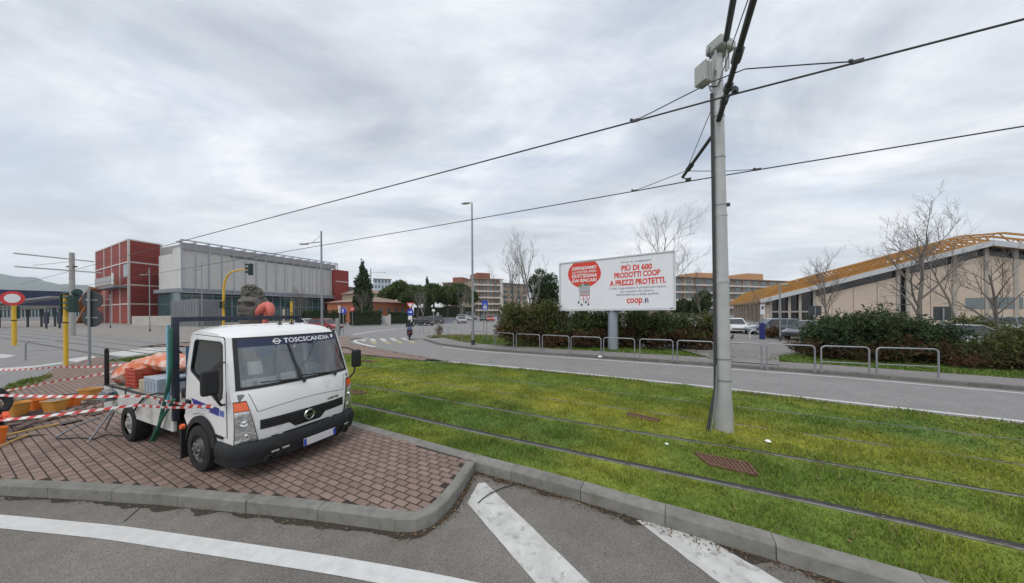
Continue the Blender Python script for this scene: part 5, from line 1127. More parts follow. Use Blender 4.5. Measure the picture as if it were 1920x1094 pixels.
# ------------------------------------------------------------------ signs and signals
M_SGNB = mat('sign_back', (.055, .06, .065), .6, .2, var=.1, vs=5); M_SBLUE = mat('sign_blue', (.015, .06, .45), .45); M_SWH = mat('sign_white', (.74, .74, .74), .5); M_SRED = mat('sign_red', (.60, .04, .04), .5); M_YEL = mat('yellow_paint', (.68, .42, .035), .5, var=.1, vs=4); M_SIGG = mat('signal_green', (.012, .045, .035), .5, var=.2, vs=6)
def disc(mb, c, r, n=24, th=.02, mi=0): return mb.lathe([(r, -th / 2), (r, th / 2)], c, n, Matrix.Rotation(RAD(90), 3, 'X'), mi)
def post(t, h, r=.035, m=None): MB().tube([(0, 0, 0), (0, 0, h)], r, 10).build('post', m or M_STEEL, t, smooth=.8)
def text_at(t, s_, size, c, m): text('sign_lettering', s_, size, m, t, c, (1, 0, 0), (0, 0, 1), .001, .002, 'CENTER')
def arrow_up(t, c, s_, m, rot=0):
    R_ = Matrix.Rotation(rot, 3, 'Y'); MB().add([Vector(c) + R_ @ Vector((x * s_, 0, z * s_)) for x, z in ((-.12, -.6), (.12, -.6), (.12, .1), (.4, .1), (0, .62), (-.4, .1), (-.12, .1))], [tuple(range(7))]).build('arrow', m, t)
# no-through-traffic sign on a yellow post
b = G(27, 648, ZF); t = thing('traffic_sign', 'round white sign with red rim on a yellow post at the far left', 'sign', b, RAD(40)); h = P(28, 560, b.y).z - ZF
post(t, h - .3, .115, M_YEL); MB().tube([(0, 0, h * .52), (0, 0, h * .54)], .125, 12).build('band', M_GAP, t); MB().box((.15, .05, h * .7), (.12, .1, 1.0)).build('control_box', M_SIGG, t)
disc(MB(), (0, -.19, h), .56).build('sign_rim', M_SRED, t); disc(MB(), (0, -.205, h), .36).build('sign_face', M_SWH, t)
# yellow signal post, left
def signal_head(t, c, rz, n=3, s_=1.0, face=-1):
    R_ = Matrix.Rotation(rz, 3, 'Z'); c = Vector(c); hd_ = MB().box(c, (.34 * s_, .26 * s_, .34 * s_ * n), R_).build('signal_head', M_SIGG, t, bevel=.02)
    for k in range(n):
        z = (n / 2 - .5 - k) * .33 * s_; q = c + R_ @ Vector((0, -.14 * s_, z)); MB().lathe([(.13 * s_, 0), (.13 * s_, .02), (.1 * s_, .03)], q, 16, R_ @ Matrix.Rotation(RAD(90), 3, 'X')).build('lens', mat('dark_lens', (.02, .03, .03), .3), hd_)
        v = MB(); v.grid(lambda a, b_: q + R_ @ Vector((.15 * s_ * math.cos(math.pi * a), -.2 * s_ * b_, .15 * s_ * math.sin(math.pi * a))), 8, 1); v.build('visor', M_SIGG, hd_)
    return hd_
b = G(124, 686, .15); t = thing('traffic_light', 'yellow traffic light post with dark green signal heads beside the brick island', 'traffic light', b); h = P(124, 553, b.y).z - .15
post(t, h, .07, M_YEL); MB().tube([(0, 0, h * .60), (0, 0, h * .615)], .08, 12).build('band', M_GAP, t); MB().lathe([(.1, h), (.12, h + .05), (.04, h + .12), (0, h + .13)], (0, 0, 0), 12).build('cap', M_SIGG, t); MB().box((-.11, 0, h - .42), (.05, .2, .85)).build('backing_board', M_SIGG, t)
signal_head(t, (.29, .05, h - .42), RAD(-60), 3, .78); MB().lathe([(.13, -.08), (.17, .04), (.15, .1), (0, .12)], (.36, .1, h + .10), 16, Matrix.Rotation(RAD(70), 3, 'Y')).build('loudspeaker', M_SIGG, t, smooth=.8)
# grey post with two sign backs
b = G(168, 689, .15); t = thing('traffic_sign', 'grey post carrying two round signs seen from behind, right of the yellow signal', 'sign', b, RAD(6)); zt = P(170, 541, b.y).z - .15; post(t, zt, .045)
for k, yy in enumerate((563, 596)):
    z = P(172, yy, b.y).z - .15; sg = disc(MB(), (.05, .07, z), .42).build('sign_back', M_SGNB, t); MB().box((.05, .045, z), (.5, .02, .05)).build('bracket', M_STEEL, sg)
    MB().box((-.13, .05, z + .02), (.05, .01, .06)).build('sticker', M_SWH, sg)
# left low railing
a = G(48, 676, ZF); c = G(120, 672, ZF); t = thing('railing', 'low steel railing beside the yellow signal post', 'railing', a); d = c - a
MB().tube([(0, 0, 0), (0, 0, .85), d * .08 + Vector((0, 0, 1.0)), d + Vector((0, 0, 1.0)), d], .03, 8).build('hoop', M_STEEL, t, smooth=.9); MB().tube([(0, 0, .5), d + Vector((0, 0, .5))], .02, 8).build('mid_rail', M_STEEL, t)
# bent yellow mast over the road
b = P(419, 640, 25); b.z = ZF; t = thing('traffic_light', 'curved yellow mast arm with a hanging signal behind the truck', 'traffic light', b); W = lambda x, y: P(x, y, 25) - b
pts = [Vector((0, 0, 0)), W(419.5, 545), W(421, 530), W(426, 518), W(435, 510), W(448, 507), W(464, 505)]; MB().tube(pts, [.10, .085, .08, .075, .07, .065, .06], 10).build('mast', M_YEL, t, smooth=1)
signal_head(t, W(470, 505.5), RAD(-25), 3, .95); signal_head(t, W(429, 573), RAD(-40), 3, .9); signal_head(t, W(416, 572), RAD(40), 2, .85)
b = P(547, 640, 25.5); b.z = ZF; t = thing('traffic_light', 'short yellow signal post behind the truck roof', 'traffic light', b); h = P(547, 566, 25.5).z - ZF; post(t, h, .09, M_YEL); signal_head(t, (-.33, 0, h - .15), RAD(-30), 3, .85); MB().tube([(0, 0, h * .7), (0, 0, h * .72)], .1, 10).build('band', M_GAP, t)
b = P(532.5, 640, 27); b.z = ZF; t = thing('bollard', 'slim pale marker post left of the short yellow signal', 'post', b); post(t, P(532, 580, 27).z - ZF, .08, mat('cream_paint', (.52, .47, .33), .6))
# blue keep-left, no entry, white board
def roundsign(x, yb, yc, Y, r, face, label, extra=None, rz=0):
    b = P(x, yb, Y); b.z = ZF; t = thing('traffic_sign', label, 'sign', b, rz); z = P(x, yc, Y).z - ZF; post(t, z + r * .9, .04); disc(MB(), (0, -.05, z), r).build('sign_face', face, t); disc(MB(), (0, -.035, z), r * 1.03, th=.01).build('sign_rim', M_SWH, t)
    if extra: extra(t, Vector((0, -.066, z)), r)
    return t
roundsign(644, 624, 583, 33, .36, M_SBLUE, 'round blue sign with a white arrow behind the truck cab', lambda t, c, r: arrow_up(t, c, r * 1.0, M_SWH))
roundsign(661, 612, 580, 48, .36, M_SRED, 'red no entry sign in front of the hedge', lambda t, c, r: MB().box(c, (r * 1.3, .006, r * .36)).build('bar', M_SWH, t))
b = P(637, 625, 31); b.z = ZF; t = thing('info_board', 'narrow cream notice board on a post beside the blue arrow sign', 'board', b); post(t, 3.0, .05); MB().box((0, -.04, P(637, 580, 31).z - ZF), (.26, .04, .75)).build('board', mat('cream_board', (.55, .50, .38), .6, var=.2, vs=5), t); MB().box((-.2, 0, .9), (.35, .3, 1.8)).build('cabinet', mat('grey_cabinet', (.26, .28, .28), .6), t, bevel=.02)
b = P(770, 622, 31); b.z = ZF; t = thing('traffic_sign', 'give way triangle above a round blue arrow sign near the scooter', 'sign', b); z = P(771, 573, 31).z - ZF; post(t, z + .2, .045)
for s_, m_, o_ in ((.44, M_SRED, -.05), (.27, M_SWH, -.062)): MB().add([(x * s_, o_, z + .02 + y * s_) for x, y in ((-1, .62), (1, .62), (0, -1.0))], [(0, 1, 2)]).build('triangle', m_, t)
z2 = P(771, 585.5, 31).z - ZF; disc(MB(), (0, -.05, z2), .34).build('sign_face', M_SBLUE, t); arrow_up(t, Vector((0, -.066, z2)), .34, M_SWH, RAD(90)); MB().box((-.03, -.04, P(771, 598, 31).z - ZF), (.42, .03, .62)).build('plate', M_SWH, t)
b = G(910, 640, .225); t = thing('traffic_sign', 'blue square pedestrian crossing sign on two posts beyond the lamp', 'sign', b); z = P(911, 573, b.y).z - .225
for dx in (-.12, .12): MB().tube([(dx, 0, 0), (dx, 0, z + .4)], .025, 8).build('post', M_STEEL, t)
MB().box((0, -.04, z), (.42, .02, .72)).build('sign_face', M_SBLUE, t); MB().add([(x, -.053, z + y) for x, y in ((-.16, -.2), (.16, -.2), (0, .2))], [(0, 1, 2)]).build('triangle', M_SWH, t); MB().box((0, -.056, z - .05), (.05, .006, .2)).lathe([(.0, -.03), (.03, 0), (0, .03)], (0, -.056, z + .08), 8).build('walker', M_GAP, t); MB().box((0, -.053, z - .29), (.3, .006, .05)).build('text_bar', M_SWH, t)

# dark sign backs on the right, car-park signs
for (x, yb, yc, Y, w, hh, lab) in ((1769, 650, 588, 15.5, .70, .72, 'dark square sign back above the right hedge'), (1529, 640, 583, 26, .95, .85, 'dark square sign back near the supermarket windows')):
    b = P(x, yb, Y); b.z = .2; t = thing('sign', lab, 'sign', b, RAD(-15)); z = P(x, yc, Y).z - .2; post(t, z + .3, .04); MB().box((0, .05, z), (w, .03, hh)).build('panel', M_SGNB, t, bevel=.02)
b = P(1429, 637, 23.5); b.z = ZF + .01; t = thing('sign', 'white parking notice on a blue post by the car park entry', 'sign', b); z = P(1429, 581, 23.5).z - ZF; MB().box((0, 0, .65), (.30, .22, 1.3)).build('post', mat('blue_post', (.02, .03, .16), .5), t, bevel=.02); MB().tube([(0, 0, 1.2), (0, 0, z + .4)], .04, 8).build('upper_post', M_STEEL, t); MB().box((0, -.05, z), (.34, .03, .78)).build('panel', M_SWH, t); MB().box((0, -.07, z + .15), (.2, .01, .26)).build('symbol', M_GREYT, t)
a = thing('bike_rack', 'bent white steel hoop rack beside the blue post', 'rack', P(1413, 636, 24) * 1); a.location.z = ZF + .01
MB().tube([(-.3, 0, 0), (-.3, 0, .5), (0, 0, .8), (.5, 0, .55), (.6, 0, 0)], .03, 8).build('hoop', M_SWH, a, smooth=.9); MB().tube([(-.4, .2, .95), (.1, .1, .7), (.5, 0, .5)], .025, 8).build('bar', M_SWH, a)
# low dark hoops in the road fork and bollards
for x0, lab in ((781, 'small grey hoop in the road fork left of its twin'), (799, 'small grey hoop in the road fork right of its twin')):
    b = P(x0, 618, 33); b.z = ZF; t = thing('small_hoop', lab, 'barrier', b, 0, 'small hoops'); MB().tube([(-.32, 0, 0), (-.32, 0, .62), (-.25, 0, .7), (.25, 0, .7), (.32, 0, .62), (.32, 0, 0)], .025, 8).build('hoop', M_STEEL, t, smooth=.9)
for k in range(6):
    b = P(828 + 3.8 * k, 600, 62); b.z = ZF; o = MB().lathe([(.16, 0), (.16, 1.0), (.1, 1.15), (0, 1.2)], (0, 0, 0), 10).build('bollard', mat('bollard_grey', (.20, .23, .30), .6), None, loc=b, smooth=.7); tag(o, f'{ORD[k]} blue-grey bollard from the left beyond the parked dark cars', 'bollard', 'bollards beyond the cars')
b = P(813, 606, 50); b.z = ZF; t = thing('street_lamp', 'white globe lamp on a short post near the dark cars', 'street lamp', b); post(t, P(813, 585, 50).z - ZF, .06); MB().lathe([(0, -.28), (.2, -.2), (.28, 0), (.2, .2), (0, .28)], (0, 0, P(813, 583, 50).z - ZF), 14).build('globe', mat('globe_white', (.7, .7, .68), .4), t, smooth=1.2)
b = P(821, 600, 85); b.z = ZF; tag(MB().box((0, 0, 1.75), (.6, .4, .9)).box((0, 0, .7), (.15, .15, 1.4)).build('poster_stand', M_SWH, None, loc=b), 'small white poster stand beside the globe lamp', 'poster stand')
# ================================================================== VEHICLES
M_CGLASS = mat('car_glass', (.03, .036, .04), .06, 0, spec=.8); M_TAIL = mat('tail_lamp', (.45, .02, .02), .25); M_HEADL = mat('head_lamp', (.65, .67, .68), .15, .5)
def carpaint(n, c): return mat('car_paint_' + n, c, .3, .1, coat=.7, var=.03, vs=2)
def car(loc, rz, m, label, kind='hatch', L=4.1, Wd=1.75, Hh=1.48, group='parked and moving cars'):
    t = thing('car', label, 'car', loc, rz, group); w = Wd / 2; r = .31; fa, ra = L * .5 - .82, -L * .5 + .75
    def arch(cx): return [(cx + .37 * math.cos(RAD(a)), .30 + .37 * math.sin(RAD(a))) for a in range(0, 181, 20)]
    belt = Hh * .60
    low = [(L/2 - .02, .30), (L/2, .48), (L/2 - .05, .66), (L/2 - .55, .80), (L/2 - 1.05, belt)] + [(-L/2 + .12, belt + .03), (-L/2 + .02, belt - .15), (-L/2, .5), (-L/2 + .03, .30)]
    poly = low[:5] + low[5:] + [(ra - .37, .28)] + list(reversed(arch(ra))) + [(ra + .37, .2), (fa - .37, .2)] + list(reversed(arch(fa))) + [(fa + .37, .28)]
    def mp(s_): return lambda x, z: Vector((x * (1 - .0), s_ * (w - .10 * max(0, abs(x) / (L / 2) - .72) ** 1.2 * 2.2 - .05 * max(0, z - .6)), z))
    body = MB().prism(poly, mp(1), mp(-1)).build('body', m, t, bevel=.045, seg=3, smooth=.5)
    if kind == 'suv': top = [(L/2 - 1.15, belt), (L/2 - 1.75, Hh - .05), (-L/2 + .45, Hh - .03), (-L/2 + .14, belt)]
    elif kind == 'sedan': top = [(L/2 - 1.2, belt), (L/2 - 1.95, Hh - .05), (-L/2 + 1.25, Hh - .06), (-L/2 + .55, belt)]
    elif kind == 'van': top = [(L/2 - .7, belt), (L/2 - 1.25, Hh - .08), (-L/2 + .15, Hh - .04), (-L/2 + .06, belt)]
    else: top = [(L/2 - 1.05, belt), (L/2 - 1.85, Hh - .05), (-L/2 + .75, Hh - .06), (-L/2 + .18, belt)]
    ty = lambda z: w - .07 - .16 * (z - belt) / (Hh - belt)
    MB().prism(top, lambda x, z: Vector((x, ty(z), z)), lambda x, z: Vector((x, -ty(z), z))).build('glasshouse', M_CGLASS, t, bevel=.03)
    rf = MB().prism([(top[1][0] + .06, Hh - .075), (top[1][0] - .1, Hh - .01), ((top[1][0] + top[2][0]) / 2, Hh + .015), (top[2][0] + .08, Hh - .015), (top[2][0] - .04, Hh - .075)], lambda x, z: Vector((x, w - .205, z)), lambda x, z: Vector((x, -w + .205, z))).build('roof', m, t, bevel=.03, smooth=.6)
    for s_ in (-1, 1):
        for a, c in ((top[0], top[1]), (top[2], top[3])): MB().bar((a[0], s_ * ty(a[1]), a[1]), (c[0], s_ * ty(c[1]), c[1]), .07, .05).build('pillar', m, t)
        xm = (top[1][0] + top[2][0]) / 2 - .1; pl = MB(); pl.bar((xm, s_ * (ty(belt) + .004), belt), (xm - .05, s_ * (ty(Hh - .06) + .004), Hh - .06), .03, .08); pl.build('pillar', m, t)
        MB().box((top[0][0] - .25, s_ * (w + .07), belt + .06), (.12, .17, .12)).build('mirror', m, t, bevel=.03)
        MB().box((L/2 - .14, s_ * (w - .24), .66), (.22, .32, .13), Matrix.Rotation(s_ * -.35, 3, 'Z')).build('headlight', M_HEADL, t, bevel=.03)
        MB().box((-L/2 + .08, s_ * (w - .16), .82), (.12, .2, .26)).build('tail_light', M_TAIL, t, bevel=.03)
        for ax in (fa, ra):
            R_ = Matrix.Rotation(-s_ * RAD(90), 3, 'X'); wh = MB().lathe([(.2, -.09), (.29, -.09), (r, -.05), (r, .06), (.28, .09), (.2, .085)], (ax, s_ * (w - .10), r), 20, R_, cap=False).build('wheel', M_TYRE, t, smooth=.7)
            MB().lathe([(.2, .075), (.17, .05), (.06, .06), (.0, .075)], (ax, s_ * (w - .10), r), 14, R_, cap=False).build('rim', M_RIML, wh, smooth=.6)
    MB().box((L/2 - .01, 0, .46), (.06, Wd * .55, .12)).build('grille', M_BLKPL, t, bevel=.02); MB().box((-L/2 + .0, 0, .55), (.03, .5, .11)).build('number_plate', M_SWH, t)
    return t
def at_(x, y, Y, z): p = P(x, y, Y); return Vector((p.x, p.y, z))
ZK = ZF + .014
car(at_(1372, 0, 31, ZK), RAD(-95 - 24), carpaint('white', (.72, .73, .74)), 'white car coming out of the supermarket car park', 'hatch', 4.2)
car(at_(1444, 0, 28, ZK), RAD(160), carpaint('bluegrey', (.24, .29, .36)), 'blue-grey estate car parked behind the parking notice', 'suv', 4.3, 1.75, 1.5)
car(at_(1512, 0, 23, ZK), RAD(200), carpaint('slate', (.045, .055, .07)), 'dark hatchback half hidden by the right hedge', 'hatch', 4.0)
car(at_(1815, 0, 15.8, ZK), RAD(-38), carpaint('silver', (.38, .39, .42)), 'silver car seen over the right hedge', 'hatch', 4.0, 1.75, 1.5)
car(at_(1915, 0, 24, ZK), RAD(-30), carpaint('grey', (.30, .32, .34)), 'grey car at the right edge in front of the supermarket', 'suv', 4.2, 1.8, 1.62)
car(at_(1318, 0, 32, ZK), RAD(-110), carpaint('white', (.72, .73, .74)), 'pale car glimpsed between the hedge and the tram pole', 'hatch', 4.0)
car(at_(606, 0, 40, ZF + .004), RAD(-12), carpaint('red', (.30, .022, .03)), 'dark red car driving behind the truck cab', 'suv', 4.3, 1.8, 1.6)
car(at_(570, 0, 47, ZF + .004), RAD(-20), carpaint('white', (.72, .73, .74)), 'white car behind the dark red car', 'hatch', 4.0)
car(at_(788, 0, 53, ZF + .004), RAD(150), carpaint('black', (.022, .025, .03)), 'black estate car nearest the scooter rider', 'suv', 4.4, 1.8, 1.6)
car(at_(809, 0, 60, ZF + .004), RAD(145), carpaint('darkgrey', (.06, .065, .07)), 'dark grey car right behind the black estate', 'suv', 4.2, 1.8, 1.65)
car(at_(861, 0, 62, ZF + .004), RAD(-75), carpaint('silver', (.38, .39, .42)), 'silver car on the road left of the tall lamp', 'hatch', 4.0)
car(at_(866, 0, 82, ZF + .004), RAD(-10), carpaint('white', (.72, .73, .74)), 'white car parked behind the silver car', 'suv', 4.2, 1.8, 1.7)
car(at_(877, 0, 88, ZF + .004), RAD(0), carpaint('cover', (.6, .6, .6)), 'whitish van parked far behind the tall lamp', 'van', 4.8, 1.9, 2.3)
car(at_(902, 0, 75, ZF + .004), RAD(-80), carpaint('black', (.022, .025, .03)), 'black car left of the small red car', 'hatch', 3.9)
car(at_(915, 0, 72, ZF + .004), RAD(-85), carpaint('brightred', (.45, .06, .03)), 'small bright red car below the apartment block', 'suv', 4.0, 1.75, 1.6)
car(at_(926, 0, 84, ZF + .004), RAD(0), carpaint('paleblue', (.45, .52, .58)), 'pale blue car right of the small red car', 'hatch', 4.0)
car(at_(940, 0, 84, ZF + .004), RAD(10), carpaint('darkgrey', (.06, .065, .07)), 'dark grey car beside the pale blue car', 'hatch', 4.0)
# scooter and rider
def scooter():
    b = at_(763, 0, 25.9, ZF + .004); t = thing('scooter', 'dark scooter with a blue rear case turning at the zebra crossing', 'scooter', b, RAD(108))
    for x in (-.62, .62):
        wh = MB().lathe([(.16, -.06), (.24, -.055), (.255, 0), (.24, .055), (.16, .06)], (x, 0, .255), 20, Matrix.Rotation(RAD(90), 3, 'X'), cap=False).build('wheel', M_TYRE, t, smooth=.7); MB().lathe([(.17, -.04), (.05, -.05), (.05, .05), (.17, .04)], (x, 0, .255), 14, Matrix.Rotation(RAD(90), 3, 'X')).build('rim', M_RIML, wh)
    MB().prism([(-.78, .62), (-.30, .80), (.02, .62), (.05, .32), (.42, .30), (.50, .95), (.42, 1.0), (.33, .40), (.1, .24), (-.35, .25), (-.55, .45)], lambda x, z: Vector((x, .14, z)), lambda x, z: Vector((x, -.14, z))).build('body', carpaint('scooterdark', (.03, .03, .045)), t, bevel=.04)
    MB().box((-.30, 0, .80), (.62, .26, .09)).build('seat', M_BLKPL, t, bevel=.03); MB().tube([(.48, 0, .95), (.62, 0, .28)], .035, 8).build('fork', M_DARKST, t); MB().tube([(.40, -.34, 1.06), (.45, 0, 1.0), (.40, .34, 1.06)], .016, 8).build('handlebar', M_DARKST, t); MB().box((-.82, 0, .66), (.04, .22, .08)).build('tail_light', M_TAIL, t)
    MB().box((-.72, .0, .98), (.32, .38, .30)).build('rear_case', mat('blue_case', (.10, .12, .24), .5), t, bevel=.05); MB().tube([(-.2, .12, .25), (-.15, .35, .02)], .012, 6).build('side_stand', M_STEEL, t)
    p = thing('person', 'rider in black jacket and helmet on the scooter', 'person', b, RAD(108))
    J = [((-.22, 0, .92), (.15, .17)), ((-.18, 0, 1.12), (.13, .16)), ((-.06, 0, 1.34), (.13, .18)), ((.0, 0, 1.45), .065), ((.02, 0, 1.52), .06),
         ((-.05, -.2, 1.36), .07), ((.12, -.27, 1.16), .055), ((.36, -.30, 1.09), .04), ((-.05, .2, 1.36), .07), ((.12, .27, 1.16), .055), ((.36, .30, 1.09), .04),
         ((-.15, -.12, .88), .10), ((.22, -.18, .80), .075), ((.15, -.18, .42), .055), ((.27, -.18, .36), .045), ((-.15, .12, .88), .10), ((.22, .18, .80), .075), ((.15, .18, .42), .055), ((.27, .18, .36), .045)]
    skinbody('body', J, [(0, 1), (1, 2), (2, 3), (3, 4), (2, 5), (5, 6), (6, 7), (2, 8), (8, 9), (9, 10), (0, 11), (11, 12), (12, 13), (13, 14), (0, 15), (15, 16), (16, 17), (17, 18)], M_JKT, p)
    MB().lathe([(.0, -.13), (.09, -.12), (.125, -.03), (.135, .04), (.10, .12), (0, .15)], (.04, 0, 1.62), 18).build('helmet', carpaint('helmet', (.02, .02, .022)), p, smooth=1.2)
    MB().grid(lambda a, c: Vector((.04 + .14 * math.cos(-.9 + 1.8 * a), .14 * math.sin(-.9 + 1.8 * a), 1.60 + .1 * c)), 8, 1).build('visor', M_CGLASS, p)
scooter()
# ================================================================== BUILDINGS
def frame(x0, y0, Y0, x1, Y1, zb=ZF):
    a = P(x0, 0, Y0); b = P(x1, 0, Y1); a.z = b.z = zb; return a, b
class Wall:      # local frame on a facade: u metres along, z up, o outwards to the camera
    def __init__(s, a, b, parent, org):
        s.a = Vector((a.x, a.y, 0)); d = Vector((b.x - a.x, b.y - a.y, 0)); s.L = d.length; s.e = d.normalized(); n = Vector((s.e.y, -s.e.x, 0)); s.n = n if n.dot(-s.a) > 0 else -n; s.p = parent; s.org = Vector(org)
        s.R = Matrix((s.e, -s.n, Vector((0, 0, 1)))).transposed()
    def pt(s, u, z, o=0): return s.a + s.e * u + s.n * o + Vector((0, 0, z)) - s.org
    def u(s, px, py=580):    # px column -> metres along the facade
        k = ray(px, py)[0]; return (s.a.y * k - s.a.x) / (s.e.x - k * s.e.y)
    def z(s, px, py):
        u_ = s.u(px, py); Y = s.a.y + s.e.y * u_; return CAMH + ray(px, py)[1] * Y
    def box(s, u0, u1, z0, z1, o0, o1, name, m, parent=None, bevel=0):
        return MB().box(s.pt((u0 + u1) / 2, (z0 + z1) / 2, (o0 + o1) / 2), (u1 - u0, o1 - o0, z1 - z0), s.R).build(name, m, parent or s.p, bevel=bevel)
M_REDC = mat('red_terracotta_cladding', (.26, .045, .035), .75, var=.10, vs=.8); M_REDS = mat('red_cladding_slat', (.24, .045, .036), .8, var=.08, vs=1, rnd=.10); M_PALEF = mat('pale_frame', (.60, .55, .52), .6); M_BGLASS = mat('building_glass', (.04, .10, .11), .10, spec=.9, var=.3, vs=.3); M_WHP = mat('white_metal_panel', (.60, .595, .575), .6, var=.06, vs=.4); M_MESH = mat('frame_steel', (.34, .36, .40), .5, .4); M_RIB = mat('grey_ribbed_metal', (.30, .31, .33), .55, .3, var=.1, vs=.7)
def redbuilding():
    C = at_(237, 0, 75, ZF); Rr = at_(298, 0, 81, ZF); Lf = at_(176, 0, 90, ZF); t = thing('red_building', 'tall red terracotta-clad building with pale frame lines at the left', 'building', C)
    f = Wall(C, Rr, t, C); g = Wall(C, Lf, t, C); zt = P(237, 448, 75).z
    bk = Lf + (Rr - C)
    MB().prism([(C.x, C.y), (Rr.x, Rr.y), (bk.x, bk.y), (Lf.x, Lf.y)], lambda x, y: Vector((x - C.x, y - C.y, 0)), lambda x, y: Vector((x - C.x, y - C.y, zt - ZF))).build('wall', M_REDC, t)
    zs = [P(237, y, 75).z for y in (604, 569, 533, 490, 448)]
    for w in (f, g):
        for zz in zs[1:]: w.box(0, w.L, zz - .32, zz, 0, .12, 'floor_band', M_PALEF)
        for uu in ((0, w.L) if w is f else (0, w.L * .22, w.L * .46, w.L * .70, w.L)): w.box(uu - .22, uu + .22, 0.1, zt, 0, .14, 'pilaster', M_PALEF)
    for i in range(4):      # cladding slats, one by one on the nearer face
        z0 = zs[i] + .05; z1 = zs[i + 1] - .4; n = 9
        for k in range(n): a = z0 + (z1 - z0) * k / n; f.box(.25, f.L - .25, a + .05, a + (z1 - z0) / n - .03, .0, .07, 'cladding_slat', M_REDS)
    g.box(g.L * .03, g.L * .13, zs[2] + 2.0, zs[2] + 5.2, -.05, .05, 'doorway', M_BGLASS)
    # external stair and gallery on the left face
    st = g.box(g.L * .02, g.L * .60, zs[2] - .9, zs[2] - .3, .2, 2.2, 'gallery_deck', mat('gallery_steel', (.20, .21, .24), .6, .3))
    for k in range(9): u0 = g.L * (.04 + .065 * k); g.box(u0, u0 + .08, zs[2] - .3, zs[2] + 2.2, 2.1, 2.2, 'rail_post', M_MESH, st)
    g.box(g.L * .02, g.L * .60, zs[2] + .0, zs[2] + 2.1, 2.13, 2.16, 'mesh_panel', mat('grey_mesh', (.42, .40, .40), .6), st); g.box(g.L * .02, g.L * .58, zs[2] - .3, zs[2] + .5, 1.7, 2.1, 'underside_beam', mat('rust_beam', (.32, .13, .04), .8, var=.3, vs=1), st)
    p0 = g.pt(g.L * .50, zs[2] - .5, 2.4); p1 = g.pt(g.L * .95, zs[0] + 3, 3.5)
    MB().bar(p0, p1, 2.2, .5).build('stair_flight', mat('rust_beam', (.32, .13, .04)), t); MB().bar(p0 + Vector((0, 0, -2)), p1 + Vector((4, -2, -3.5)), 1.8, .4).build('stair_flight', mat('rust_beam', (.3, .12, .04)), t)
    g.box(.6, 1.6, zs[2] - .2, zs[2] + 2.6, 2.2, 2.35, 'white_panel', M_SWH)
    w = MB().box((0, 0, 1.0), (11, .6, 2.0)).build('planter_wall', mat('pale_concrete', (.48, .45, .41), .85, var=.1, vs=1), None, loc=at_(295, 0, 62, ZF)); tag(w, 'low pale concrete wall in front of the red building', 'wall')
redbuilding()
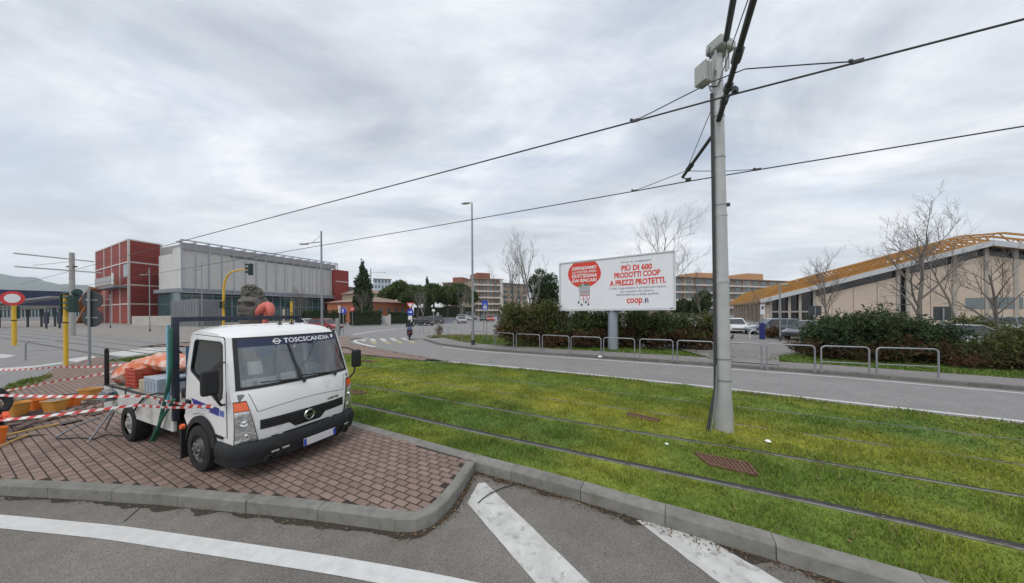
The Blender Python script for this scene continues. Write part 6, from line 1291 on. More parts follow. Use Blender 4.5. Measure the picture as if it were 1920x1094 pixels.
def glassbuilding():
    A = at_(300, 0, 80, ZF); B = at_(336, 0, 71, ZF); D = at_(628, 0, 108, ZF); t = thing('arts_building', 'long white building wrapped in a steel frame above a glazed ground floor', 'building', B)
    f = Wall(B, D, t, B); e = Wall(A, B, t, B)
    zb = f.z(340, 547); zt = f.z(340, 470); zf = f.z(336, 448)
    back = Vector((-f.n.x, -f.n.y, 0)) * 16
    # upper volume, set back behind the frame
    f.box(1.0, f.L - 1, zb + .9, zt, -15, -1.4, 'upper_wall', M_WHP); f.box(1.0, f.L - 1, zt, zt + 2.0, -14, -2.2, 'upper_louvre', mat('louvre_grey', (.30, .30, .30), .6, .2, var=.1, vs=.6)); f.box(0, f.L, zb, zb + .9, -15, -.2, 'floor_slab', mat('slab_grey', (.24, .25, .28), .6, var=.1, vs=.5))
    n = 15
    for k in range(1, n): uu = f.L * k / n; f.box(uu - .03, uu + .03, zb + .9, zt, -1.4, -1.36, 'panel_joint', M_RIB)
    for k in range(6): zz = zb + .9 + (zt - zb - .9) * (k + .5) / 6; f.box(1, f.L - 1, zz - .04, zz + .04, -1.4, -1.37, 'panel_joint', M_PALEF)
    # steel frame
    for k in range(17): uu = f.L * k / 16; f.box(uu - .10, uu + .10, zb - .2, zf, .0, .22, 'frame_post', M_MESH)
    for k in range(17): uu = f.L * k / 16; f.box(uu - .06, uu + .06, zf - .5, zf - .25, -2.5, .0, 'frame_bracket', M_MESH)
    f.box(-.1, f.L, zf - .25, zf, -.02, .24, 'frame_rail', M_MESH); f.box(-.1, f.L, zb - .25, zb, -.02, .26, 'frame_rail', M_MESH); f.box(0, f.L, zf - 2.2, zf - .6, -.9, -.7, 'sun_blade', mat('blade_grey', (.36, .36, .37), .6, .2))
    # end wall and glazed joint to the red building
    q_ = [e.pt(2.6, 0), e.pt(e.L - .3, 0), f.pt(1.1, 0, -1.35), f.pt(10, 0, -1.45), e.pt(2.6, 0) + f.e * 12]; MB().prism([(p.x, p.y) for p in q_], lambda x, y: Vector((x, y, zb + .5)), lambda x, y: Vector((x, y, zt + 1.0))).build('end_wall', M_WHP, t); e.box(-1, 2.6, 0, zt - 5, -10, .3, 'glass_link', M_BGLASS); e.box(-1, 2.8, zt - 5, zt - 4, -10, .5, 'link_cornice', M_PALEF)
    for k in range(4): e.box(-1, 2.7, zb - 4.5 + k * 2.6 - 1, zb - 4.3 + k * 2.6 - 1, .28, .4, 'transom', M_MESH)
    # ground floor
    f.box(.5, f.L - 3, 0, zb, -14, -2.5, 'ground_floor_glass', M_BGLASS)
    for k in range(19): uu = .6 + (f.L - 4) * k / 18; f.box(uu - .08, uu + .08, 0, zb, -2.5, -2.36, 'mullion', M_MESH)
    for zz in (zb * .55, zb * .9): f.box(.5, f.L - 3, zz, zz + .12, -2.5, -2.38, 'transom', M_MESH)
    u0 = f.u(648 - 24); f.box(f.L - 1.0, f.L + 4.2, 0, f.z(628, 506) if f.z(628, 506) > 4 else 18, -8, .6, 'red_end_block', M_REDC)
    f.box(f.L - 1.0, f.L + 4.3, zb + 5.8, zb + 6.1, .6, .75, 'floor_band', M_PALEF); f.box(f.L - 1.0, f.L + 4.3, zb * .55, zb * .55 + .3, .6, .75, 'floor_band', M_PALEF)
glassbuilding()
def ribbed():
    A = at_(316, 0, 61, ZF); B = at_(365, 0, 55, ZF); D = at_(412, 0, 60, ZF); t = thing('ribbed_pavilion', 'low grey ribbed metal pavilion in front of the glass building', 'building', B); h = P(365, 561, 55).z
    C2 = A + (D - B); MB().prism([(A.x, A.y), (B.x, B.y), (D.x, D.y), (C2.x, C2.y)], lambda x, y: Vector((x - B.x, y - B.y, 0)), lambda x, y: Vector((x - B.x, y - B.y, h - ZF))).build('wall', M_RIB, t)
    for w in (Wall(A, B, t, B), Wall(B, D, t, B)):
        for k in range(18): uu = w.L * (k + .5) / 18; w.box(uu - .06, uu + .06, .1, h - .02, 0, .12, 'rib', M_RIB)
ribbed()
# giant head sculpture and coral-coloured form beside it
def sculpture():
    b = at_(472, 0, 44, ZF); t = thing('head_sculpture', 'huge weathered grey stone head sculpture with crested hair behind the truck', 'sculpture', b); z0 = P(472, 604, 44).z - 2.4; s_ = 44 / FOC
    m = mat('weathered_stone', (.125, .12, .105), .95, var=.35, vs=.9, bump=.8, bs=3)
    def hf(a, v):        # a angle, v 0..1 height
        th = -math.pi + 2 * math.pi * a; z = 7.3 * v; prof = np.interp(v, [0, .12, .3, .5, .66, .8, .92, 1], [1.9, 2.2, 2.5, 2.75, 2.75, 2.35, 1.5, .1])
        x = math.sin(th); y = -math.cos(th); r = prof; fr_ = max(0, -y) ** 2
        ex = x * r
        # features on the side that faces the camera
        dep = 0
        if y < 0:
            for s in (-1, 1):
                dep -= 1.25 * math.exp(-(((x * r - s * 1.10) / .70) ** 2 + ((z - 4.75) / .42) ** 2))
                dep += .35 * math.exp(-(((x * r - s * 1.05) / .8) ** 2 + ((z - 5.45) / .25) ** 2))
            dep += .75 * math.exp(-((x * r) / .34) ** 2) * math.exp(-(((z - 4.0) / .8) ** 2)); dep += .3 * math.exp(-(((x * r) / .9) ** 2 + ((z - 3.0) / .14) ** 2)); dep -= .35 * math.exp(-(((x * r) / .85) ** 2 + ((z - 2.8) / .12) ** 2)); dep += .3 * math.exp(-(((x * r) / .7) ** 2 + ((z - 2.55) / .14) ** 2))
        n = float(fbm(np.array(th * 3 + 5), np.array(z * 1.5), 4)) - .5
        rr = r + .25 * n
        return Vector((x * rr, y * (rr * .95) + (-dep if y < 0 else 0), z + z0 * 0))
    o = MB().grid(hf, 64, 56).build('head', m, t, smooth=1.2)
    hr = MB()
    for i in range(260):       # tufts of the crest
        a = random.uniform(-1.35, 1.35); rr = random.uniform(1.0, 2.5); x = math.sin(a) * rr * 1.05; z = 5.75 + math.cos(a) * rr * 1.15; y = -random.uniform(.3, 1.9) * max(.2, 1 - abs(x) / 3); q = random.uniform(.22, .42)
        hr.lathe([(0, -q), (q * .7, -q * .5), (q, 0), (q * .6, q * .7), (0, q)], (x, y, z), 6, Matrix.Rotation(random.uniform(0, 3), 3, 'X') @ Matrix.Rotation(random.uniform(0, 3), 3, 'Y'))
    hr_o = hr.build('hair', m, t, smooth=1.0); hr_o['kind'] = 'stuff'
    hh = P(472, 536, 44).z - ZF; t.scale = (hh / 8.6 * .86, .8, hh / 8.6)
    b = at_(497, 0, 43, ZF); t = thing('coral_sculpture', 'coral pink curled shell-like sculpture beside the grey head', 'sculpture', b); pk = mat('coral_paint', (.62, .155, .12), .6, var=.12, vs=1.2)
    top = P(497, 568, 43).z - ZF; k = 43 / FOC
    def seg(pts, rs, nm): MB().tube([Vector((x * k, y_, top - z * k)) for x, y_, z in pts], [r * k for r in rs], 14).build(nm, pk, t, smooth=1.2)
    seg([(0, 0, 4), (-6, -.3, 10), (-13, -.4, 18), (-18, -.4, 24)], [7, 8, 5.5, 1.2], 'left_lobe'); seg([(2, 0, 5), (8, -.3, 9), (11, -.4, 17), (10, -.4, 25), (9, -.3, 29)], [7, 7, 6, 4, 1], 'right_lobe'); seg([(0, .3, 4), (-2, .2, 14), (-4, .2, 24), (-6, .1, 34), (-6, .1, 55)], [7, 7, 5, 4, 4], 'stem'); seg([(-8, 0, 3), (0, 0, 1.5), (8, 0, 3)], [1.5, 4, 1.5], 'crest')
sculpture()
# navy hall and tram stop at the far left
def lefthall():
    A = at_(-120, 0, 120, ZF); B = at_(150, 0, 150, ZF); t = thing('navy_hall', 'long low building with a navy blue upper wall far left', 'building', A); w = Wall(A, B, t, A); z0, z1 = P(60, 572, 132).z, P(60, 543, 132).z
    w.box(0, w.L, z0, z1, -30, 0, 'upper_wall', mat('navy_cladding', (.018, .03, .085), .6, var=.2, vs=.2)); w.box(0, w.L, .1, z0, -30, -2, 'ground_floor', mat('pale_render', (.50, .49, .48), .8, var=.1, vs=.1))
    for k in range(40): u0 = w.L * (k + .2) / 40; w.box(u0, u0 + w.L * .014, 1.6, z0 - .9, -2, -1.9, 'window', M_BGLASS)
    for k in range(22): u0 = w.L * k / 22; w.box(u0 - .1, u0 + .1, z0, z1, 0, .15, 'panel_rib', M_NAVYST)
    a = at_(-60, 0, 56, ZF); b_ = at_(106, 0, 60, ZF); t = thing('tram_stop', 'tram stop shelter with a long sloping grey canopy', 'shelter', a); w = Wall(a, b_, t, a)
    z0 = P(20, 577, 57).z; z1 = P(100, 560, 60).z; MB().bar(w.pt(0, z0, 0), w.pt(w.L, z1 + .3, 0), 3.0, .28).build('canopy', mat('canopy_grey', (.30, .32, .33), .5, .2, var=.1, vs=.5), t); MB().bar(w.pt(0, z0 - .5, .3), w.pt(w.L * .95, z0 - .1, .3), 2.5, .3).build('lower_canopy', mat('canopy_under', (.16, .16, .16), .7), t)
    for k in range(6): u0 = w.L * (.15 + .16 * k); w.box(u0 - .1, u0 + .1, .1, z0, -.1, .1, 'column', M_DARKST)
    for px_, lab in ((82, 'dark timetable board on the tram platform, left of two'), (107, 'dark timetable board on the tram platform, right of two')):
        o = MB().box((0, 0, 1.9), (.7, .2, 2.0)).box((0, 0, .5), (.2, .15, 1)).build('timetable_board', M_NAVYST, None, loc=at_(px_, 0, 52, ZF)); tag(o, lab, 'board', 'timetable boards')
lefthall()
# low terracotta house, distant blocks
M_TERRA = mat('terracotta_wall', (.36, .125, .065), .85, var=.12, vs=.6); M_ROOF = mat('old_roof_tiles', (.27, .19, .15), .9, var=.2, vs=1.5); M_TAN = mat('tan_render', (.37, .285, .205), .85, var=.1, vs=.4); M_BROWN = mat('brown_brick', (.27, .11, .075), .85, var=.12, vs=.5); M_BALC = mat('balcony_white', (.56, .53, .49), .75, var=.08, vs=.5)
def house(a, b, depth, h, roofh, name, label, wall, roof, nw=5, over=.5):
    t = thing(name, label, 'building', a); w = Wall(a, b, t, a); w.box(0, w.L, 0, h, -depth, 0, 'wall', wall)
    c = [w.pt(-over, h, over), w.pt(w.L + over, h, over), w.pt(w.L + over, h, -depth - over), w.pt(-over, h, -depth - over)]; ins = depth * .5
    r0, r1 = w.pt(min(ins, w.L * .45), h + roofh, -depth / 2), w.pt(max(w.L - ins, w.L * .55), h + roofh, -depth / 2)
    MB().add(c + [r0, r1], [(0, 1, 5, 4), (1, 2, 5), (2, 3, 4, 5), (3, 0, 4), (3, 2, 1, 0)]).build('roof', roof, t)
    for k in range(nw):
        u0 = w.L * (k + .5) / nw; wn = w.box(u0 - .45, u0 + .45, h * .35, h * .72, 0, .03, 'window', M_BGLASS); w.box(u0 - .55, u0 + .55, h * .33, h * .35, 0, .12, 'sill', M_BALC, wn)
    return t, w
house(at_(686, 0, 70, ZF), at_(768, 0, 84, ZF), 14, P(690, 566, 70).z, 1.7, 'low_house', 'low terracotta house with a tiled hip roof behind the hedge', M_TERRA, M_ROOF, 6)
house(at_(690, 0, 100, ZF), at_(722, 0, 108, ZF), 12, P(700, 550, 100).z, 2.4, 'tan_house', 'tan house with a tiled roof behind the low terracotta house', M_TAN, M_ROOF, 3)
def block(a, b, depth, h, floors, bays, name, label, wall, label_balc=True, pent=(), bay_mat=None, strip=None, win=M_BGLASS):
    t = thing(name, label, 'building', a); w = Wall(a, b, t, a); w.box(0, w.L, 0, h, -depth, 0, 'wall', wall); fh = h / floors
    for i in range(floors):
        z = fh * i
        if label_balc and i: w.box(.0, w.L, z - .12, z + .55, 0.0, 1.1, 'balcony', M_BALC)
        for k in range(bays):
            u0 = w.L * (k + .5) / bays; ww = w.L / bays * .5; bm = bay_mat if bay_mat and (k % 3 == 1) else None
            if bm: w.box(u0 - ww * .85, u0 + ww * .85, z + .55, z + fh - .15, 0, .25, 'bay', bm)
            wn = w.box(u0 - ww / 2, u0 + ww / 2, z + fh * .30, z + fh * .85, 0, .06 if not bm else .31, 'window', win)
            w.box(u0 - .04, u0 + .04, z + fh * .30, z + fh * .85, .06 if not bm else .31, .10 if not bm else .35, 'window_bar', M_BALC, wn)
    w.box(-.4, w.L + .4, h, h + .35, -depth - .4, .9, 'roof', M_ROOF)
    for (u0, u1, hh, m_) in pent: w.box(u0 * w.L, u1 * w.L, h + .35, h + .35 + hh, -depth * .7, -1, 'penthouse', m_)
    if strip: w.box(strip[0] * w.L, strip[1] * w.L, 0, h, 0, 1.3, 'pale_strip', M_BALC)
    return t, w
ha = P(910, 523, 130).z
block(at_(884, 0, 130, ZF), at_(937, 0, 136, ZF), 16, ha, 6, 6, 'apartment_block', 'tan and brown apartment block with white balconies behind the lamp', M_TAN, True, ((.15, .6, 2.6, M_BROWN),), M_BROWN, (.90, .99))
block(at_(826, 0, 150, ZF), at_(884, 0, 146, ZF), 15, P(850, 531, 148).z, 6, 6, 'apartment_block', 'apartment block with a brown penthouse seen over the pines', M_TAN, True, ((.3, .62, 2.6, M_BROWN),), M_BROWN)
block(at_(937, 0, 139, ZF), at_(985, 0, 150, ZF), 15, P(950, 533, 142).z, 6, 4, 'apartment_block', 'plain tan apartment block right of the balconied one', M_TAN, False)
ho = P(1390, 520, 120).z
block(at_(1255, 0, 118, ZF), at_(1520, 0, 150, ZF), 14, ho, 5, 16, 'apartment_block', 'long brown apartment block with orange penthouses behind the supermarket', mat('brown_render', (.24, .19, .155), .85, var=.1, vs=.4), True, ((.16, .26, 2.2, mat('orange_render', (.52, .29, .15), .8)), (.50, .61, 3.0, mat('orange_render', (.62, .30, .13)))), M_TAN)
block(at_(697, 0, 210, ZF), at_(729, 0, 215, ZF), 20, P(712, 524, 212).z, 7, 5, 'office_block', 'pale grey office block far behind the low house', mat('pale_office', (.50, .54, .60), .7, var=.06, vs=.2), False)
block(at_(641, 0, 120, ZF), at_(676, 0, 128, ZF), 15, P(655, 540, 122).z, 4, 5, 'office_block', 'grey flat-roofed building right of the red end block', mat('grey_office', (.34, .36, .38), .7, var=.1, vs=.3), False)
# supermarket with yellow space-frame roof
def market():
    L0 = Vector((46, 55, 0)); g = Vector((.866, -.5, 0)); bk = Vector((.5, .866, 0)); t = thing('supermarket', 'beige supermarket hall with a low pitched roof carried by yellow trusses', 'building', L0); w = Wall(L0, L0 + g * 50.8, t, L0)
    ze, zr, Sr = 3.7, 11.3, 25.4
    def zroof(s): return ze + (zr - ze) * (s / Sr if s < Sr else (50.8 - s) / Sr)
    su = lambda px: w.u(px)
    M_BEI = mat('beige_panel', (.52, .43, .345), .85, var=.06, vs=.35); M_FAS = mat('roof_fascia', (.50, .52, .53), .5, .2); M_YEL2 = mat('yellow_truss', (.40, .205, .05), .6, var=.15, vs=.8); D = 40
    for s in (-1, 1):        # the two roof slopes
        a, b = (0, Sr) if s < 0 else (Sr, 50.8)
        V = [w.pt(a, zroof(a), .8), w.pt(b, zroof(b) if b == Sr else ze, .8), w.pt(b, zroof(b) if b == Sr else ze, -D), w.pt(a, zroof(a) if a else ze, -D)]; V2 = [v + Vector((0, 0, .45)) for v in V]
        MB().add(V + V2, [(0, 1, 2, 3), (4, 5, 6, 7), (0, 1, 5, 4), (1, 2, 6, 5), (2, 3, 7, 6), (3, 0, 4, 7)]).build('roof', [mat('roof_sheet', (.38, .215, .07), .7, var=.15, vs=.5)], t)
        p, q = w.pt(a, zroof(a) + .25, .95), w.pt(b, (zroof(b) if b == Sr else ze) + .25, .95); MB().bar(p, q, .25, .75).build('fascia', M_FAS, t)
    def panel(s0, s1, drop, nm, m, o0=-.3, o1=0, z0=0.0):
        MB().prism([(s0, z0), (s1, z0), (s1, zroof(s1) - drop)] + ([(Sr, zroof(Sr) - drop)] if s0 < Sr < s1 else []) + [(s0, zroof(s0) - drop)], lambda u_, z: w.pt(u_, z, o1), lambda u_, z: w.pt(u_, z, o0)).build(nm, m, t)
    panel(.2, 50.6, .1, 'clerestory_glass', mat('dark_glazing', (.02, .02, .024), .2, spec=.6), -.8, -.45)
    edges = [su(1527), su(1560), su(1600), su(1645), su(1684)]; e2 = [su(1702), su(1745), su(1790), su(1840), su(1880), su(1925)]
    for E_ in (edges, e2):
        for a, b in zip(E_[:-1], E_[1:]): panel(a + .03, b - .03, 1.35, 'beige_panel', M_BEI)
    s0 = e2[-1]
    while s0 < 48: panel(s0 + .03, min(s0 + 4.4, 50), 1.35, 'beige_panel', M_BEI); s0 += 4.5
    for px_ in (1428, 1445, 1462, 1480, 1500, 1527, 1684, 1702, 1790, 1850, 1905): s = su(px_); w.box(s - .18, s + .18, 0, zroof(s) - .1, -.2, .12, 'column', mat('concrete_column', (.36, .33, .29), .85, var=.1, vs=.8))
    w.box(su(1425), su(1527), 1.9, 2.15, -.4, .05, 'transom', mat('concrete_column', (.36, .33, .29)))
    for px_ in (1838, 1888): s = su(px_); w.box(s - 1.3, s + 1.3, 2.3, 3.9, 0, .05, 'window', mat('small_window', (.16, .19, .20), .25))
    # side along the eave, receding left
    v = Wall(L0, L0 + bk * D, t, L0); v.box(0, D, 0, ze - .4, -1.5, -1, 'side_wall', M_BEI)
    for k in range(10): v.box(4 * k + .5, 4 * k + 3.4, .4, ze - .7, -1.0, -.9, 'side_window', mat('dark_glazing', (.02, .02, .024))); v.box(4 * k - .2, 4 * k + .2, 0, ze, -.9, -.5, 'side_column', M_BEI)
    # yellow trusses lying over the roof, one after another
    for k in range(18):
        dpt = -1.0 - k * 2.3; tr = MB(); hz = 1.7
        def low(s): return w.pt(s, zroof(s) + .7, dpt)
        def upp(s): return w.pt(s, zroof(s) + .7 + hz * min(1, min(s, 50.8 - s) / 3.5), dpt)
        tr.bar(low(0), low(Sr), .22, .22); tr.bar(low(Sr), low(50.8), .22, .22); up_s = [0, 3.5, Sr - 2, Sr + 2, 47.3, 50.8]
        for a, b in zip(up_s[:-1], up_s[1:]): tr.bar(upp(a), upp(b), .24, .24)
        n = 16
        for i in range(n): a = 3 + (45 - 0) * i / n; b = 3 + 45 * (i + .5) / n; c = 3 + 45 * (i + 1) / n; tr.bar(low(a), upp(b), .11, .11); tr.bar(upp(b), low(c), .11, .11)
        tr.build('truss', M_YEL2, t)
    for k in range(12):
        s = 2 + 2.05 * k; pb = MB(); pb.bar(w.pt(s, zroof(s) + .75, -1), w.pt(s, zroof(s) + .75, -D), .16, .16); pb.build('purlin', M_YEL2, t)
market()
# ================================================================== VEGETATION
V_LEAF = vcolmat('leaves', .65, .3); M_BARK = mat('bark', (.16, .14, .122), .95, var=.25, vs=6, bump=.5, bs=20); M_BARKG = mat('pale_bark', (.21, .195, .18), .95, var=.2, vs=5)
def leaves(centers, radii, n, size, pal, seed, shell=.55, flat=1.0, parent=None, name='crown', droop=0.0, spray=0.0):
    r_ = np.random.default_rng(seed); C = np.array(centers); Rd = np.array(radii); wgt = (Rd[:, 0] * Rd[:, 1] * Rd[:, 2]) ** (2 / 3); k = r_.choice(len(C), n, p=wgt / wgt.sum())
    d = r_.normal(size=(n, 3)); d /= np.linalg.norm(d, axis=1)[:, None]; rad = (shell + (1 - shell) * r_.random(n)) ** .6 * (.82 + .30 * r_.random(n))
    p = C[k] + d * Rd[k] * rad[:, None]
    if spray:
        ns = n // 8; sd_ = np.repeat(np.arange(ns), 8)[:n]; sd_ = np.concatenate([sd_, r_.integers(0, ns, n - len(sd_))]); st_ = np.tile(np.arange(8), ns + 1)[:n] / 7
        dr = d[sd_] * .8 + np.array([0, 0, .55]) + r_.normal(size=(ns, 3))[sd_] * .45; dr /= np.linalg.norm(dr, axis=1)[:, None]
        k = k[sd_]; p = C[k] + d[sd_] * Rd[k] * (rad[sd_] * .9)[:, None] + dr * (st_ * spray * (.5 + r_.random(ns)[sd_]))[:, None] + r_.normal(size=(n, 3)) * spray * .07
    a = r_.normal(size=(n, 3)); a /= np.linalg.norm(a, axis=1)[:, None]; b = np.cross(a, r_.normal(size=(n, 3))); b /= np.linalg.norm(b, axis=1)[:, None]
    s = size * r_.uniform(.6, 1.4, n)[:, None]; a = a * s; b = b * s * .45 * flat; a[:, 2] -= droop * s[:, 0]
    V = np.stack([p - a, p + b, p + a, p - b], 1).reshape(-1, 3); F_ = np.arange(n * 4).reshape(-1, 4)
    pal = np.array(pal); cl = pal[r_.integers(0, len(pal), len(C))][k] * .5 + pal[r_.integers(0, len(pal), n)] * .5; cl = cl * r_.uniform(.7, 1.3, n)[:, None]
    return npmesh(name, V, F_, V_LEAF, np.repeat(cl, 4, 0), parent, 4)
def bare(base, H_, seed, label, spread=.5, r0=.11, mtl=None, depth=4, kids=7, low=.25, group='bare winter trees'):
    R_ = random.Random(seed); t = thing('bare_tree', label, 'tree', base, 0, group); tr = MB(); br = MB()
    def grow(p, d, L, r, lv):
        n = 5 if lv < 2 else 3; pts = [p]; q = p.copy(); dd = d.copy()
        for i in range(n): dd = (dd + Vector((R_.gauss(0, .09), R_.gauss(0, .09), R_.gauss(.05, .05)))).normalized(); q = q + dd * L / n; pts.append(q.copy())
        (tr if lv == 0 else br).tube(pts, [r * (1 - .75 * i / n) for i in range(n + 1)], 8 if lv == 0 else (5 if lv == 1 else 3), cap=lv == 0)
        if lv >= depth: return
        m = kids if lv == 0 else (5 if lv < depth - 1 else 4)
        for j in range(m):
            f = (low + (1 - low) * (j + .5) / m) if lv == 0 else (.25 + .75 * (j + R_.random()) / m); i = min(n - 1, int(f * n)); b0 = pts[i].lerp(pts[i + 1], f * n - i); ax = (pts[i + 1] - pts[i]).normalized()
            az = R_.uniform(0, 6.283) if lv else (j * 2.4 + R_.uniform(-.4, .4)); ort = ax.orthogonal().normalized(); side_ = Matrix.Rotation(az, 3, ax) @ ort; an = R_.uniform(.55, 1.0) * spread * 1.9
            nd = (ax * math.cos(an) + side_ * math.sin(an) + Vector((0, 0, .22))).normalized(); ll = L * (R_.uniform(.42, .62) * (1.15 - .55 * f) if lv == 0 else R_.uniform(.35, .6)); grow(b0, nd, ll, r * (1 - .75 * f) * .62 + .003, lv + 1)
    grow(Vector((0, 0, -.1)), Vector((0, 0, 1)), H_, r0, 0)
    tr.build('trunk', mtl or M_BARK, t, smooth=1, fixn=False); br.build('branches', mtl or M_BARK, t, smooth=1, fixn=False)
    return t
def bt(x, yb, ytop, Y, z, seed, label, **k): b = at_(x, 0, Y, z); return bare(b, (P(x, ytop, Y).z - z) * .80, seed, label, **k)
bt(1727, 0, 372, 16.5, .2, 3, 'large bare tree with spreading limbs in front of the supermarket', spread=.55, r0=.125, kids=10, low=.24)
bt(1866, 0, 470, 15.5, .2, 5, 'bare tree near the right edge in front of the beige wall', spread=.5, r0=.09, kids=8)
bt(1553, 0, 470, 20, .2, 8, 'slender bare tree standing against the yellow roof', spread=.42, r0=.09, kids=8)
bt(1790, 0, 410, 26, ZF, 12, 'thin bare tree behind the large one at the supermarket', spread=.45, r0=.10, kids=8)
bt(1237, 0, 392, 21.5, .2, 14, 'bare tree rising behind the right half of the billboard', spread=.5, r0=.10, kids=9, mtl=M_BARKG)
bt(1000, 0, 446, 26, .2, 17, 'bare tree between the lamp and the billboard', spread=.45, r0=.13, kids=9, mtl=M_BARKG)
bt(962, 0, 472, 27.5, .2, 19, 'smaller bare tree left of the dark evergreen', spread=.45, r0=.11, kids=9, mtl=M_BARKG)
bt(553, 0, 540, 52, ZF, 23, 'reddish bare tree in front of the glass building', spread=.5, r0=.12, kids=8, low=.35)
bt(676, 0, 545, 56, ZF, 27, 'leafless tree in front of the cypress', spread=.5, r0=.14, kids=8)
bt(790, 0, 545, 66, ZF, 29, 'leafless street tree in front of the left pine', spread=.45, r0=.14, kids=8, mtl=M_BARKG)
bt(860, 0, 535, 68, ZF, 31, 'leafless street tree in front of the right pine', spread=.45, r0=.14, kids=8, mtl=M_BARKG)
bt(1310, 0, 500, 40, ZF, 37, 'thin bare tree left of the tram pole', spread=.4, r0=.08, kids=7)
bt(1410, 0, 545, 36, ZF, 39, 'small bare tree by the car park entry', spread=.45, r0=.07, kids=7)
DKG = [(.040, .066, .030), (.060, .090, .040), (.032, .054, .024), (.085, .115, .052)]; MDG = [(.070, .105, .034), (.095, .130, .044), (.050, .080, .028), (.12, .14, .05)]; OLV = [(.125, .130, .036), (.085, .105, .030), (.150, .145, .048), (.06, .082, .024)]; RUS = [(.135, .062, .034), (.11, .06, .036), (.075, .05, .028), (.17, .095, .05), (.08, .085, .03)]
def evergreen(x, Y, ytop, wpx, label, kind, seed, z=ZF, n=9000, name='evergreen_tree'):
    b = at_(x, 0, Y, z); t = thing(name, label, 'tree', b, 0, 'evergreen trees'); h = P(x, ytop, Y).z - z; w = wpx / 2 * px2(Y) * (1.15 if kind == 'pine' else 1); r_ = random.Random(seed); cs = []; rs = []; sz = max(.13, 2.3 * px2(Y))
    if kind == 'cypress':
        for i in range(26): f = i / 25; rr = w * np.interp(f, [0, .12, .4, .62, .80, .92, 1], [.85, 1.0, 1.0, .82, .46, .24, .06]); cs.append((r_.gauss(0, .1) * w, r_.gauss(0, .1) * w, h * (.06 + .92 * f))); rs.append((rr, rr, h * .07))
    elif kind == 'pine':
        for i in range(22): a = r_.uniform(0, 6.283); q = math.sqrt(r_.random()) * .78; cs.append((w * q * math.cos(a), w * q * math.sin(a), h * (.77 - .34 * q * q) + r_.gauss(0, .02) * h)); rs.append((w * r_.uniform(.32, .45), w * r_.uniform(.32, .45), h * r_.uniform(.14, .20)))
    else:
        for i in range(20): a = r_.uniform(0, 6.283); q = math.sqrt(r_.random()) * .7; f = r_.uniform(.25, .88); cs.append((w * q * math.cos(a) * math.sin(f * 2.6), w * q * math.sin(a) * math.sin(f * 2.6), h * f)); rs.append((w * .38, w * .38, h * .14))
    leaves(cs, rs, n, sz, MDG if kind == 'pine' else DKG, seed, .5, parent=t)
    tr = MB(); tr.tube([(0, 0, -.1), (.1, 0, h * .35), (0, .1, h * .7)], [w * .07 + .08, w * .05 + .06, .04], 8)
    for k in range(5): a = k * 1.26; tr.tube([(0, 0, h * .38), (w * .4 * math.cos(a), w * .4 * math.sin(a), h * .62)], [.09, .04], 5)
    tr.build('trunk', M_BARK, t, smooth=1)
evergreen(676, 64, 490, 33, 'tall dark cypress behind the low hedge', 'cypress', 41, n=9000, name='cypress_tree')
evergreen(750, 92, 524, 66, 'rounded umbrella pine farthest left of the pine group', 'pine', 43, name='pine_tree'); evergreen(778, 78, 531, 54, 'umbrella pine in the front middle of the pine group', 'pine', 44, name='pine_tree'); evergreen(808, 88, 527, 52, 'umbrella pine in the rear middle of the pine group', 'pine', 45, name='pine_tree'); evergreen(858, 84, 528, 54, 'umbrella pine right in the group beside the tall lamp', 'pine', 46, name='pine_tree'); evergreen(834, 96, 533, 40, 'smaller umbrella pine between the two right pines', 'pine', 48, name='pine_tree')
evergreen(797, 125, 519, 15, 'pointed conifer top rising above the pines', 'cypress', 47, n=2500, name='conifer_tree')
evergreen(1012, 32, 499, 76, 'dense dark evergreen left behind the billboard', 'round', 49, n=9000)
evergreen(1312, 62, 545, 50, 'dark evergreen below the long apartment block', 'round', 53, n=4000); evergreen(1275, 70, 560, 40, 'low evergreen right beside the billboard edge', 'round', 54, n=3000)
def shrub(x, Y, ytop, wpx, dep, label, pal, seed, z=.2, n=2600, size=.10, rus=0.0, group='hedge shrubs', bot=0.1, name='shrub'):
    b = at_(x, 0, Y, z); t = thing(name, label, 'shrub', b, 0, group); h = (P(x, ytop, Y).z - z) * .86; w = wpx / 2 * px2(Y); r_ = random.Random(seed); cs = []; rs = []; c2 = []; r2 = []
    for i in range(16):
        f = r_.uniform(.30, .86); cs.append((r_.uniform(-.75, .75) * w, r_.uniform(-.7, .7) * dep, h * f)); rs.append((w * .32, dep * .42, h * r_.uniform(.14, .22)))
    for i in range(10): c2.append((r_.uniform(-.95, .95) * w, -dep * r_.uniform(-.1, .85), h * r_.uniform(.10, .48))); r2.append((w * .38, dep * .4, h * .13))
    leaves(cs, rs, n, size, pal, seed, .35, parent=t, name='foliage', spray=.42, flat=.7)
    leaves(c2, r2, int(n * (.35 + .5 * rus)), size * .9, (RUS if rus else pal) + (pal[:1] if rus < .6 else []), seed + 1, .3, parent=t, name='lower_foliage', spray=.35, flat=.7)
    st = MB()
    for i in range(int(10 + w * 5)):       # bare stems poking out of the top
        x0, y0 = r_.uniform(-.8, .8) * w, r_.uniform(-.6, .6) * dep; st.tube([(x0 * .6, y0 * .6, 0), (x0, y0, h * .6), (x0 * 1.1 + r_.gauss(0, .1), y0, h * r_.uniform(.85, 1.08))], [.018, .01, .004], 4, cap=False)
    st.build('stems', M_BARK, t)['kind'] = 'stuff'
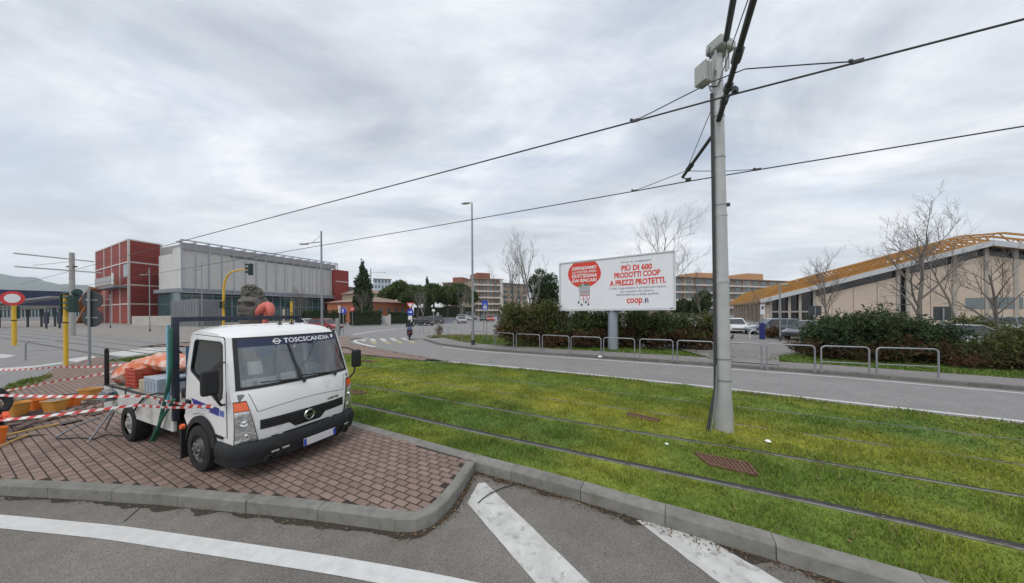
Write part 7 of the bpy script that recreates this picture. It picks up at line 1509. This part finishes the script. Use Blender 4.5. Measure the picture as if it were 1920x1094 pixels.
LH = [(968, 19.5, 563, 62, 'leftmost olive-green shrub of the hedge beside the lamp', OLV, .2), (1018, 19.5, 556, 66, 'olive shrub below the left edge of the billboard', OLV, .6), (1066, 19, 572, 60, 'shrub with russet base left of the billboard post', MDG, .9), (1112, 18.7, 577, 58, 'russet and green shrub just left of the billboard post', MDG, 1), (1160, 18.9, 580, 56, 'shrub standing behind the billboard post', OLV, .8), (1206, 18.3, 575, 58, 'green shrub just right of the billboard post', MDG, .8), (1250, 17.8, 580, 58, 'shrub below the right edge of the billboard', MDG, .9), (1296, 17.4, 585, 58, 'rightmost shrub of the hedge left of the tram pole', OLV, .7)]
for i, (x, Y, yt, wp, lab, pal, ru) in enumerate(LH): shrub(x, Y, yt, wp * 1.3, .9, lab, pal, 100 + 2 * i, rus=ru, n=7000, size=.095)
RH = [(1552, 14.4, 592, 60, 'leftmost dark green shrub of the right hedge by the drive', MDG, .3, .095), (1585, 13.6, 585, 90, 'tall dark conifer-like shrub of the right hedge', DKG, .4, .095), (1650, 13.2, 578, 90, 'tallest dark green shrub in the middle of the right hedge', DKG, .5, .095), (1716, 12.8, 596, 84, 'dark shrub with red-brown base under the large bare tree', DKG, .8, .09), (1775, 12.2, 648, 74, 'russet shrub right of the large bare tree', MDG, 1.0, .08), (1832, 11.8, 652, 72, 'low russet shrub in front of the silver car', MDG, 1.0, .08), (1896, 11.2, 625, 80, 'russet and olive shrub at the right edge', OLV, 1.0, .08), (1960, 10.8, 606, 90, 'olive shrub cut by the right edge of the view', OLV, .9, .08)]
for i, (x, Y, yt, wp, lab, pal, ru, sz) in enumerate(RH): shrub(x, Y, yt, wp * 1.25, 1.0, lab, pal, 200 + 2 * i, rus=ru, n=8000, size=sz * .85)
shrub(1445, 24.5, 612, 34, .6, 'small brown shrub beside the blue post', RUS, 240, ZF, 1500, .09, 1); shrub(1830, 19.5, 590, 90, 1.0, 'yellow-green shrub behind the dark sign back', OLV, 244, .2, 2500, .09, 0); shrub(1503, 15.4, 640, 40, .5, 'low dry brown shrub at the drive corner', RUS, 247, .2, 900, .07, 1)
shrub(819, 30, 609, 9, .3, 'small dry brown bush on the verge tip', RUS, 250, .2, 500, .05, 1)
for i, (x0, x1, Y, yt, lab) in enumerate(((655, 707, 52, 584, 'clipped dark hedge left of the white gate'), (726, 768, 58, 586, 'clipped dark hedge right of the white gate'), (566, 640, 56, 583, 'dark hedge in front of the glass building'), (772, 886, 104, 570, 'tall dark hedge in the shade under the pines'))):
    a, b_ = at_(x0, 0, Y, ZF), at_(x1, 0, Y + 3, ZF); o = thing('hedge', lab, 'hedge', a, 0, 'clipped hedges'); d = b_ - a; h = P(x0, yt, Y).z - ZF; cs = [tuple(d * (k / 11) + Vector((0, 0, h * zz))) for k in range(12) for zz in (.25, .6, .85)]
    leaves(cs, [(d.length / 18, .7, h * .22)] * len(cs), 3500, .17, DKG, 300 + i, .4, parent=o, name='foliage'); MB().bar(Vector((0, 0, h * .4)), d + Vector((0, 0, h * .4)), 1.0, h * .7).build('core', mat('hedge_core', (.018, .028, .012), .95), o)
b = at_(716, 0, 56, ZF); t = thing('gate', 'white metal gate between the two dark hedges', 'gate', b); MB().box((0, 0, .95), (1.6, .06, 1.5)).build('leaf', mat('gate_white', (.50, .50, .50), .6), t)
for dx in (-1.0, 1.0): MB().box((dx, 0, 1.0), (.35, .35, 2.0)).build('pillar', mat('pale_concrete', (.48, .45, .41)), t)
# scraps: litter in the grass
for (x, y, lab, s_) in ((1440, 830, 'small white stone in the grass right of the tram pole', .05), (1250, 834, 'tiny white scrap in the grass left of the tram pole', .03), (1125, 671, 'white scrap of paper on the far kerb', .10)):
    z_ = .14 if y > 700 else .23; p = G(x, y, z_); o = MB().lathe([(0, -s_ * .4), (s_ * .8, -s_ * .2), (s_, .1 * s_), (s_ * .5, .5 * s_), (0, .55 * s_)], (0, 0, s_ * .4), 9).build('scrap', M_PAPER, None, loc=p, smooth=.3); tag(o, lab, 'litter')
# ================================================================== HAZE
hz = MB().box((-7000, 2300, 330), (26000, 5200, 662)).build('haze', None)
hz.data.materials.clear(); hm = bpy.data.materials.new('haze_air'); hm.use_nodes = True; nt = hm.node_tree; nt.nodes.remove(nt.nodes['Principled BSDF'])
pv = nt.nodes.new('ShaderNodeVolumePrincipled'); pv.inputs['Color'].default_value = (.82, .90, 1.0, 1); pv.inputs['Density'].default_value = 7.5e-5; pv.inputs['Anisotropy'].default_value = .2
nt.links.new(pv.outputs[0], nt.nodes['Material Output'].inputs['Volume']); hz.data.materials.append(hm)
tag(hz, kind='stuff'); hz['label'] = 'pale bluish haze filling the air over the scene'; hz['category'] = 'haze'
